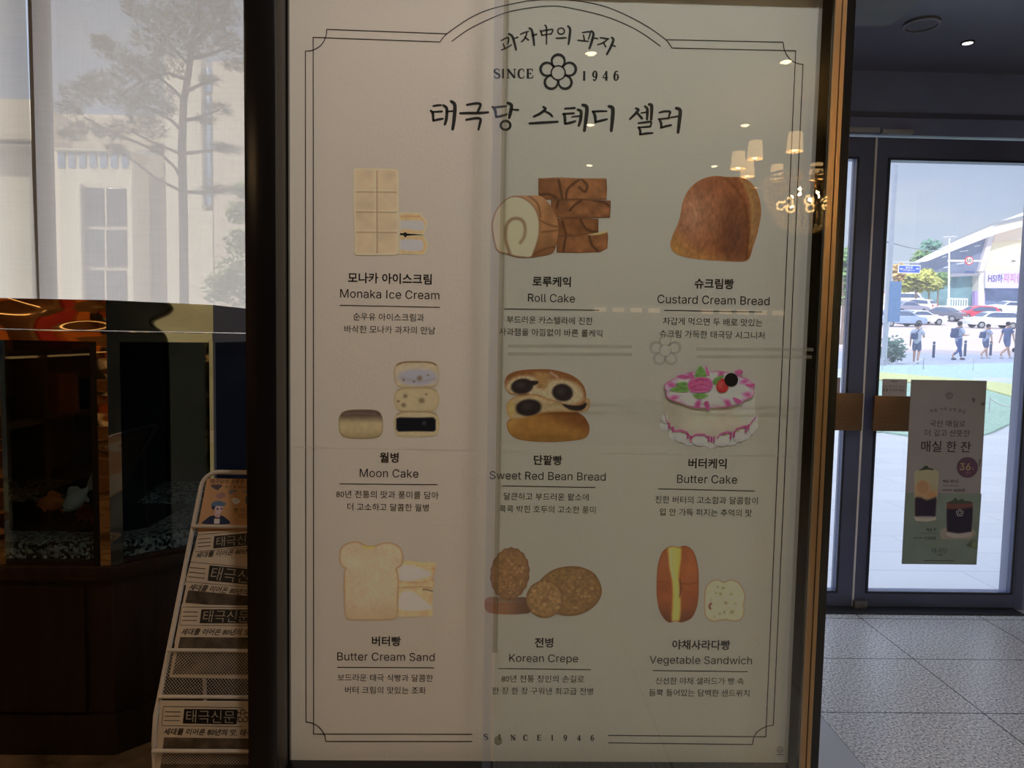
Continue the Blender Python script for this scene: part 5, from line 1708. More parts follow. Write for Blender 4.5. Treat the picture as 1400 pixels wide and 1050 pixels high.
# ------------------------------------------------------------------ outside: plaza, lawn, road on a rising slope
GP = [(3.9, 0.0), (11.5, 0.0)] + [(Y, atY(1310, y, Y).z) for y, Y in ((520, 19.5), (497, 29), (487, 33), (447, 70), (421, 96), (418, 150))] + [(400, atY(1310, 418, 150).z + 4)]
def G(Y):
    for (a, za), (b, zb) in zip(GP, GP[1:]):
        if Y <= b: return za + (zb - za) * max(0, Y - a) / (b - a)
    return GP[-1][1]
def gpt(x, y):
    """where the sight line through a picture point meets the slope"""
    r = ray(x, y)
    lo_, hi_ = 4.0, 390.0
    for _ in range(60):
        m = (lo_ + hi_) / 2
        p = CAM + r * (m / r.y)
        if p.z > G(m): lo_ = m
        else: hi_ = m
    return CAM + r * (lo_ / r.y)
def strip(name, ys, x0, x1, m, dz=0.0, thick=.4, **k):
    mb = MB()
    ys = sorted(set(ys) | {Y for Y, _ in GP if min(ys) < Y < max(ys)})
    for a, b in zip(ys, ys[1:]):
        za, zb = G(a) + dz, G(b) + dz
        mb.add([(x0, a, za - thick), (x1, a, za - thick), (x1, b, zb - thick), (x0, b, zb - thick), (x0, a, za), (x1, a, za), (x1, b, zb), (x0, b, zb)],
               [(0, 3, 2, 1), (4, 5, 6, 7), (0, 1, 5, 4), (1, 2, 6, 5), (2, 3, 7, 6), (3, 0, 4, 7)])
    return struct(name, mb, m, smooth=False, **k)
def paving_mat():
    m, t, out = node_mat('plaza_paving')
    b = t.nodes.new('ShaderNodeBsdfPrincipled')
    g = t.nodes.new('ShaderNodeNewGeometry')
    br = t.nodes.new('ShaderNodeTexBrick')
    br.inputs['Scale'].default_value = 1.0
    br.inputs['Brick Width'].default_value = 1.2
    br.inputs['Row Height'].default_value = .4
    br.inputs['Mortar Size'].default_value = .006
    br.inputs['Color1'].default_value = (.62, .63, .66, 1)
    br.inputs['Color2'].default_value = (.68, .69, .71, 1)
    br.inputs['Mortar'].default_value = (.50, .50, .53, 1)
    t.links.new(g.outputs['Position'], br.inputs['Vector'])
    t.links.new(br.outputs['Color'], b.inputs['Base Color'])
    b.inputs['Roughness'].default_value = .6
    t.links.new(b.outputs[0], out.inputs['Surface'])
    return m
strip('ground_plaza', [3.98, 24], -30, 60, paving_mat())
strip('ground_sidewalk', [24, 34.5], -60, 90, mat('sidewalk_slabs', (176, 180, 196), rough=.7, var=.06, vscale=2))
strip('ground_road', [34.5, 92], -150, 200, mat('pale_asphalt', (200, 184, 182), rough=.8, var=.05, vscale=.6))
strip('ground_far_pavement', [92, 390], -300, 500, mat('far_pavement', (226, 218, 206), rough=.8))
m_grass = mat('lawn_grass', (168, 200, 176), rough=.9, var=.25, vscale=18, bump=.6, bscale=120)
m_grass2 = mat('sunlit_lawn_tint', (220, 222, 150), rough=.9, var=.2, vscale=18, bump=.6, bscale=120)  # sunlight on the lawn strip is put into this colour
def lawn(name, label, pix, m, h):
    P = [gpt(*q) for q in pix]
    top = [V((p.x, p.y, G(p.y) + h)) for p in P]
    mb = MB().prism([t_ - V((0, 0, h + .05)) for t_ in top], (0, 0, h + .05))
    o = obj(name, mb, m, smooth=False)
    return tag(o, label, 'grass', kind='stuff')
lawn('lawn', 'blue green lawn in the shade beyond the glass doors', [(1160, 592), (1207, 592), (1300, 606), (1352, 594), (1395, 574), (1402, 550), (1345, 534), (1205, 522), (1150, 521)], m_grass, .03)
lawn('lawn_strip', 'strip of grass tinted yellow green for sunlight, crossing the lawn', [(1150, 520), (1205, 521), (1345, 533), (1400, 549), (1400, 529), (1345, 523), (1207, 511), (1150, 506)], m_grass2, .05)
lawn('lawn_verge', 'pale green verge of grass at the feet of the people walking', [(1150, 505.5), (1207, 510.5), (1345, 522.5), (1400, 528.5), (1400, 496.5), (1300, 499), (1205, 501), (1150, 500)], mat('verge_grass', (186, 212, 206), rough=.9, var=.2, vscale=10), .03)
# white rope on low stakes along the lawn
m_rope = mat('white_rope', (235, 235, 235), rough=.8)
m_stake = mat('stake_metal', (210, 212, 216), rough=.5)
def rope(label, A, B, sag, hh):
    t = thing('rope_barrier', label, 'rope', (A + B) / 2)
    a, b = A + V((0, 0, hh)), B + V((0, 0, hh))
    obj('rope', MB().tube([a.lerp(b, k / 12) - V((0, 0, sag * 4 * (k / 12) * (1 - k / 12))) for k in range(13)], .014, 6), m_rope, t)
    for p in (A, B): obj('stake', MB().tube([p, p + V((0, 0, hh + .03))], .012, 6), m_stake, t)
ra, rb, rcx = gpt(1352, 566), gpt(1416, 566), gpt(1290, 566)
rope('white rope swag along the shaded lawn behind the drink poster', ra, rb, .16, .30)
ra, rb, rcx = gpt(1206, 507), gpt(1262, 506), gpt(1330, 507)
rope('white rope swag at the back of the lawn under the walking person in white', ra, rb, .25, .42)
rope('white rope swag at the back of the lawn under the person with the backpack', rb, rcx, .25, .42)

# bollards
m_bol = mat('dark_bollard', (70, 78, 110), rough=.5)
for (x, y, top, lab) in ((1276, 489, 466.5, 'dark slim bollard between the person in white and the person with the backpack'), (1319, 487, 465, 'dark slim bollard just behind the person with the backpack'), (1354, 486, 466, 'dark slim bollard close behind the person in shorts carrying a sling pack')):
    p = gpt(x, y)
    h = (y - top) / F * p.y
    t = thing('bollard', lab, 'bollard', p, 'bollards along the kerb')
    obj('post', MB().lathe(p, [(0, 0), (.056, 0), (.056, h * .78), (.046, h * .80), (.046, h * .84), (.056, h * .86), (.056, h * .95), (.034, h), (0, h)], 14), m_bol, t)
    obj('reflective_band', MB().lathe(p, [(.049, h * .80), (.051, h * .81), (.051, h * .835), (.049, h * .84)], 14), mat('bollard_band', (220, 222, 226), rough=.4), t)

# leafy things
def leaves(mb, c, r, n, size, rs, squash=1.0, shell=.55):
    for _ in range(n):
        while True:
            d = V((rs.uniform(-1, 1), rs.uniform(-1, 1), rs.uniform(-1, 1)))
            if .05 < d.length <= 1: break
        d = d.normalized() * (shell + (1 - shell) * rs.random())
        p = V(c) + V((d.x * r[0], d.y * r[1], d.z * r[2]))
        a = V((rs.uniform(-1, 1), rs.uniform(-1, 1), rs.uniform(-.6, .6))).normalized()
        b = a.orthogonal().normalized()
        s = size * rs.uniform(.6, 1.3)
        mb.quad(p - a * s, p + b * s * .5, p + a * s, p - b * s * .5)
    return mb
m_bark = mat('tree_bark', (128, 112, 98), rough=.9, var=.3, vscale=6)
def tree(label, base, h, r, trunk_h, m, rs, n=900, size=.35, clusters=7, group=None, tr=.18, name='street_tree'):
    t = thing(name, label, 'tree', base, group)
    base = V(base)
    top = base + V((0, 0, trunk_h))
    tk = MB().tube([base, base + V((.04, 0, trunk_h * .5)), top, base + V((0, 0, h * .85))], [tr, tr * .8, tr * .65, tr * .15], 8)
    for k in range(5):
        a = k * 1.3
        tk.tube([top, top + V((math.cos(a) * r * .4, math.sin(a) * r * .4, (h - trunk_h) * .35)), top + V((math.cos(a) * r * .75, math.sin(a) * r * .75, (h - trunk_h) * .55))], [tr * .45, tr * .3, tr * .1], 6)
    obj('trunk', tk, m_bark, t)
    mb = MB()
    for k in range(clusters):
        a = rs.uniform(0, 6.28)
        d = r * rs.uniform(.1, .55)
        z = trunk_h + (h - trunk_h) * rs.uniform(.25, .78)
        leaves(mb, base + V((math.cos(a) * d, math.sin(a) * d, z)), (r * .55, r * .55, (h - trunk_h) * .30), n // clusters, size, rs)
    obj('crown', mb, m, t, weld=False, smooth=False)
    return t
rs = random.Random(5)
m_leafy = mat('yellow_green_leaves', (186, 186, 96), rough=.8, var=.35, vscale=1.2)
m_leafd = mat('green_leaves', (120, 150, 92), rough=.8, var=.35, vscale=1.2)
m_leafb = mat('blue_green_leaves', (110, 150, 132), rough=.8, var=.35, vscale=1.2)
def ground_tree(lab, x, ybase, ytop, halfw, ytrunk, m, Y, **k):
    b = atY(x, ybase, Y); b.z = G(Y)
    h = atY(x, ytop, Y).z - b.z
    return tree(lab, b, h, halfw / F * Y, max(.5, atY(x, ytrunk, Y).z - b.z), m, rs, **k)
ground_tree('round yellowing street tree straight below the blue road sign', 1251, 421, 372, 22, 398, m_leafy, 94, n=700, size=.5)
ground_tree('slim street tree with pale trunk between the blue sign tree and the lamp post', 1269, 421, 368, 16, 399, m_leafy, 103, n=500, size=.45)
ground_tree('small street tree with a forked pale trunk beside the lamp post', 1281, 421, 372, 15, 398, m_leafd, 112, n=500, size=.42)
ground_tree('tall dark tree rising behind the low end of the arena roof', 1272, 420, 328, 22, 380, m_leafb, 230, n=900, size=.9, tr=.4)
ground_tree('broad green tree half hidden behind the yellowing street tree', 1256, 420, 341, 14, 385, m_leafd, 215, n=600, size=.8, tr=.35)
ground_tree('low orange-tinged tree at the edge of the door glass by the utility pole', 1226, 421, 358, 13, 395, mat('russet_leaves', (206, 178, 122), rough=.8, var=.3, vscale=1.2), 118, n=500, size=.55)
ground_tree('bushy tree filling the narrow glass of the part-hidden door leaf', 1152, 452, 330, 18, 420, m_leafd, 40, n=700, size=.25)
# bush by the doors and plants in the narrow glass
def bush(lab, x, y, Y, w, h, m, n=400, size=.12):
    b = gpt(x, y) if Y is None else V((atY(x, y, Y).x, Y, G(Y)))
    mb = MB()
    leaves(mb, b + V((0, 0, h * .5)), (w, w * .8, h * .5), n, size, rs, shell=.35)
    t = thing('shrub', lab, 'shrub', b)
    obj('foliage', mb, m, t, weld=False, smooth=False)
    obj('stem', MB().tube([b, b + V((0, 0, h * .6))], [.03, .01], 6), m_bark, t)
bush('pale blue-green shrub at the foot of the utility pole', 1219, 497, None, .55, 1.15, m_leafb, 500, .10)
# utility pole, street lamp with traffic sign arm, road sign
m_pole = mat('pale_pole', (196, 200, 212), rough=.5)
pb = gpt(1208, 500)
ztop = atY(1214, 226, pb.y).z
t = thing('utility_pole', 'tall pale utility pole at the edge of the door glass', 'pole', pb)
obj('shaft', MB().tube([pb, V((pb.x + .03, pb.y, (pb.z + ztop) / 2)), V((pb.x + .05, pb.y, ztop))], [.10, .09, .08], 12), m_pole, t)
obj('cabinet_box', MB().box(pb.x + .02, pb.x + .44, pb.y - .15, pb.y + .15, atY(1220, 440, pb.y).z, atY(1220, 385, pb.y).z), mat('pole_box_blue', (120, 156, 206), rough=.5), t, bevel=.02)
YLm = 90
lb = V((atY(1297, 424, YLm).x, YLm, G(YLm)))
lt_ = atY(1298, 326, YLm)
lamp = thing('street_lamp', 'tall white street lamp with a long arm across the road', 'street lamp', lb)
obj('pole', MB().tube([lb, V((lt_.x, YLm, lt_.z))], [.13, .09], 10), mat('white_lamp_paint', (236, 234, 226), rough=.5), lamp)
a1_, a2_ = atY(1294, 324.5, YLm), atY(1303, 324, YLm)
obj('lamp_head', MB().ell(a1_, (.55, .18, .12), 12, 6), m_pole, lamp)
obj('lamp_head', MB().ell(a2_, (.55, .18, .12), 12, 6), m_pole, lamp)
obj('bracket', MB().tube([a1_, lt_ - V((0, 0, .1)), a2_], .06, 6), m_pole, lamp)
g0, g1 = atY(1290, 356.5, YLm), atY(1408, 357.5, YLm)
obj('arm', MB().tube([V((lt_.x, YLm, g0.z)), V((g1.x, YLm, g1.z))], [.14, .07], 8), mat('lamp_arm_paint', (226, 226, 224), rough=.5), lamp)
tl_ = atY(1385, 357, YLm)
obj('arm_camera', MB().box(tl_.x - .18, tl_.x + .18, YLm - .2, YLm + .2, tl_.z - .14, tl_.z + .14), mat('camera_grey', (140, 140, 130)), lamp, bevel=.03)
sgn = atY(1325, 356.3, YLm - .12)
ts = thing('speed_sign', 'round red-rimmed speed limit sign hung on the lamp arm', 'traffic sign', sgn - V((0, 0, .55)))
SPL = Pl((0, YLm - .17, 0), (0, -1, 0))
obj('disc', MB().tube([sgn + V((0, .04, 0)), sgn + V((0, -.02, 0))], .54, 28), mat('sign_red', (222, 40, 52), rough=.4), ts)
obj('face_plate', MB().tube([sgn + V((0, -.02, 0)), sgn + V((0, -.04, 0))], .42, 28), mat('sign_white', (240, 240, 236), rough=.4), ts)
mb = MB(); text(mb, SPL, '50', 1321.6, 1328.4, 356.3, .0, bold=.02)
obj('numerals', mb, INK, ts, weld=False, smooth=False)
YS = 60
s0, s1 = atY(1229, 363, YS), atY(1257, 373, YS)
BPL = Pl((0, YS - .06, 0), (0, -1, 0))
tr_ = thing('road_sign', 'blue direction sign with white lettering over the yellowing trees', 'traffic sign', V(((s0.x + s1.x) / 2, YS, s1.z)))
obj('sign_board', MB().box(s0.x, s1.x, YS - .04, YS + .02, s1.z, s0.z), mat('sign_blue', (52, 92, 196), rough=.4), tr_, bevel=.03)
rim = MB().box(s0.x - .06, s1.x + .06, YS - .02, YS + .03, s1.z - .06, s0.z + .06)
obj('sign_rim', rim, mat('sign_white', (240, 240, 236)), tr_, bevel=.03)
mb = MB()
text(mb, BPL, '동호로', 1238, 1248, 366, .0, bold=.01)
text(mb, BPL, 'Dongho-ro', 1235, 1251, 369.5, .0)
stroke(mb, BPL, [(1230.5, 367.5), (1234, 367.5)], 1.4, 0, cap=False)
stroke(mb, BPL, [(1252.5, 367.5), (1256, 367.5)], 1.4, 0, cap=False)
obj('sign_lettering', mb, mat('sign_white', (240, 240, 236)), tr_, weld=False, smooth=False)
sp = V((s0.x - .55, YS + .1, G(YS + .1)))
obj('sign_post', MB().tube([sp, V((sp.x, sp.y, s0.z + .3)), V((s1.x, sp.y, s0.z + .3))], .08, 8), m_pole, tr_)
# overhead wire
w0, w1 = atY(1213.5, 331, pb.y), V((lt_.x, YLm, atY(1298, 337, YLm).z))
tag(obj('overhead_wire', MB().tube([w0 + (w1 - w0) * (k / 8) - V((0, 0, .4 * 4 * k / 8 * (1 - k / 8))) for k in range(9)], .03, 5), mat('wire_grey', (150, 155, 165))), 'thin overhead wire crossing the sky above the blue road sign', 'wire')

m_cwin0 = mat('block_window', (110, 124, 146), rough=.15, var=.15)
# ------------------------------------------------------------------ arena with the curved roof
YA = 150
ar = thing('arena', 'large arena with a white curved roof and slanting grey glass front', 'building', V((atY(1400, 420, YA).x, YA, G(YA))))
YC = 168
rimL = atY(1256, 357, YC)
cxA = atY(1486, 357, YC).x
RA = cxA - rimL.x
CA = V((cxA, YC, rimL.z))
m_roof = mat('white_roof', (226, 222, 216), rough=.5, var=.03)
hr = (atY(1400, 287, YC - 6).z - rimL.z) * 1.42
prof = []
for k in range(13):
    q = k / 12
    prof.append((RA * math.cos(q * PI / 2), hr * math.sin(q * PI / 2)))
dome = MB()
prof = [(RA * (1 - .96 * (k / 12)), hr * (1 - (1 - k / 12) ** 1.35)) for k in range(13)]
sy = .5
for r_, z_ in prof: pass
dome.lathe((0, 0, 0), prof + [(0, hr)], 64)
dome.v = [CA + V((v.x, v.y * sy, v.z)) for v in dome.v]
obj('roof_shell', dome, m_roof, ar)
seam_ = MB().lathe((0, 0, 0), [(RA * 1.005, -.5), (RA * .995, -.05), (RA * .93, 1.3), (RA * .94, .3)], 64)
seam_.v = [CA + V((v.x, v.y * sy - .4, v.z)) for v in seam_.v]
obj('roof_gutter', seam_, mat('grey_gutter', (150, 152, 160), rough=.5), ar)
def slab(name, pix, Y, depth, m, parent=ar, label=None):
    P = [atY(x, y, Y) for x, y in pix]
    return obj(name, MB().prism(P, (0, depth, 0)), m, parent, smooth=False, label=label)
Yf = CA.y - RA * sy - 1
m_gry = mat('grey_glass_front', (128, 138, 168), rough=.25, var=.12, vscale=.25)
m_cream = mat('cream_wall', (242, 234, 206), rough=.7, var=.03)
slab('eaves_band', [(1258, 358), (1290, 341), (1330, 322), (1362, 308), (1412, 293), (1412, 306), (1362, 320), (1300, 344), (1268, 357)], Yf - 3, 2.5, m_roof)
slab('roof_groove', [(1272, 347), (1304, 328.5), (1354, 306), (1412, 291.5), (1412, 296.5), (1354, 309.5), (1304, 330.5)], Yf - 3.3, .3, mat('grey_gutter', (150, 152, 160)))
slab('glass_front', [(1256, 359), (1268, 356), (1300, 343), (1358, 318), (1343, 369), (1340, 377), (1262, 377), (1258, 372)], Yf, 3, m_gry, label='slanting grey glass front')
slab('upper_wall', [(1360, 318), (1412, 304), (1412, 371), (1343, 371)], Yf + .5, 3, m_cream)
slab('pink_cornice', [(1361, 317), (1412, 303), (1412, 327), (1358, 331)], Yf - .2, .6, mat('pinkish_wall', (236, 220, 206), rough=.7))
slab('slanted_fin', [(1353, 319.5), (1361, 317.5), (1346, 368), (1345, 371), (1338.5, 371)], Yf - .8, 2, mat('fin_pale', (216, 210, 220), rough=.6))
slab('pillar', [(1338, 371), (1346, 371), (1346, 421), (1338, 421)], Yf - .5, 2, m_roof)
slab('lower_glass', [(1262, 377), (1338, 377), (1338, 421), (1262, 421)], Yf + 1.5, 2, mat('teal_glass', (122, 158, 170), rough=.2, var=.3, vscale=.4))
slab('lower_glass', [(1346, 393), (1412, 393), (1412, 421), (1346, 421)], Yf + 1.5, 2, mat('blue_glass', (118, 136, 178), rough=.2, var=.3, vscale=.4))
slab('canopy_edge', [(1275, 372), (1300, 374), (1340, 373), (1340, 376.5), (1300, 378.5), (1275, 376)], Yf - 1.2, 1.2, mat('canopy_grey', (150, 150, 166)))
slab('purple_doorway', [(1333, 398), (1347, 398), (1347, 421), (1333, 421)], Yf - .2, 1, mat('lilac_panel', (170, 150, 214)))
mb = MB()
APL = Pl((0, Yf - .55, 0), (0, -1, 0))
for x, y, L_ in ((1312, 344, 12), (1332, 337, 8), (1288, 352, 6), (1308, 361, 10), (1290, 366, 8)):
    stroke(mb, APL, [(x, y), (x + L_, y - 1.5)], 1.0, 0, cap=False)
obj('facade_lights', mb, mat('facade_strip', (226, 228, 240)), ar, weld=False)
mb = MB()
for a in ((1316, 372.5), (1320.5, 372.5), (1325, 372.5)): stroke(mb, APL, [a, (a[0] + 3.4, a[1] - .1)], 2.4, .8, cap=False)
obj('gate_sign', mb, mat('navy_sign', (60, 76, 140)), ar, weld=False)
YBn = Yf - 1.6
ban = thing('event_banner', 'pale lilac banner with purple lettering hung on the arena wall', 'banner', atY(1374, 393, YBn))
obj('cloth', MB().prism([atY(1347, 371, YBn), atY(1412, 369, YBn), atY(1412, 394, YBn), (atY(1347, 394, YBn))], (0, .1, 0)), mat('lilac_cloth', (206, 200, 238), rough=.8), ban, smooth=False)
BNL = Pl((0, YBn - .05, 0), (0, -1, 0))
mb = MB(); text(mb, BNL, 'H5I하', 1351, 1371, 380.5, 0, bold=.015, hs=1.45)
obj('banner_lettering', mb, mat('banner_purple', (84, 66, 150)), ban, weld=False, smooth=False)
mb = MB(); text(mb, BNL, '파피림', 1372, 1397, 380, 0, bold=.015, hs=1.45)
obj('banner_lettering', mb, mat('banner_pink', (196, 132, 188)), ban, weld=False, smooth=False)
# white railing in front
rl0, rl1 = atY(1295, 420, 98), atY(1322, 420, 98)
rt = thing('railing', 'white metal railing in front of the arena glass beside the lamp post', 'railing', V(((rl0.x + rl1.x) / 2, 98, G(98))))
zt_ = atY(1300, 408.5, 98).z
obj('frame', MB().tube([V((rl0.x, 98, G(98))), V((rl0.x, 98, zt_)), V((rl1.x, 98, zt_)), V((rl1.x, 98, G(98)))], .10, 6), m_roof, rt)
for k in range(1, 8):
    x = rl0.x + (rl1.x - rl0.x) * k / 8
    obj('bar', MB().box(x - .06, x + .06, 97.95, 98.05, G(98), zt_), m_roof, rt)

# low city blocks and trees beyond the road, beside the arena
m_blk = [mat('block_cream', (222, 212, 196), rough=.7), mat('block_grey', (178, 182, 190), rough=.6), mat('block_brick', (190, 150, 128), rough=.8)]
for i, (x0, x1, Y, h, lab) in enumerate(((-34, -12, 128, 18, 'cream office block across the road beyond the part-hidden door leaf'), (-8, 10, 134, 24, 'tall grey office block across the road between the cream and the brick block'), (15, 34, 126, 14, 'low brick block across the road beyond the door leaf'), (40, 62, 136, 20, 'cream block across the road nearest to the arena'))):
    g = G(Y)
    t = thing('office_building', lab, 'building', ((x0 + x1) / 2, Y, g))
    obj('wall', MB().box(x0, x1, Y, Y + 12, g, g + h), m_blk[(0, 1, 2, 0)[i]], t)
    obj('parapet', MB().box(x0 - .2, x1 + .2, Y - .2, Y + 12.2, g + h, g + h + .6), m_blk[1], t)
    for r_ in range(int(h / 3.4)):
        z = g + 1.4 + r_ * 3.4
        for c_ in range(5):
            xa = x0 + 1 + (x1 - x0 - 1) / 5 * c_
            obj('window', MB().box(xa, xa + (x1 - x0) / 5 - 1.4, Y - .06, Y + .1, z, z + 1.7), m_cwin0, t)
for i, x in enumerate((-24, -6, 12, 30)):
    b = V((x, 100, G(100)))
    tree('leafy kerbside tree standing in front of the ' + ('cream', 'tall grey', 'brick', 'farther cream')[i] + ' office block', b, 7.5, 3.2, 2.6, (m_leafd, m_leafy, m_leafb, m_leafd)[i], rs, n=500, size=.5)

# ------------------------------------------------------------------ cars
m_tyre = mat('tyre_rubber', (34, 36, 44), rough=.8)
m_hub = mat('wheel_hub', (168, 170, 178), rough=.4, metal=.5)
m_cwin = mat('car_window', (84, 98, 128), rough=.1, var=.1)
m_rear = mat('tail_lamp_red', (190, 60, 64), rough=.3)
m_head = mat('head_lamp', (232, 234, 238), rough=.2)
PROFS = {
 'suv': ([(-.50, .22), (-.50, .56), (-.46, .64), (-.40, .92), (-.34, .98), (.05, 1.0), (.16, .94), (.30, .66), (.46, .58), (.50, .46), (.50, .22)],
         [(-.40, .68), (-.37, .90), (-.32, .93), (.06, .94), (.14, .89), (.25, .68)]),
 'hatch': ([(-.50, .22), (-.50, .58), (-.46, .66), (-.38, .94), (-.30, .99), (.02, 1.0), (.16, .90), (.30, .62), (.46, .54), (.50, .42), (.50, .22)],
           [(-.38, .66), (-.34, .90), (-.28, .93), (.02, .94), (.13, .85), (.25, .65)]),
 'sedan': ([(-.50, .24), (-.50, .60), (-.47, .66), (-.34, .70), (-.20, .97), (-.10, 1.0), (.06, .99), (.22, .70), (.44, .60), (.50, .48), (.50, .24)],
           [(-.29, .70), (-.18, .92), (-.10, .95), (.05, .94), (.18, .70)]),
 'van': ([(-.50, .16), (-.50, .94), (-.47, 1.0), (.30, 1.0), (.36, .96), (.46, .58), (.50, .48), (.50, .16)],
         [(-.44, .62), (-.44, .88), (.30, .88), (.40, .62)]),
}
def car(label, x, y, L, hgt, head, kind, m, w=1.8, name='car', Y=None):
    p = gpt(x, y) if Y is None else V((atY(x, y, Y).x, Y, G(Y)))
    p = V((p.x, p.y, G(p.y)))
    slope_ = math.atan2(G(p.y + 3) - G(p.y - 3), 6)
    t = thing(name, label, 'car' if name == 'car' else 'van', p)
    R = Matrix.Rotation(slope_, 3, 'X') @ Matrix.Rotation(head, 3, 'Z')
    body, win = PROFS[kind]
    def X(a, b, c): return p + R @ V((a, b, c))
    mb = MB()
    n = len(body)
    secs = []
    for fy, fz in ((-.5, 0), (-.46, 1), (.46, 1), (.5, 0)): pass
    # body: lower sides full width, greenhouse tucked in
    def yw(z): return w / 2 * (1.0 if z < .62 else 1 - .26 * (z - .62) / .38)
    vs = [X(a * L, -yw(z), z * hgt) for a, z in body] + [X(a * L, yw(z), z * hgt) for a, z in body]
    mb.add(vs, [tuple(range(n))[::-1], tuple(range(n, 2 * n))] + [(i, (i + 1) % n, n + (i + 1) % n, n + i) for i in range(n)])
    b = obj('body', mb, m, t, bevel=.05)
    for s in (-1, 1):
        g = MB().add([X(a * L, s * (yw(z) + .012), z * hgt) for a, z in win] + [X(a * L, s * (yw(z) - .02), z * hgt) for a, z in win],
                     [tuple(range(len(win))), tuple(range(len(win), 2 * len(win)))] + [(i, (i + 1) % len(win), len(win) + (i + 1) % len(win), len(win) + i) for i in range(len(win))])
        obj('side_window', g, m_cwin, t, smooth=False)
        for fx in (-.30, .31):
            c = X(fx * L, s * (w / 2 - .10), .34)
            ax = R @ V((0, s * .12, 0))
            wl = obj('wheel', MB().tube([c - ax, c + ax], .34, 20), m_tyre, t)
            obj('hub', MB().tube([c + ax, c + ax * 1.08], .21, 14), m_hub, wl)
        z_ = body[1][1] * hgt
        obj('tail_lamp', MB().obox(X(-.5 * L, s * w * .40, z_ * .96), R @ V((.03, 0, 0)), R @ V((0, .16, 0)), R @ V((0, 0, .10))), m_rear, t)
        obj('head_lamp', MB().obox(X(.485 * L, s * w * .38, body[-3][1] * hgt), R @ V((.05, 0, 0)), R @ V((0, .2, 0)), R @ V((0, 0, .08))), m_head, t)
    # windscreens
    for (i, j) in (((2, 3) if kind in ('suv', 'hatch') else (3, 4) if kind == 'sedan' else (1, 2)), ((6, 7) if kind != 'van' else (4, 5))):
        (a0, z0), (a1, z1) = body[i], body[j]
        A0, A1 = a0 + (a1 - a0) * .12, a0 + (a1 - a0) * .90
        Z0, Z1 = z0 + (z1 - z0) * .12, z0 + (z1 - z0) * .90
        d = R @ V((math.copysign(.02, a0 - .02), 0, .012))
        obj('windscreen', MB().prism([X(A0 * L, -yw(Z0) * .88, Z0 * hgt), X(A0 * L, yw(Z0) * .88, Z0 * hgt), X(A1 * L, yw(Z1) * .88, Z1 * hgt), X(A1 * L, -yw(Z1) * .88, Z1 * hgt)], d), m_cwin, t, smooth=False)
    return t
paint = lambda n, c: mat(n, c, rough=.25, var=.03, coat=.6)
car('white crossover car with dark wheels in front of the red car', 1356, 446, 4.6, 1.65, PI - .12, 'suv', paint('car_white', (226, 230, 240)), Y=68)
car('red hatchback car on the road beside the white crossover', 1335, 442, 4.2, 1.55, PI - .25, 'hatch', paint('car_red', (214, 62, 92)), Y=79)
car('white hatchback car behind the two walking people in dark clothes, red tail lamps', 1386, 444.5, 4.5, 1.62, .9, 'hatch', paint('car_cream', (240, 236, 226)), Y=73)
car('white saloon car parked farther back below the lilac banner', 1376, 425, 5.0, 1.55, PI, 'sedan', paint('car_white_saloon', (236, 236, 238)), Y=88)
car('silver blue car cut by the edge of the door glass', 1228, 446, 4.7, 1.6, .1, 'suv', paint('car_silver_blue', (150, 170, 206)), Y=68)
car('long white saloon car seen over the head of the person in white', 1256, 444.5, 4.9, 1.45, .1, 'sedan', paint('car_white_low', (236, 238, 242)), Y=72)
car('dark grey saloon car behind the white saloon, tail lamps towards the lamp post', 1285, 440.5, 4.6, 1.45, 2.3, 'sedan', paint('car_dark', (104, 104, 122)), Y=77)
car('grey car half hidden behind the silver blue car', 1240, 430, 4.6, 1.5, .1, 'sedan', paint('car_grey', (150, 150, 172)), Y=85)
car('white van waiting beside the trees under the blue road sign', 1234, 421, 5.2, 2.1, .05, 'van', paint('van_white', (232, 228, 226)), name='van', Y=103)
car('beige car behind the grey saloon near the slim street tree', 1253, 424, 4.3, 1.5, 2.2, 'hatch', paint('car_beige', (232, 220, 208)), Y=90)

# ------------------------------------------------------------------ people walking past
def skin(name, joints, edges, m, parent, sub=1):
    """one continuous surface grown round a skeleton; joints = [(point, radius)] with the pelvis first"""
    org = ORG[parent.name]
    me = bpy.data.meshes.new(name + '_skeleton')
    me.from_pydata([V(p) - org for p, r in joints], edges, [])
    o = bpy.data.objects.new(name + '_skeleton', me)
    COL.objects.link(o)
    md = o.modifiers.new('skin', 'SKIN')
    sv = me.skin_vertices[0].data
    for i, (p, r) in enumerate(joints):
        rr_ = r if isinstance(r, tuple) else (r, r)
        sv[i].radius = rr_
        sv[i].use_root = (i == 0)
    ss = o.modifiers.new('smooth', 'SUBSURF'); ss.levels = sub; ss.render_levels = sub
    dg = bpy.context.evaluated_depsgraph_get()
    new = bpy.data.meshes.new_from_object(o.evaluated_get(dg))
    bpy.data.objects.remove(o); bpy.data.meshes.remove(me)
    new.name = name
    new.polygons.foreach_set('use_smooth', [True] * len(new.polygons))
    new.materials.clear()
    new.materials.append(m)
    r = bpy.data.objects.new(name, new)
    COL.objects.link(r)
    r.parent = parent
    ORG[r.name] = org
    return r
m_skin = mat('skin_tone', (212, 168, 142), rough=.6)
m_hair = mat('black_hair', (38, 36, 42), rough=.6)
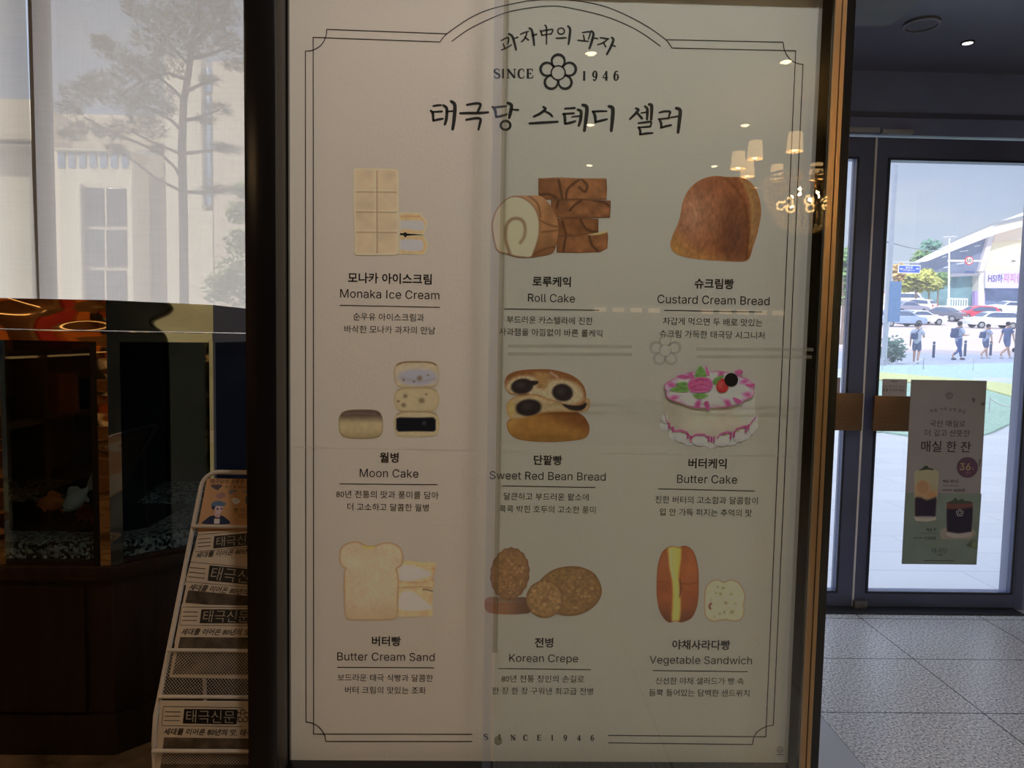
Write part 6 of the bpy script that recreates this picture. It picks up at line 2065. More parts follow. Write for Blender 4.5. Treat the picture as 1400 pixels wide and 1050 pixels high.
def person(label, x, y, h, head, stride, arms, top_m, leg_m, shorts, shoe_m, lean=.03):
    p = gpt(x, y)
    p = V((p.x, p.y, G(p.y)))
    t = thing('person', label, 'person', p, None)
    R = Matrix.Rotation(head, 3, 'Z')
    k = h / 1.72
    def X(a, b, c): return p + R @ V((a * k + lean * k * max(0, c - .9), b * k, c * k))
    hip, sh = .90, 1.40
    J, E = [], []
    def add(pt, r, par=None):
        J.append((X(*pt), r * k if not isinstance(r, tuple) else (r[0] * k, r[1] * k)))
        if par is not None: E.append((par, len(J) - 1))
        return len(J) - 1
    pel = add((0, 0, hip), (.125, .105))
    sp = add((0, 0, 1.12), (.13, .10), pel)
    ch = add((0, 0, 1.34), (.15, .11), sp)
    nk = add((.01, 0, 1.46), .055, ch)
    hd0 = add((.02, 0, 1.54), .075, nk)
    hd1 = add((.025, 0, 1.62), (.085, .095), hd0)
    add((.02, 0, 1.685), .065, hd1)
    add((.115, 0, 1.595), .012, hd1)                       # nose
    for s in (-1, 1): add((.02, s * .09, 1.60), .014, hd1)   # ears
    legs = {}
    for s in (-1, 1):
        st = stride * s
        kx = st * .45 + .06 + (.06 if st < 0 else 0)
        hj = add((0, s * .085, hip - .05), .085, pel)
        kn = add((kx, s * .09, .48), .058, hj)
        az = .09 + (.10 if st < 0 else 0)
        ax = st * .95 - (.10 if st < 0 else 0)
        cf = add(((kx + ax) / 2 - .02, s * .09, .32 + (.03 if st < 0 else 0)), .055, kn)
        an = add((ax, s * .09, az), .036, cf)
        to = add((ax + .15, s * .10, .035 if st >= 0 else .03), .03, an)
        legs[s] = [(0, s * .085, hip - .05), (kx, s * .09, .48), (ax, s * .09, az), (ax + .15, s * .10, .03)]
    armj = {}
    for s in (-1, 1):
        (ea, ee, eh) = arms[0 if s < 0 else 1]
        shp = (0, s * .19, 1.40)
        el, wr = ea, ee
        a0 = add(shp, .055, ch)
        a1 = add(el, .042, a0)
        a2 = add(wr, .028, a1)
        d = V(wr) - V(el); d.normalize()
        pm = V(wr) + d * .06
        a3 = add(tuple(pm), (.038, .022), a2)
        armj[s] = (shp, el, wr)
        side = d.cross(V((0, 0, 1)))
        if side.length < .2: side = V((1, 0, 0))
        side.normalize()
        for q, ln in zip((-.028, -.010, .009, .026), (.065, .08, .075, .058)):
            add(tuple(pm + side * q + d * (.03 + ln) + V((0, 0, -.012))), .009, a3)
        add(tuple(pm + side * .045 + d * .02), .010, a2)     # thumb
    skin('body', J, E, m_skin, t)
    # eyes
    for s in (-1, 1): obj('eye', MB().ell(X(.108, s * .034, 1.63), (.011 * k,) * 3, 8, 6), INK, t)
    obj('hair', MB().ell(X(-.005, 0, 1.655), (.112 * k, .105 * k, .105 * k), 14, 10, R), m_hair, t)
    # shirt
    J, E = [], []
    b0 = add((0, 0, 1.12), (.17, .15)); b1 = add((0, 0, 1.32), (.185, .13), b0); b2 = add((.0, 0, 1.43), (.11, .09), b1); b3 = add((0, 0, .80), (.165, .16), b0)
    for s in (-1, 1):
        shp, el, wr = armj[s]
        a0 = add(shp, .085, b1)
        m_ = V(shp).lerp(V(el), .75)
        add(tuple(m_), .078, a0)
    skin('shirt', J, E, top_m, t)
    J, E = [], []
    q0 = add((0, 0, .88), (.14, .12)); add((0, 0, 1.08), (.145, .13), q0)
    for s in (-1, 1):
        hj, kn, an, to = legs[s]
        a0 = add(hj, .105, q0)
        a1 = add(tuple(V(hj).lerp(V(kn), .55)), .098, a0)
        if shorts:
            add(tuple(V(hj).lerp(V(kn), .86)), .092, a1)
        else:
            a2 = add(kn, .08, a1)
            add(tuple(V(kn).lerp(V(an), .9)), .062, a2)
    skin('shorts' if shorts else 'trousers', J, E, leg_m, t)
    for s in (-1, 1):
        an, to = V(legs[s][2]), V(legs[s][3])
        m_ = an.lerp(to, .55)
        obj('shoe', MB().ell(X(m_.x, m_.y, .048), (.15 * k, .055 * k, .052 * k), 12, 8, R), shoe_m, t)
    return t, X, R, k
down = lambda s, f: ((f * .4, s * .24, 1.12), (f, s * .25, .88), 0)
phone = lambda s: ((.02, s * .25, 1.12), (.24, s * .20, 1.14), 0)
m_ws = mat('white_tshirt', (214, 220, 236), rough=.8)
m_lb = mat('light_blue_shirt', (196, 208, 232), rough=.8)
m_dk = mat('slate_tshirt', (104, 122, 164), rough=.8)
m_sh = mat('grey_shorts', (96, 112, 148), rough=.8)
m_jn = mat('blue_jeans', (76, 98, 158), rough=.8)
m_shoe = mat('white_trainers', (220, 222, 228), rough=.6)
m_shoe2 = mat('dark_trainers', (70, 78, 100), rough=.6)
def hgt(x, yt, yb): return (yb - yt) / F * gpt(x, yb).y
pA, XA, RA_, kA = person('person in a white T-shirt and grey shorts with a sling bag, hand held out', 1252, 497, hgt(1252, 441, 497), .9, .10, (phone(-1), down(1, .05)), m_ws, m_sh, True, m_shoe)
pB, XB, RB_, kB = person('person in a white shirt and jeans with a dark backpack looking at a phone', 1309, 492, hgt(1309, 440, 492), .15, .28, (phone(-1), phone(1)), m_lb, m_jn, False, m_shoe2)
pC, XC, RC_, kC = person('person in a pale shirt and shorts stooping forward with a sling pack on the back', 1346, 490, hgt(1346, 443, 490), .2, .24, (down(-1, .12), phone(1)), m_lb, m_sh, True, m_shoe, lean=.16)
pD, XD, RD_, kD = person('person in slate T-shirt and shorts striding wide, closest to the door stile', 1375, 490, hgt(1375, 440, 490), .25, .36, (down(-1, .15), down(1, -.12)), m_dk, m_dk, True, m_shoe)
def bag(name, label, X, R, k, size, off, m, straps):
    c = X(*off)
    t = thing(name, label, 'bag', c - V((0, 0, size[2] * k)))
    obj('pack', MB().obox(c, R @ V((size[0] * k, 0, 0)), R @ V((0, size[1] * k, 0)), R @ V((0, 0, size[2] * k))), m, t, bevel=.04)
    obj('front_pocket', MB().obox(X(off[0] - size[0] - .02, off[1], off[2] - .08), R @ V((.03 * k, 0, 0)), R @ V((0, size[1] * .8 * k, 0)), R @ V((0, 0, size[2] * .45 * k))), m, t, bevel=.02)
    for pts in straps:
        obj('strap', MB().tube([X(*q) for q in pts], .018 * k, 6), m, t)
m_bag = mat('slate_bag', (78, 92, 132), rough=.7)
bag('backpack', 'dark backpack worn by the person in jeans', XB, RB_, kB, (.09, .15, .22), (-.23, 0, 1.22), m_bag, [[(-.16, s * .11, 1.42), (0, s * .12, 1.50), (.15, s * .12, 1.36), (.13, s * .14, 1.14), (-.12, s * .14, 1.04)] for s in (-1, 1)])
bag('sling_bag', 'blue sling bag hanging on the back of the person in the white T-shirt', XA, RA_, kA, (.05, .13, .12), (-.19, .08, 1.16), m_bag, [[(-.16, .16, 1.10), (-.15, -.02, 1.36), (0, -.14, 1.50), (.15, -.06, 1.36), (.16, .14, 1.1)]])
bag('sling_bag', 'dark sling pack on the back of the stooping person', XC, RC_, kC, (.06, .14, .16), (-.21, .03, 1.18), m_bag, [[(-.17, .16, 1.06), (-.13, -.04, 1.40), (0, -.12, 1.50), (.15, -.04, 1.36), (.15, .14, 1.08)]])
# pushchair at the edge of the glass
pc = gpt(1397, 482)
pc = V((pc.x, pc.y, G(pc.y)))
t = thing('pushchair', 'dark pushchair cut by the door stile beside the striding person', 'pushchair', pc)
obj('seat_shell', MB().obox(pc + V((0, 0, .62)), (.22, 0, .06), (0, .22, 0), (-.06, 0, .26)), m_bag, t, bevel=.05)
obj('canopy', MB().ell(pc + V((-.05, 0, .95)), (.26, .24, .20), 14, 8), m_dk, t)
obj('frame', MB().tube([pc + V((-.5, 0, 1.02)), pc + V((-.2, 0, .6)), pc + V((.3, 0, .14))], .02, 8), m_pole, t)
for a, b in ((-.25, .2), (-.25, -.2), (.3, .2), (.3, -.2)):
    obj('wheel', MB().tube([pc + V((a, b - .02, .12)), pc + V((a, b + .02, .12))], .12, 16), m_tyre, t)

# ------------------------------------------------------------------ seen through the blinds: stone building, pine, hedge
YW = 17.0
strip('ground_court', [3.98, 24], -40, -30, mat('court_slabs', (214, 208, 196), rough=.7))
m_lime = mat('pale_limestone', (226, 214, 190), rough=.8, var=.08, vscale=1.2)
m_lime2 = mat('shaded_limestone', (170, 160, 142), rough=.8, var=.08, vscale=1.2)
m_bwin = mat('building_glass', (70, 76, 92), rough=.15, var=.2, vscale=.6)
sbld = thing('stone_building', 'pale stone building with tall windows seen through the wide blind', 'building', (atY(200, 400, YW).x, YW, 0))
def wbox(name, x0, x1, y0, y1, Ya, Yb, m, parent=sbld, zlow=None):
    a, b = atY(x0, y0, Ya), atY(x1, y1, Ya)
    return obj(name, MB().box(a.x, b.x, Ya, Yb, b.z if zlow is None else zlow, a.z), m, parent, bevel=.02)
wbox('wall', 70, 184, 205, 420, YW, YW + .8, m_lime, zlow=0)
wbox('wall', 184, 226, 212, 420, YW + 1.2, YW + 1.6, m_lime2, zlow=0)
wbox('wall', 224, 278, 78, 420, YW + .2, YW + 1.5, m_lime, zlow=0)
wbox('wall', 290, 560, 84, 420, YW + .1, YW + 1.5, mat('coursed_stone', (216, 200, 178), rough=.8, var=.12, vscale=2, stretch=(.3, 1, 6)), zlow=0)
wbox('wall', 276, 292, 288, 420, YW + .1, YW + 1.5, m_lime, zlow=0)
wbox('wall', -260, 45, 196, 420, YW + .6, YW + 1.5, m_lime, zlow=0)
wbox('parapet', -260, 45, 128, 190, YW - .2, YW + 1.4, mat('louvred_parapet', (214, 196, 168), rough=.7, var=.16, vscale=1.5, stretch=(.2, 1, 9)))
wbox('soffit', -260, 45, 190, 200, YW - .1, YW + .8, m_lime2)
wbox('roof_tier', -40, 230, 152, 206, YW + 2.5, YW + 4, mat('tiled_tier', (214, 200, 176), rough=.7, var=.14, vscale=1.5, stretch=(.2, 1, 9)))
wbox('coping', 70, 184, 202, 207, YW - .15, YW + .8, m_lime)
for k in range(7):
    x = 78 + k * 14.5
    w_ = wbox('clerestory_window', x, x + 10, 208, 229, YW - .04, YW + .1, mat('clerestory_glass', (140, 162, 190), rough=.2))
for y0, y1 in ((256, 308), (313, 364), (369, 420)):
    w_ = wbox('window', 114, 172, y0, y1, YW - .06, YW + .1, m_bwin)
    a, b = atY(143, y0, YW - .09), atY(146, y1, YW - .09)
    obj('glazing_bar', MB().box(a.x, b.x, YW - .09, YW - .05, b.z, a.z), m_lime, w_)
wbox('pilaster', 104, 113, 250, 420, YW - .2, YW, m_lime, zlow=0)
wbox('pilaster', 173, 183, 250, 420, YW - .2, YW, m_lime, zlow=0)
for k in range(5):
    wbox('tower_window', 279, 288, 92 + 39 * k, 126 + 39 * k, YW + .35, YW + .5, mat('tower_glass', (150, 178, 216), rough=.2))
# pine
YPN = 10.5
pn = V((atY(252, 420, YPN).x, YPN, 0))
pine = thing('pine_tree', 'tall spreading pine tree outside the wide blind', 'tree', pn)
def pp_(x, y, dy=0): return atY(x, y, YPN + dy)
tk = [pn, pp_(252, 400), pp_(251, 300), pp_(249, 200), pp_(251, 140), pp_(258, 100), pp_(262, 60), pp_(272, 20), pp_(278, -40)]
trk = MB().tube(tk, [.07, .065, .062, .058, .05, .045, .04, .03, .02], 9)
br = [[(251, 262), (235, 255), (215, 245), (185, 222), (160, 205)], [(250, 250), (240, 230), (220, 210), (190, 196), (150, 180), (115, 160)], [(249, 212), (235, 205), (210, 195), (180, 180)],
      [(251, 262), (275, 264), (300, 262), (318, 258)], [(250, 210), (270, 208), (300, 204), (320, 200)], [(250, 180), (235, 165), (210, 150), (180, 140), (155, 120)], [(254, 140), (235, 120), (205, 95), (170, 75)],
      [(255, 125), (275, 115), (300, 108)], [(260, 90), (240, 70), (215, 40), (190, 15)], [(265, 60), (285, 40), (310, 25)], [(252, 165), (275, 160), (300, 150)], [(262, 80), (285, 75), (325, 60)], [(258, 110), (230, 100), (195, 110), (165, 130)]]
for i, b in enumerate(br):
    dy = ((i * 37) % 11 - 5) / 5 * .5
    trk.tube([pp_(x, y, dy * j / 4) for j, (x, y) in enumerate(b)], [.022 * (1 - j / (len(b) + .5)) + .006 for j in range(len(b))], 6)
obj('trunk', trk, mat('pine_bark', (92, 76, 62), rough=.9, var=.3), pine)
nd = MB()
rs2 = random.Random(11)
cl = [(110, 130, 26, 14), (95, 150, 18, 10), (130, 120, 20, 14), (150, 110, 24, 12), (120, 175, 22, 8), (100, 185, 18, 8), (150, 70, 22, 14), (140, 60, 14, 8), (180, 90, 26, 16), (165, 140, 26, 10), (185, 135, 24, 14), (200, 100, 26, 18), (205, 60, 26, 16), (215, 30, 26, 16), (235, 20, 24, 16), (180, 10, 14, 12), (240, 60, 26, 18), (215, 130, 24, 16), (195, 160, 24, 12), (170, 175, 20, 9), (150, 185, 22, 8), (210, 180, 20, 10), (230, 90, 24, 16), (225, 150, 16, 10), (260, 30, 26, 18), (285, 20, 28, 18), (310, 20, 24, 18), (290, 50, 26, 14), (315, 60, 22, 14), (325, 90, 20, 10), (275, 70, 20, 10), (300, 150, 20, 6), (312, 205, 20, 5), (300, 203, 12, 4), (305, 260, 18, 6), (285, 262, 16, 5), (280, 165, 14, 5), (285, 110, 12, 5), (160, 205, 14, 5), (215, 205, 10, 5), (250, -10, 40, 16), (300, -15, 40, 18), (200, -15, 26, 12)]
for (x, y, rx, ry) in cl:
    dy = rs2.uniform(-.6, .6)
    c = pp_(x, y, dy)
    sx_, sz_ = rx / F * YPN, ry / F * YPN
    for _ in range(int(46 + rx * ry * .26)):
        while True:
            d = V((rs2.uniform(-1, 1), rs2.uniform(-1, 1), rs2.uniform(-1, 1)))
            if d.length < 1: break
        q = c + V((d.x * sx_, d.y * sx_, d.z * sz_))
        for _n in range(3):
            a = V((rs2.uniform(-1, 1), rs2.uniform(-1, 1), rs2.uniform(-.2, 1))).normalized()
            o_ = a.orthogonal().normalized() * .006
            nd.add([q - o_, q + o_, q + a * .10], [(0, 1, 2)])
obj('foliage', nd, mat('pine_needles', (112, 104, 66), rough=.8, var=.25, vscale=3), pine, weld=False, smooth=False)
# leafy shrub at the foot of the right wall
hb = atY(318, 420, 13.5)
t = thing('tall_shrub', 'light green leafy shrub beside the pine trunk outside the wide blind', 'shrub', V((hb.x, 13.5, 0)))
mb = MB()
for x, y, r_ in ((320, 370, 28), (330, 330, 22), (325, 290, 16), (300, 395, 22), (335, 260, 14), (340, 400, 30)):
    leaves(mb, atY(x, y, 13.5), (r_ / F * 13.5,) * 3, 260, .07, rs2, shell=.2)
obj('foliage', mb, mat('light_green_leaves', (150, 168, 110), rough=.8, var=.3, vscale=3), t, weld=False, smooth=False)
obj('stem', MB().tube([V((hb.x, 13.5, 0)), V((hb.x, 13.5, 1.8))], [.05, .02], 7), m_bark, t)

# ------------------------------------------------------------------ things fixed to the door glass
GL = Pl((0, YD + .0215, 0), (0, -1, 0))
dp = thing('drink_poster', 'tall grey green drink poster taped inside the door glass', 'poster', GL.at(1286, 772))
pc4 = [GL.at(1245.5, 519), GL.at(1349, 520.5), GL.at(1335, 772), GL.at(1232.5, 771)]
obj('sheet', MB().prism(pc4[::-1], (0, -.001, 0)), mat('drink_poster_paper', (178, 174, 177), rough=.6, var=.03, spec=.2), dp, smooth=False)
DP = Pl((0, YD + .0205, 0), (0, -1, 0))
UPP = crop((1235, 515), 8.077)
LOW = crop((1225, 630), 7.0)
pp = Pic(DP, (100, 95, 96), white=.44, dz=.0003)
pp.patch([(1238.8, 674), (1342, 675), (1335, 772), (1232.5, 771)], (82, 88, 83), lambda k: k.noise(20, .06, 101), smooth=False, step=2.0)
pp.make('table_print', dp)
def newpic(k):
    q = Pic(DP, (100, 95, 96), white=.44, dz=.0003 + .00012 * k); return q
pp = newpic(1)
# tall glass of ade
def tall(k):
    k.grad((124, 98, 76), LOW([(290, 200)])[0], LOW([(290, 330)])[0], .8).patch(LOW([(170, 370), (230, 350), (300, 375), (390, 350), (386, 530), (176, 530)]), (34, 28, 40), 1.5).blob(*LOW([(256, 256)])[0], 9.5, 10.4, (136, 104, 82), .08, .9).blob(*LOW([(256, 256)])[0], 8.3, 9.2, (122, 90, 70), .12, .9)
    k.blob(*LOW([(345, 325)])[0], 6, 5, (128, 90, 66), .4, .8).edge((122, 112, 96), 1.2, .7).patch(LOW([(176, 535), (380, 535), (378, 575), (178, 575)]), (128, 122, 118), .8, .8)
pp.patch(LOW([(176, 110), (200, 90), (280, 78), (370, 85), (408, 105), (396, 350), (382, 565), (300, 582), (190, 575), (174, 545), (174, 300)]), (118, 110, 90), tall, smooth=False, step=1.0)
pp.patch(LOW([(210, 95), (250, 72), (275, 50), (300, 46), (310, 66), (350, 76), (365, 92), (300, 84)]), (44, 48, 40), None, smooth=False, step=.9)
pp.make('ade_glass_print', dp)
pp = newpic(1)
pp.patch(LOW([(420, 660), (480, 640), (740, 650), (770, 700), (700, 752), (430, 750)]), (106, 97, 91), None, smooth=False, step=1.6)
def shortg(k):
    k.patch(LOW([(478, 405), (740, 405), (742, 440), (600, 460), (476, 455)]), (84, 52, 50), 1.5, .9).edge((120, 112, 108), 1.1, .6).patch(LOW([(476, 680), (600, 694), (724, 680), (716, 720), (600, 742), (484, 720)]), (134, 124, 120), 1, .85)
pp.patch(LOW([(478, 400), (520, 384), (700, 384), (742, 402), (736, 560), (722, 715), (600, 745), (484, 715), (478, 560)]), (32, 28, 40), shortg, smooth=False, step=1.0)
pp.patch(LOW([(495, 400), (540, 380), (570, 350), (590, 380), (630, 362), (660, 385), (720, 390), (730, 402), (640, 410), (560, 412)]), (48, 54, 44), None, smooth=False, step=.9)
pp.patch(LOW([(675, 815), (700, 780), (745, 750), (772, 780), (768, 845), (730, 832)]), (60, 64, 54), lambda k: k.blob(*LOW([(752, 800)])[0], 4, 6, (84, 90, 72), .6), smooth=True, step=1.0)
pp.make('tea_glass_print', dp)
pp = newpic(4)
cx_, cy_ = UPP([(706, 1002)])[0]
pp.patch([(cx_ + 14.6 * math.cos(a * PI / 16), cy_ + 14.2 * math.sin(a * PI / 16)) for a in range(32)], (64, 46, 60), None, smooth=False, step=1.6)
pp.make('discount_badge', dp)
pp = newpic(2)
for P in ([(755, 245), (775, 232), (795, 250), (785, 285), (770, 280)], [(855, 300), (880, 280), (905, 285), (890, 315), (870, 322)], [(830, 940), (850, 905), (858, 930), (842, 980), (832, 1000)]):
    pp.patch(UPP(P), (70, 68, 66), None, step=1.0)
pp.make('leaf_print', dp)
m_dink = mat('drink_poster_ink', (40, 38, 42), rough=.6)
mb = MB()
f0 = UPP([(506, 210)])[0]
flower(mb, DP, f0[0], f0[1], 4.9, .001, k=.9)
obj('drink_logo', mb, m_dink, dp, weld=False)
f1_ = LOW([(609, 497)])[0]
for b, x0, x1, y, o_, bd in (('국산 매실로', 293, 686, 514, 0, -.006), ('더 깊고 산뜻한', 238, 733, 618, 0, -.006), ('매실 한 잔', 196, 746, 768, 0, .004)):
    a, c = UPP([(x0, y), (x1, y)])
    mb = MB(); text(mb, DP, b, a[0], c[0], a[1] + .5, .001, bold=bd)
    obj('drink_heading', mb, m_dink, dp, weld=False, smooth=False)
mb = MB()
for i, (ch, x, y) in enumerate((('여', 308, 382), ('름', 355, 372), ('사', 418, 358), ('리', 462, 356), ('감', 520, 362), ('쟁', 562, 364), ('꽃', 622, 374), ('입', 664, 384))):
    a, c = UPP([(x - 16, y), (x + 16, y)])
    text(mb, DP, ch, a[0], c[0], a[1], .001, bold=-.008, yc2=a[1] + (i - 3.5) * .12)
obj('drink_slogan', mb, m_dink, dp, weld=False, smooth=False)
for b, x0, x1, y, bd in (('매실 에이드', 447, 604, 196, .012), ('Green Plum Ade', 447, 592, 236, -.004), ('4,500원', 552, 656, 282, .012), ('매실 차', 288, 385, 658, .012), ('Green Plum Tea', 242, 384, 692, -.004), ('3,500원', 274, 380, 740, .012), ('태극당', 342, 490, 858, -.006), ('1946', 392, 444, 898, 0)):
    a, c = LOW([(x0, y), (x1, y)])
    mb = MB(); text(mb, DP, b, a[0], c[0], a[1], .001, bold=bd)
    obj('drink_lettering', mb, m_dink, dp, weld=False, smooth=False)
for x0, x1, y in ((442, 538, 280), (164, 258, 736), (262, 552, 955)):
    a, c = LOW([(x0, y), (x1, y)])
    mb = MB(); stroke(mb, DP, [a, c], .7, .001, cap=False)
    obj('small_print_line', mb, m_dink, dp, weld=False, smooth=False)
mb = MB()
flower(mb, DP, f1_[0], f1_[1], 5.0, .0013, k=1.0)
obj('cup_logo', mb, mat('cup_logo_white', (225, 225, 225)), dp, weld=False)
mb = MB()
a, c = UPP([(622, 994), (740, 994)])
text(mb, DP, '36', a[0], c[0], a[1], .0014, bold=.03, fnt='inter')
obj('discount_numerals', mb, mat('discount_yellow', (226, 206, 140)), dp, weld=False, smooth=False)
mb = MB()
a, c = UPP([(752, 1016), (778, 1016)]); text(mb, DP, '%', a[0], c[0], a[1], .0014)
a, c = LOW([(664, 116), (710, 116)]); text(mb, DP, '할인', a[0], c[0], a[1], .0014)
obj('discount_small_print', mb, mat('discount_pink', (176, 132, 150)), dp, weld=False, smooth=False)

nt_ = thing('notice_sheet', 'small pale paper notice on the door glass above the bronze pull plate', 'notice', GL.at(1222, 541))
obj('sheet', MB().prism([GL.at(1205.5, 545), GL.at(1239, 545.5), GL.at(1240.3, 518.6), GL.at(1206.5, 518)], (0, -.001, 0)), mat('notice_paper', (206, 200, 208), rough=.7), nt_, smooth=False)
mb = MB()
text(mb, DP, '오픈 · 마감 안내 드립니다', 1208, 1236.5, 528.2, .0003)
text(mb, DP, '문을 당겨주세요', 1206.5, 1236.5, 533.4, .0003)
stroke(mb, DP, [(1218, 521.4), (1227, 521.6)], .7, .0003, cap=False)
obj('notice_lettering', mb, mat('notice_ink', (70, 66, 76)), nt_, weld=False, smooth=False)
mb = MB(); text(mb, GL, '이배음', 1209, 1225.6, 492.2, .0002, bold=-.004)
tag(obj('glass_lettering', mb, mat('glass_letter_grey', (120, 130, 136)), weld=False, smooth=False), 'small grey letters stuck on the door glass above the paper notice', 'lettering')
a, b = atY(1133, 516, YD + .02), atY(1148, 541, YD + .02)
tag(obj('notice_card', MB().box(a.x, b.x, YD + .0195, YD + .0208, b.z, a.z), mat('notice_card_paper', (196, 192, 204), rough=.7)), 'pale card on the glass of the part-hidden door leaf over its pull plate', 'notice')

# ------------------------------------------------------------------ the shop behind the viewer, seen in the glass and in the polished gold
m_dlens = mat('downlight_lens', (255, 222, 176), emit=DL_EMIT, var=.0)
m_wlens = mat('wall_washer_lens', (255, 246, 238), emit=WASH_EMIT, var=.0)
m_dring = mat('downlight_ring', (210, 205, 196), rough=.5)
def downlight(x, y, z, m, label):
    t = thing('downlight', label, 'ceiling light', (x, y, z - .008), 'round warm downlights in the shop ceiling')
    obj('trim_ring', MB().lathe((x, y, z), [(.052, 0), (.052, -.008), (.037, -.006), (.037, 0)], 28), m_dring, t)
    obj('lens', MB().lathe((x, y, z), [(0, -.012), (.022, -.010), (.036, -.001)], 20), m, t)
DLAB = 'round warm downlight in the shop ceiling, mirrored in the sign glass'
for i, (x, y) in enumerate(((.58, -1.80), (1.88, -1.85), (.78, -3.35), (2.10, -3.25), (.96, -4.8), (2.28, -4.7), (-.05, .42), (.85, .42), (3.62, -.25))):
    downlight(x, y, CEIL, m_dlens if y < 0 and x < 3 else m_wlens, (DLAB if y < 0 else 'round downlight in the shop ceiling close in front of the display case') if x < 3 else 'round downlight added to the shop ceiling to brighten the pale green wall')  # the lamp by the green wall is added to brighten it

m_slens = mat('added_amber_lens', (255, 206, 146), emit=480, var=.0)  # amber downlights added to warm the shelves and the rack
for y in (-2.2, .1):
    downlight(-2.55, y, CEIL, m_slens, 'round amber downlight added to the shop ceiling to warm the gift box shelves')
# chandelier
D_ = 5.5
chx = (1092 - 678) / F * D_
chy = 2 * YG - D_
zs = CAM.z + (470 - 224) / F * D_
m_chm = mat('chandelier_brass', (190, 150, 90), rough=.25, metal=1.0)
m_shade = mat('lampshade_fabric', (240, 214, 168), rough=.8, emit=SHADE_EMIT, ecol=(255, 206, 140), var=.02)
m_bulb = mat('chandelier_bulb', (255, 220, 150), emit=BULB_EMIT, var=0)
m_inner = mat('added_bulb_glow', (255, 214, 150), emit=700, var=0)
m_ringb = mat('ring_bulb_glow', (255, 208, 130), emit=13, var=0)
m_cry = mat('crystal', (255, 232, 186), rough=.15, var=.05, coat=1.0)
ch = thing('chandelier', 'crystal bowl chandelier with a ring of cream shades, mirrored in the sign glass', 'chandelier', (chx, chy, zs - .62))
RC2 = .50
obj('hanging_rod', MB().tube([(chx, chy, CEIL), (chx, chy, zs - .05)], .012, 8), m_chm, ch)
obj('canopy', MB().lathe((chx, chy, CEIL), [(0, -.04), (.06, -.03), (.08, 0), (0, 0)], 20), m_chm, ch)
obj('ring_frame', MB().tube([(chx + .30 * math.cos(a * PI / 20), chy + .30 * math.sin(a * PI / 20), zs - .13) for a in range(40)], .010, 8, closed=True), m_chm, ch)
for k in range(10):
    a = 2 * PI * k / 10 + .25
    d = V((math.cos(a), math.sin(a), 0))
    c = V((chx, chy, zs))
    am = obj('arm', MB().tube([c + V((0, 0, -.13)), c + d * .30 + V((0, 0, -.16)), c + d * .45 + V((0, 0, -.16)), c + d * RC2 + V((0, 0, -.10)), c + d * RC2 + V((0, 0, -.05))], .007, 7), m_chm, ch)
    p = c + d * RC2
    obj('lamp_shade', MB().lathe(p, [(.058, -.055), (.048, .075), (.047, .075), (.056, -.055)], 20), m_shade, am)
    obj('bulb', MB().ell(p + V((0, 0, -.02)), (.026, .026, .036), 10, 8), m_bulb, am)
cr = MB()
rs3 = random.Random(3)
for j in range(15):
    q = j / 14
    r_ = .30 * math.cos(q * PI / 2 * .96)
    z_ = zs - .16 - .40 * math.sin(q * PI / 2)
    n = max(6, int(2 * PI * r_ / .044))
    for i in range(n):
        a = 2 * PI * (i + .5 * (j % 2)) / n
        c = V((chx + r_ * math.cos(a), chy + r_ * math.sin(a), z_))
        s = .0125
        R3 = Matrix.Rotation(rs3.uniform(0, 3), 3, 'Z') @ Matrix.Rotation(rs3.uniform(-.5, .5), 3, 'X')
        cr.add([c + R3 @ V(q_) for q_ in ((s, 0, 0), (0, s, 0), (-s, 0, 0), (0, -s, 0), (0, 0, s * 1.5), (0, 0, -s * 1.5))],
               [(0, 1, 4), (1, 2, 4), (2, 3, 4), (3, 0, 4), (1, 0, 5), (2, 1, 5), (3, 2, 5), (0, 3, 5)])
co = obj('crystal_beads', cr, m_cry, ch, weld=False, smooth=False)
co['kind'] = 'stuff'
for k in range(8):
    a = 2 * PI * k / 8
    obj('added_bulb', MB().ell((chx + .10 * math.cos(a), chy + .10 * math.sin(a), zs - .24 - .05 * (k % 3)), (.011, .011, .015), 10, 8), m_inner, ch)  # bulbs added inside the bowl to light the crystals
for k in range(7):
    a = 2 * PI * k / 7
    c = V((chx + .17 * math.cos(a), chy + .17 * math.sin(a), zs - .34))
    obj('ring_bulb', MB().tube([c + V((.032 * math.cos(b * PI / 6), 0, .032 * math.sin(b * PI / 6))) for b in range(12)], .008, 6, closed=True), m_ringb, ch)
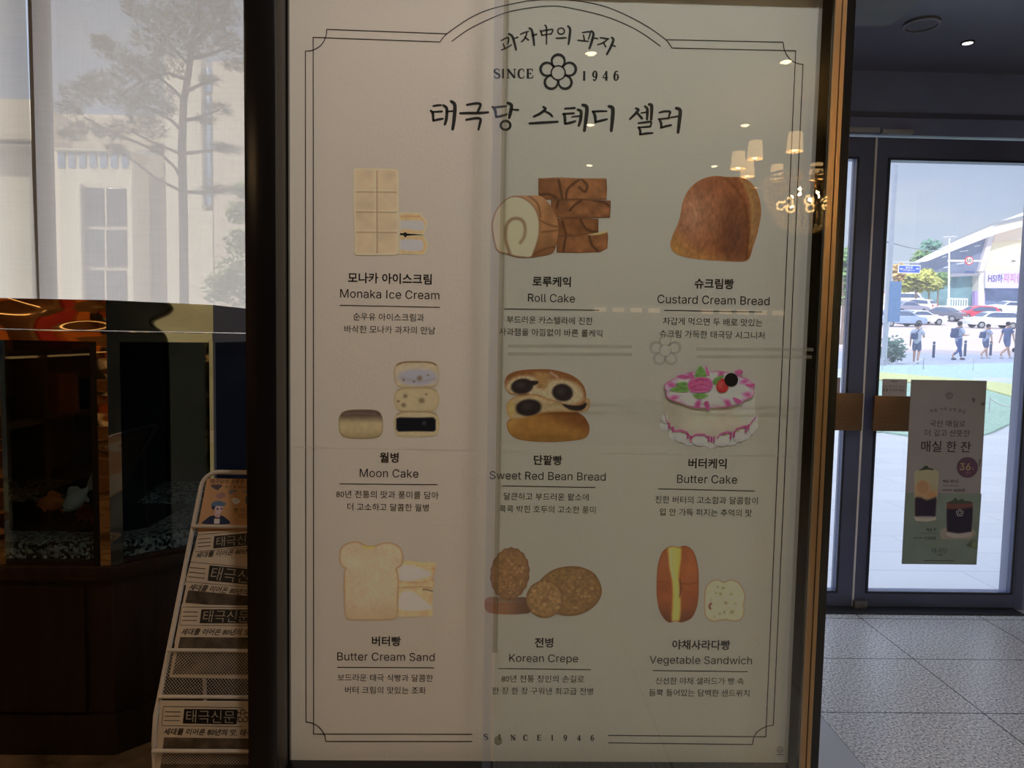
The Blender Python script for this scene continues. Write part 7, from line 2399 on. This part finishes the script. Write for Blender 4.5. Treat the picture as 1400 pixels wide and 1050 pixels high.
# lit shelf wall with boxed cakes
sx_ = -3.66
sh = thing('display_shelves', 'warm lit wooden shelves of gift boxes along the side wall of the shop', 'shelves', (sx_, -1.6, 0))
m_shw = mat('honey_wood', (140, 98, 60), rough=.4, var=.2, vscale=4, stretch=(1, 1, 6))
SY0, SY1 = -4.6, 1.5
for y in (SY0, -2.57, -.53, SY1): obj('upright', MB().box(sx_, sx_ + .36, y - .03, y + .03, 0, 2.6), m_shw, sh)
for z in (.25, .75, 1.25, 1.75, 2.25): obj('shelf_board', MB().box(sx_, sx_ + .36, SY0, SY1, z, z + .035), m_shw, sh)
obj('back_panel', MB().box(sx_ - .03, sx_, SY0, SY1, 0, 2.6), m_shw, sh)
for z in (2.22, 1.72, 1.22):
    obj('strip_light', MB().box(sx_ + .30, sx_ + .325, SY0 + .05, SY1 - .05, z + .012, z + .028), mat('shelf_strip_light', (255, 196, 120), emit=STRIP_EMIT, var=0), sh)
cols = [mat('box_orange', (222, 120, 40), rough=.5), mat('box_red', (190, 52, 34), rough=.5), mat('box_cream', (232, 212, 170), rough=.5), mat('box_black', (30, 26, 24), rough=.4)]
BOXL = 'gift box of cakes standing on the lit side shelves of the shop'
i = 0
for z in (.785, 1.285, 1.785):
    y = SY0 + .08
    while y < SY1 - .40:
        w_ = .20 + .07 * ((i * 7) % 3)
        h_ = .18 + .06 * ((i * 5) % 4)
        clash = any(abs(y + w_ / 2 - u) < w_ / 2 + .045 for u in (-2.57, -.53))
        if not clash:
            tag(obj('gift_box', MB().box(sx_ + .05, sx_ + .27, y, y + w_, z + .001, z + h_), cols[(i * 5 + i // 4) % 4], bevel=.006), BOXL, 'box', 'gift boxes on the side shelves')
        y += w_ + .08 + .08 * ((i * 3) % 3)
        i += 1
# row of small warm lights over the back bar
lr = thing('bar_light_rail', 'rail of small warm square lights along the back wall, mirrored faintly in the sign glass', 'wall light', (2.6, -6.6, 1.85))
obj('rail', MB().box(1.2, 3.9, -6.60, -6.54, 1.86, 1.90), m_dring, lr)
for k in range(11):
    x = 1.30 + k * .24
    if k in (4, 5): continue
    obj('diffuser', MB().box(x, x + .15, -6.585, -6.545, 1.80, 1.86), mat('rail_diffuser', (255, 214, 160), emit=RAIL_EMIT, var=0), lr)
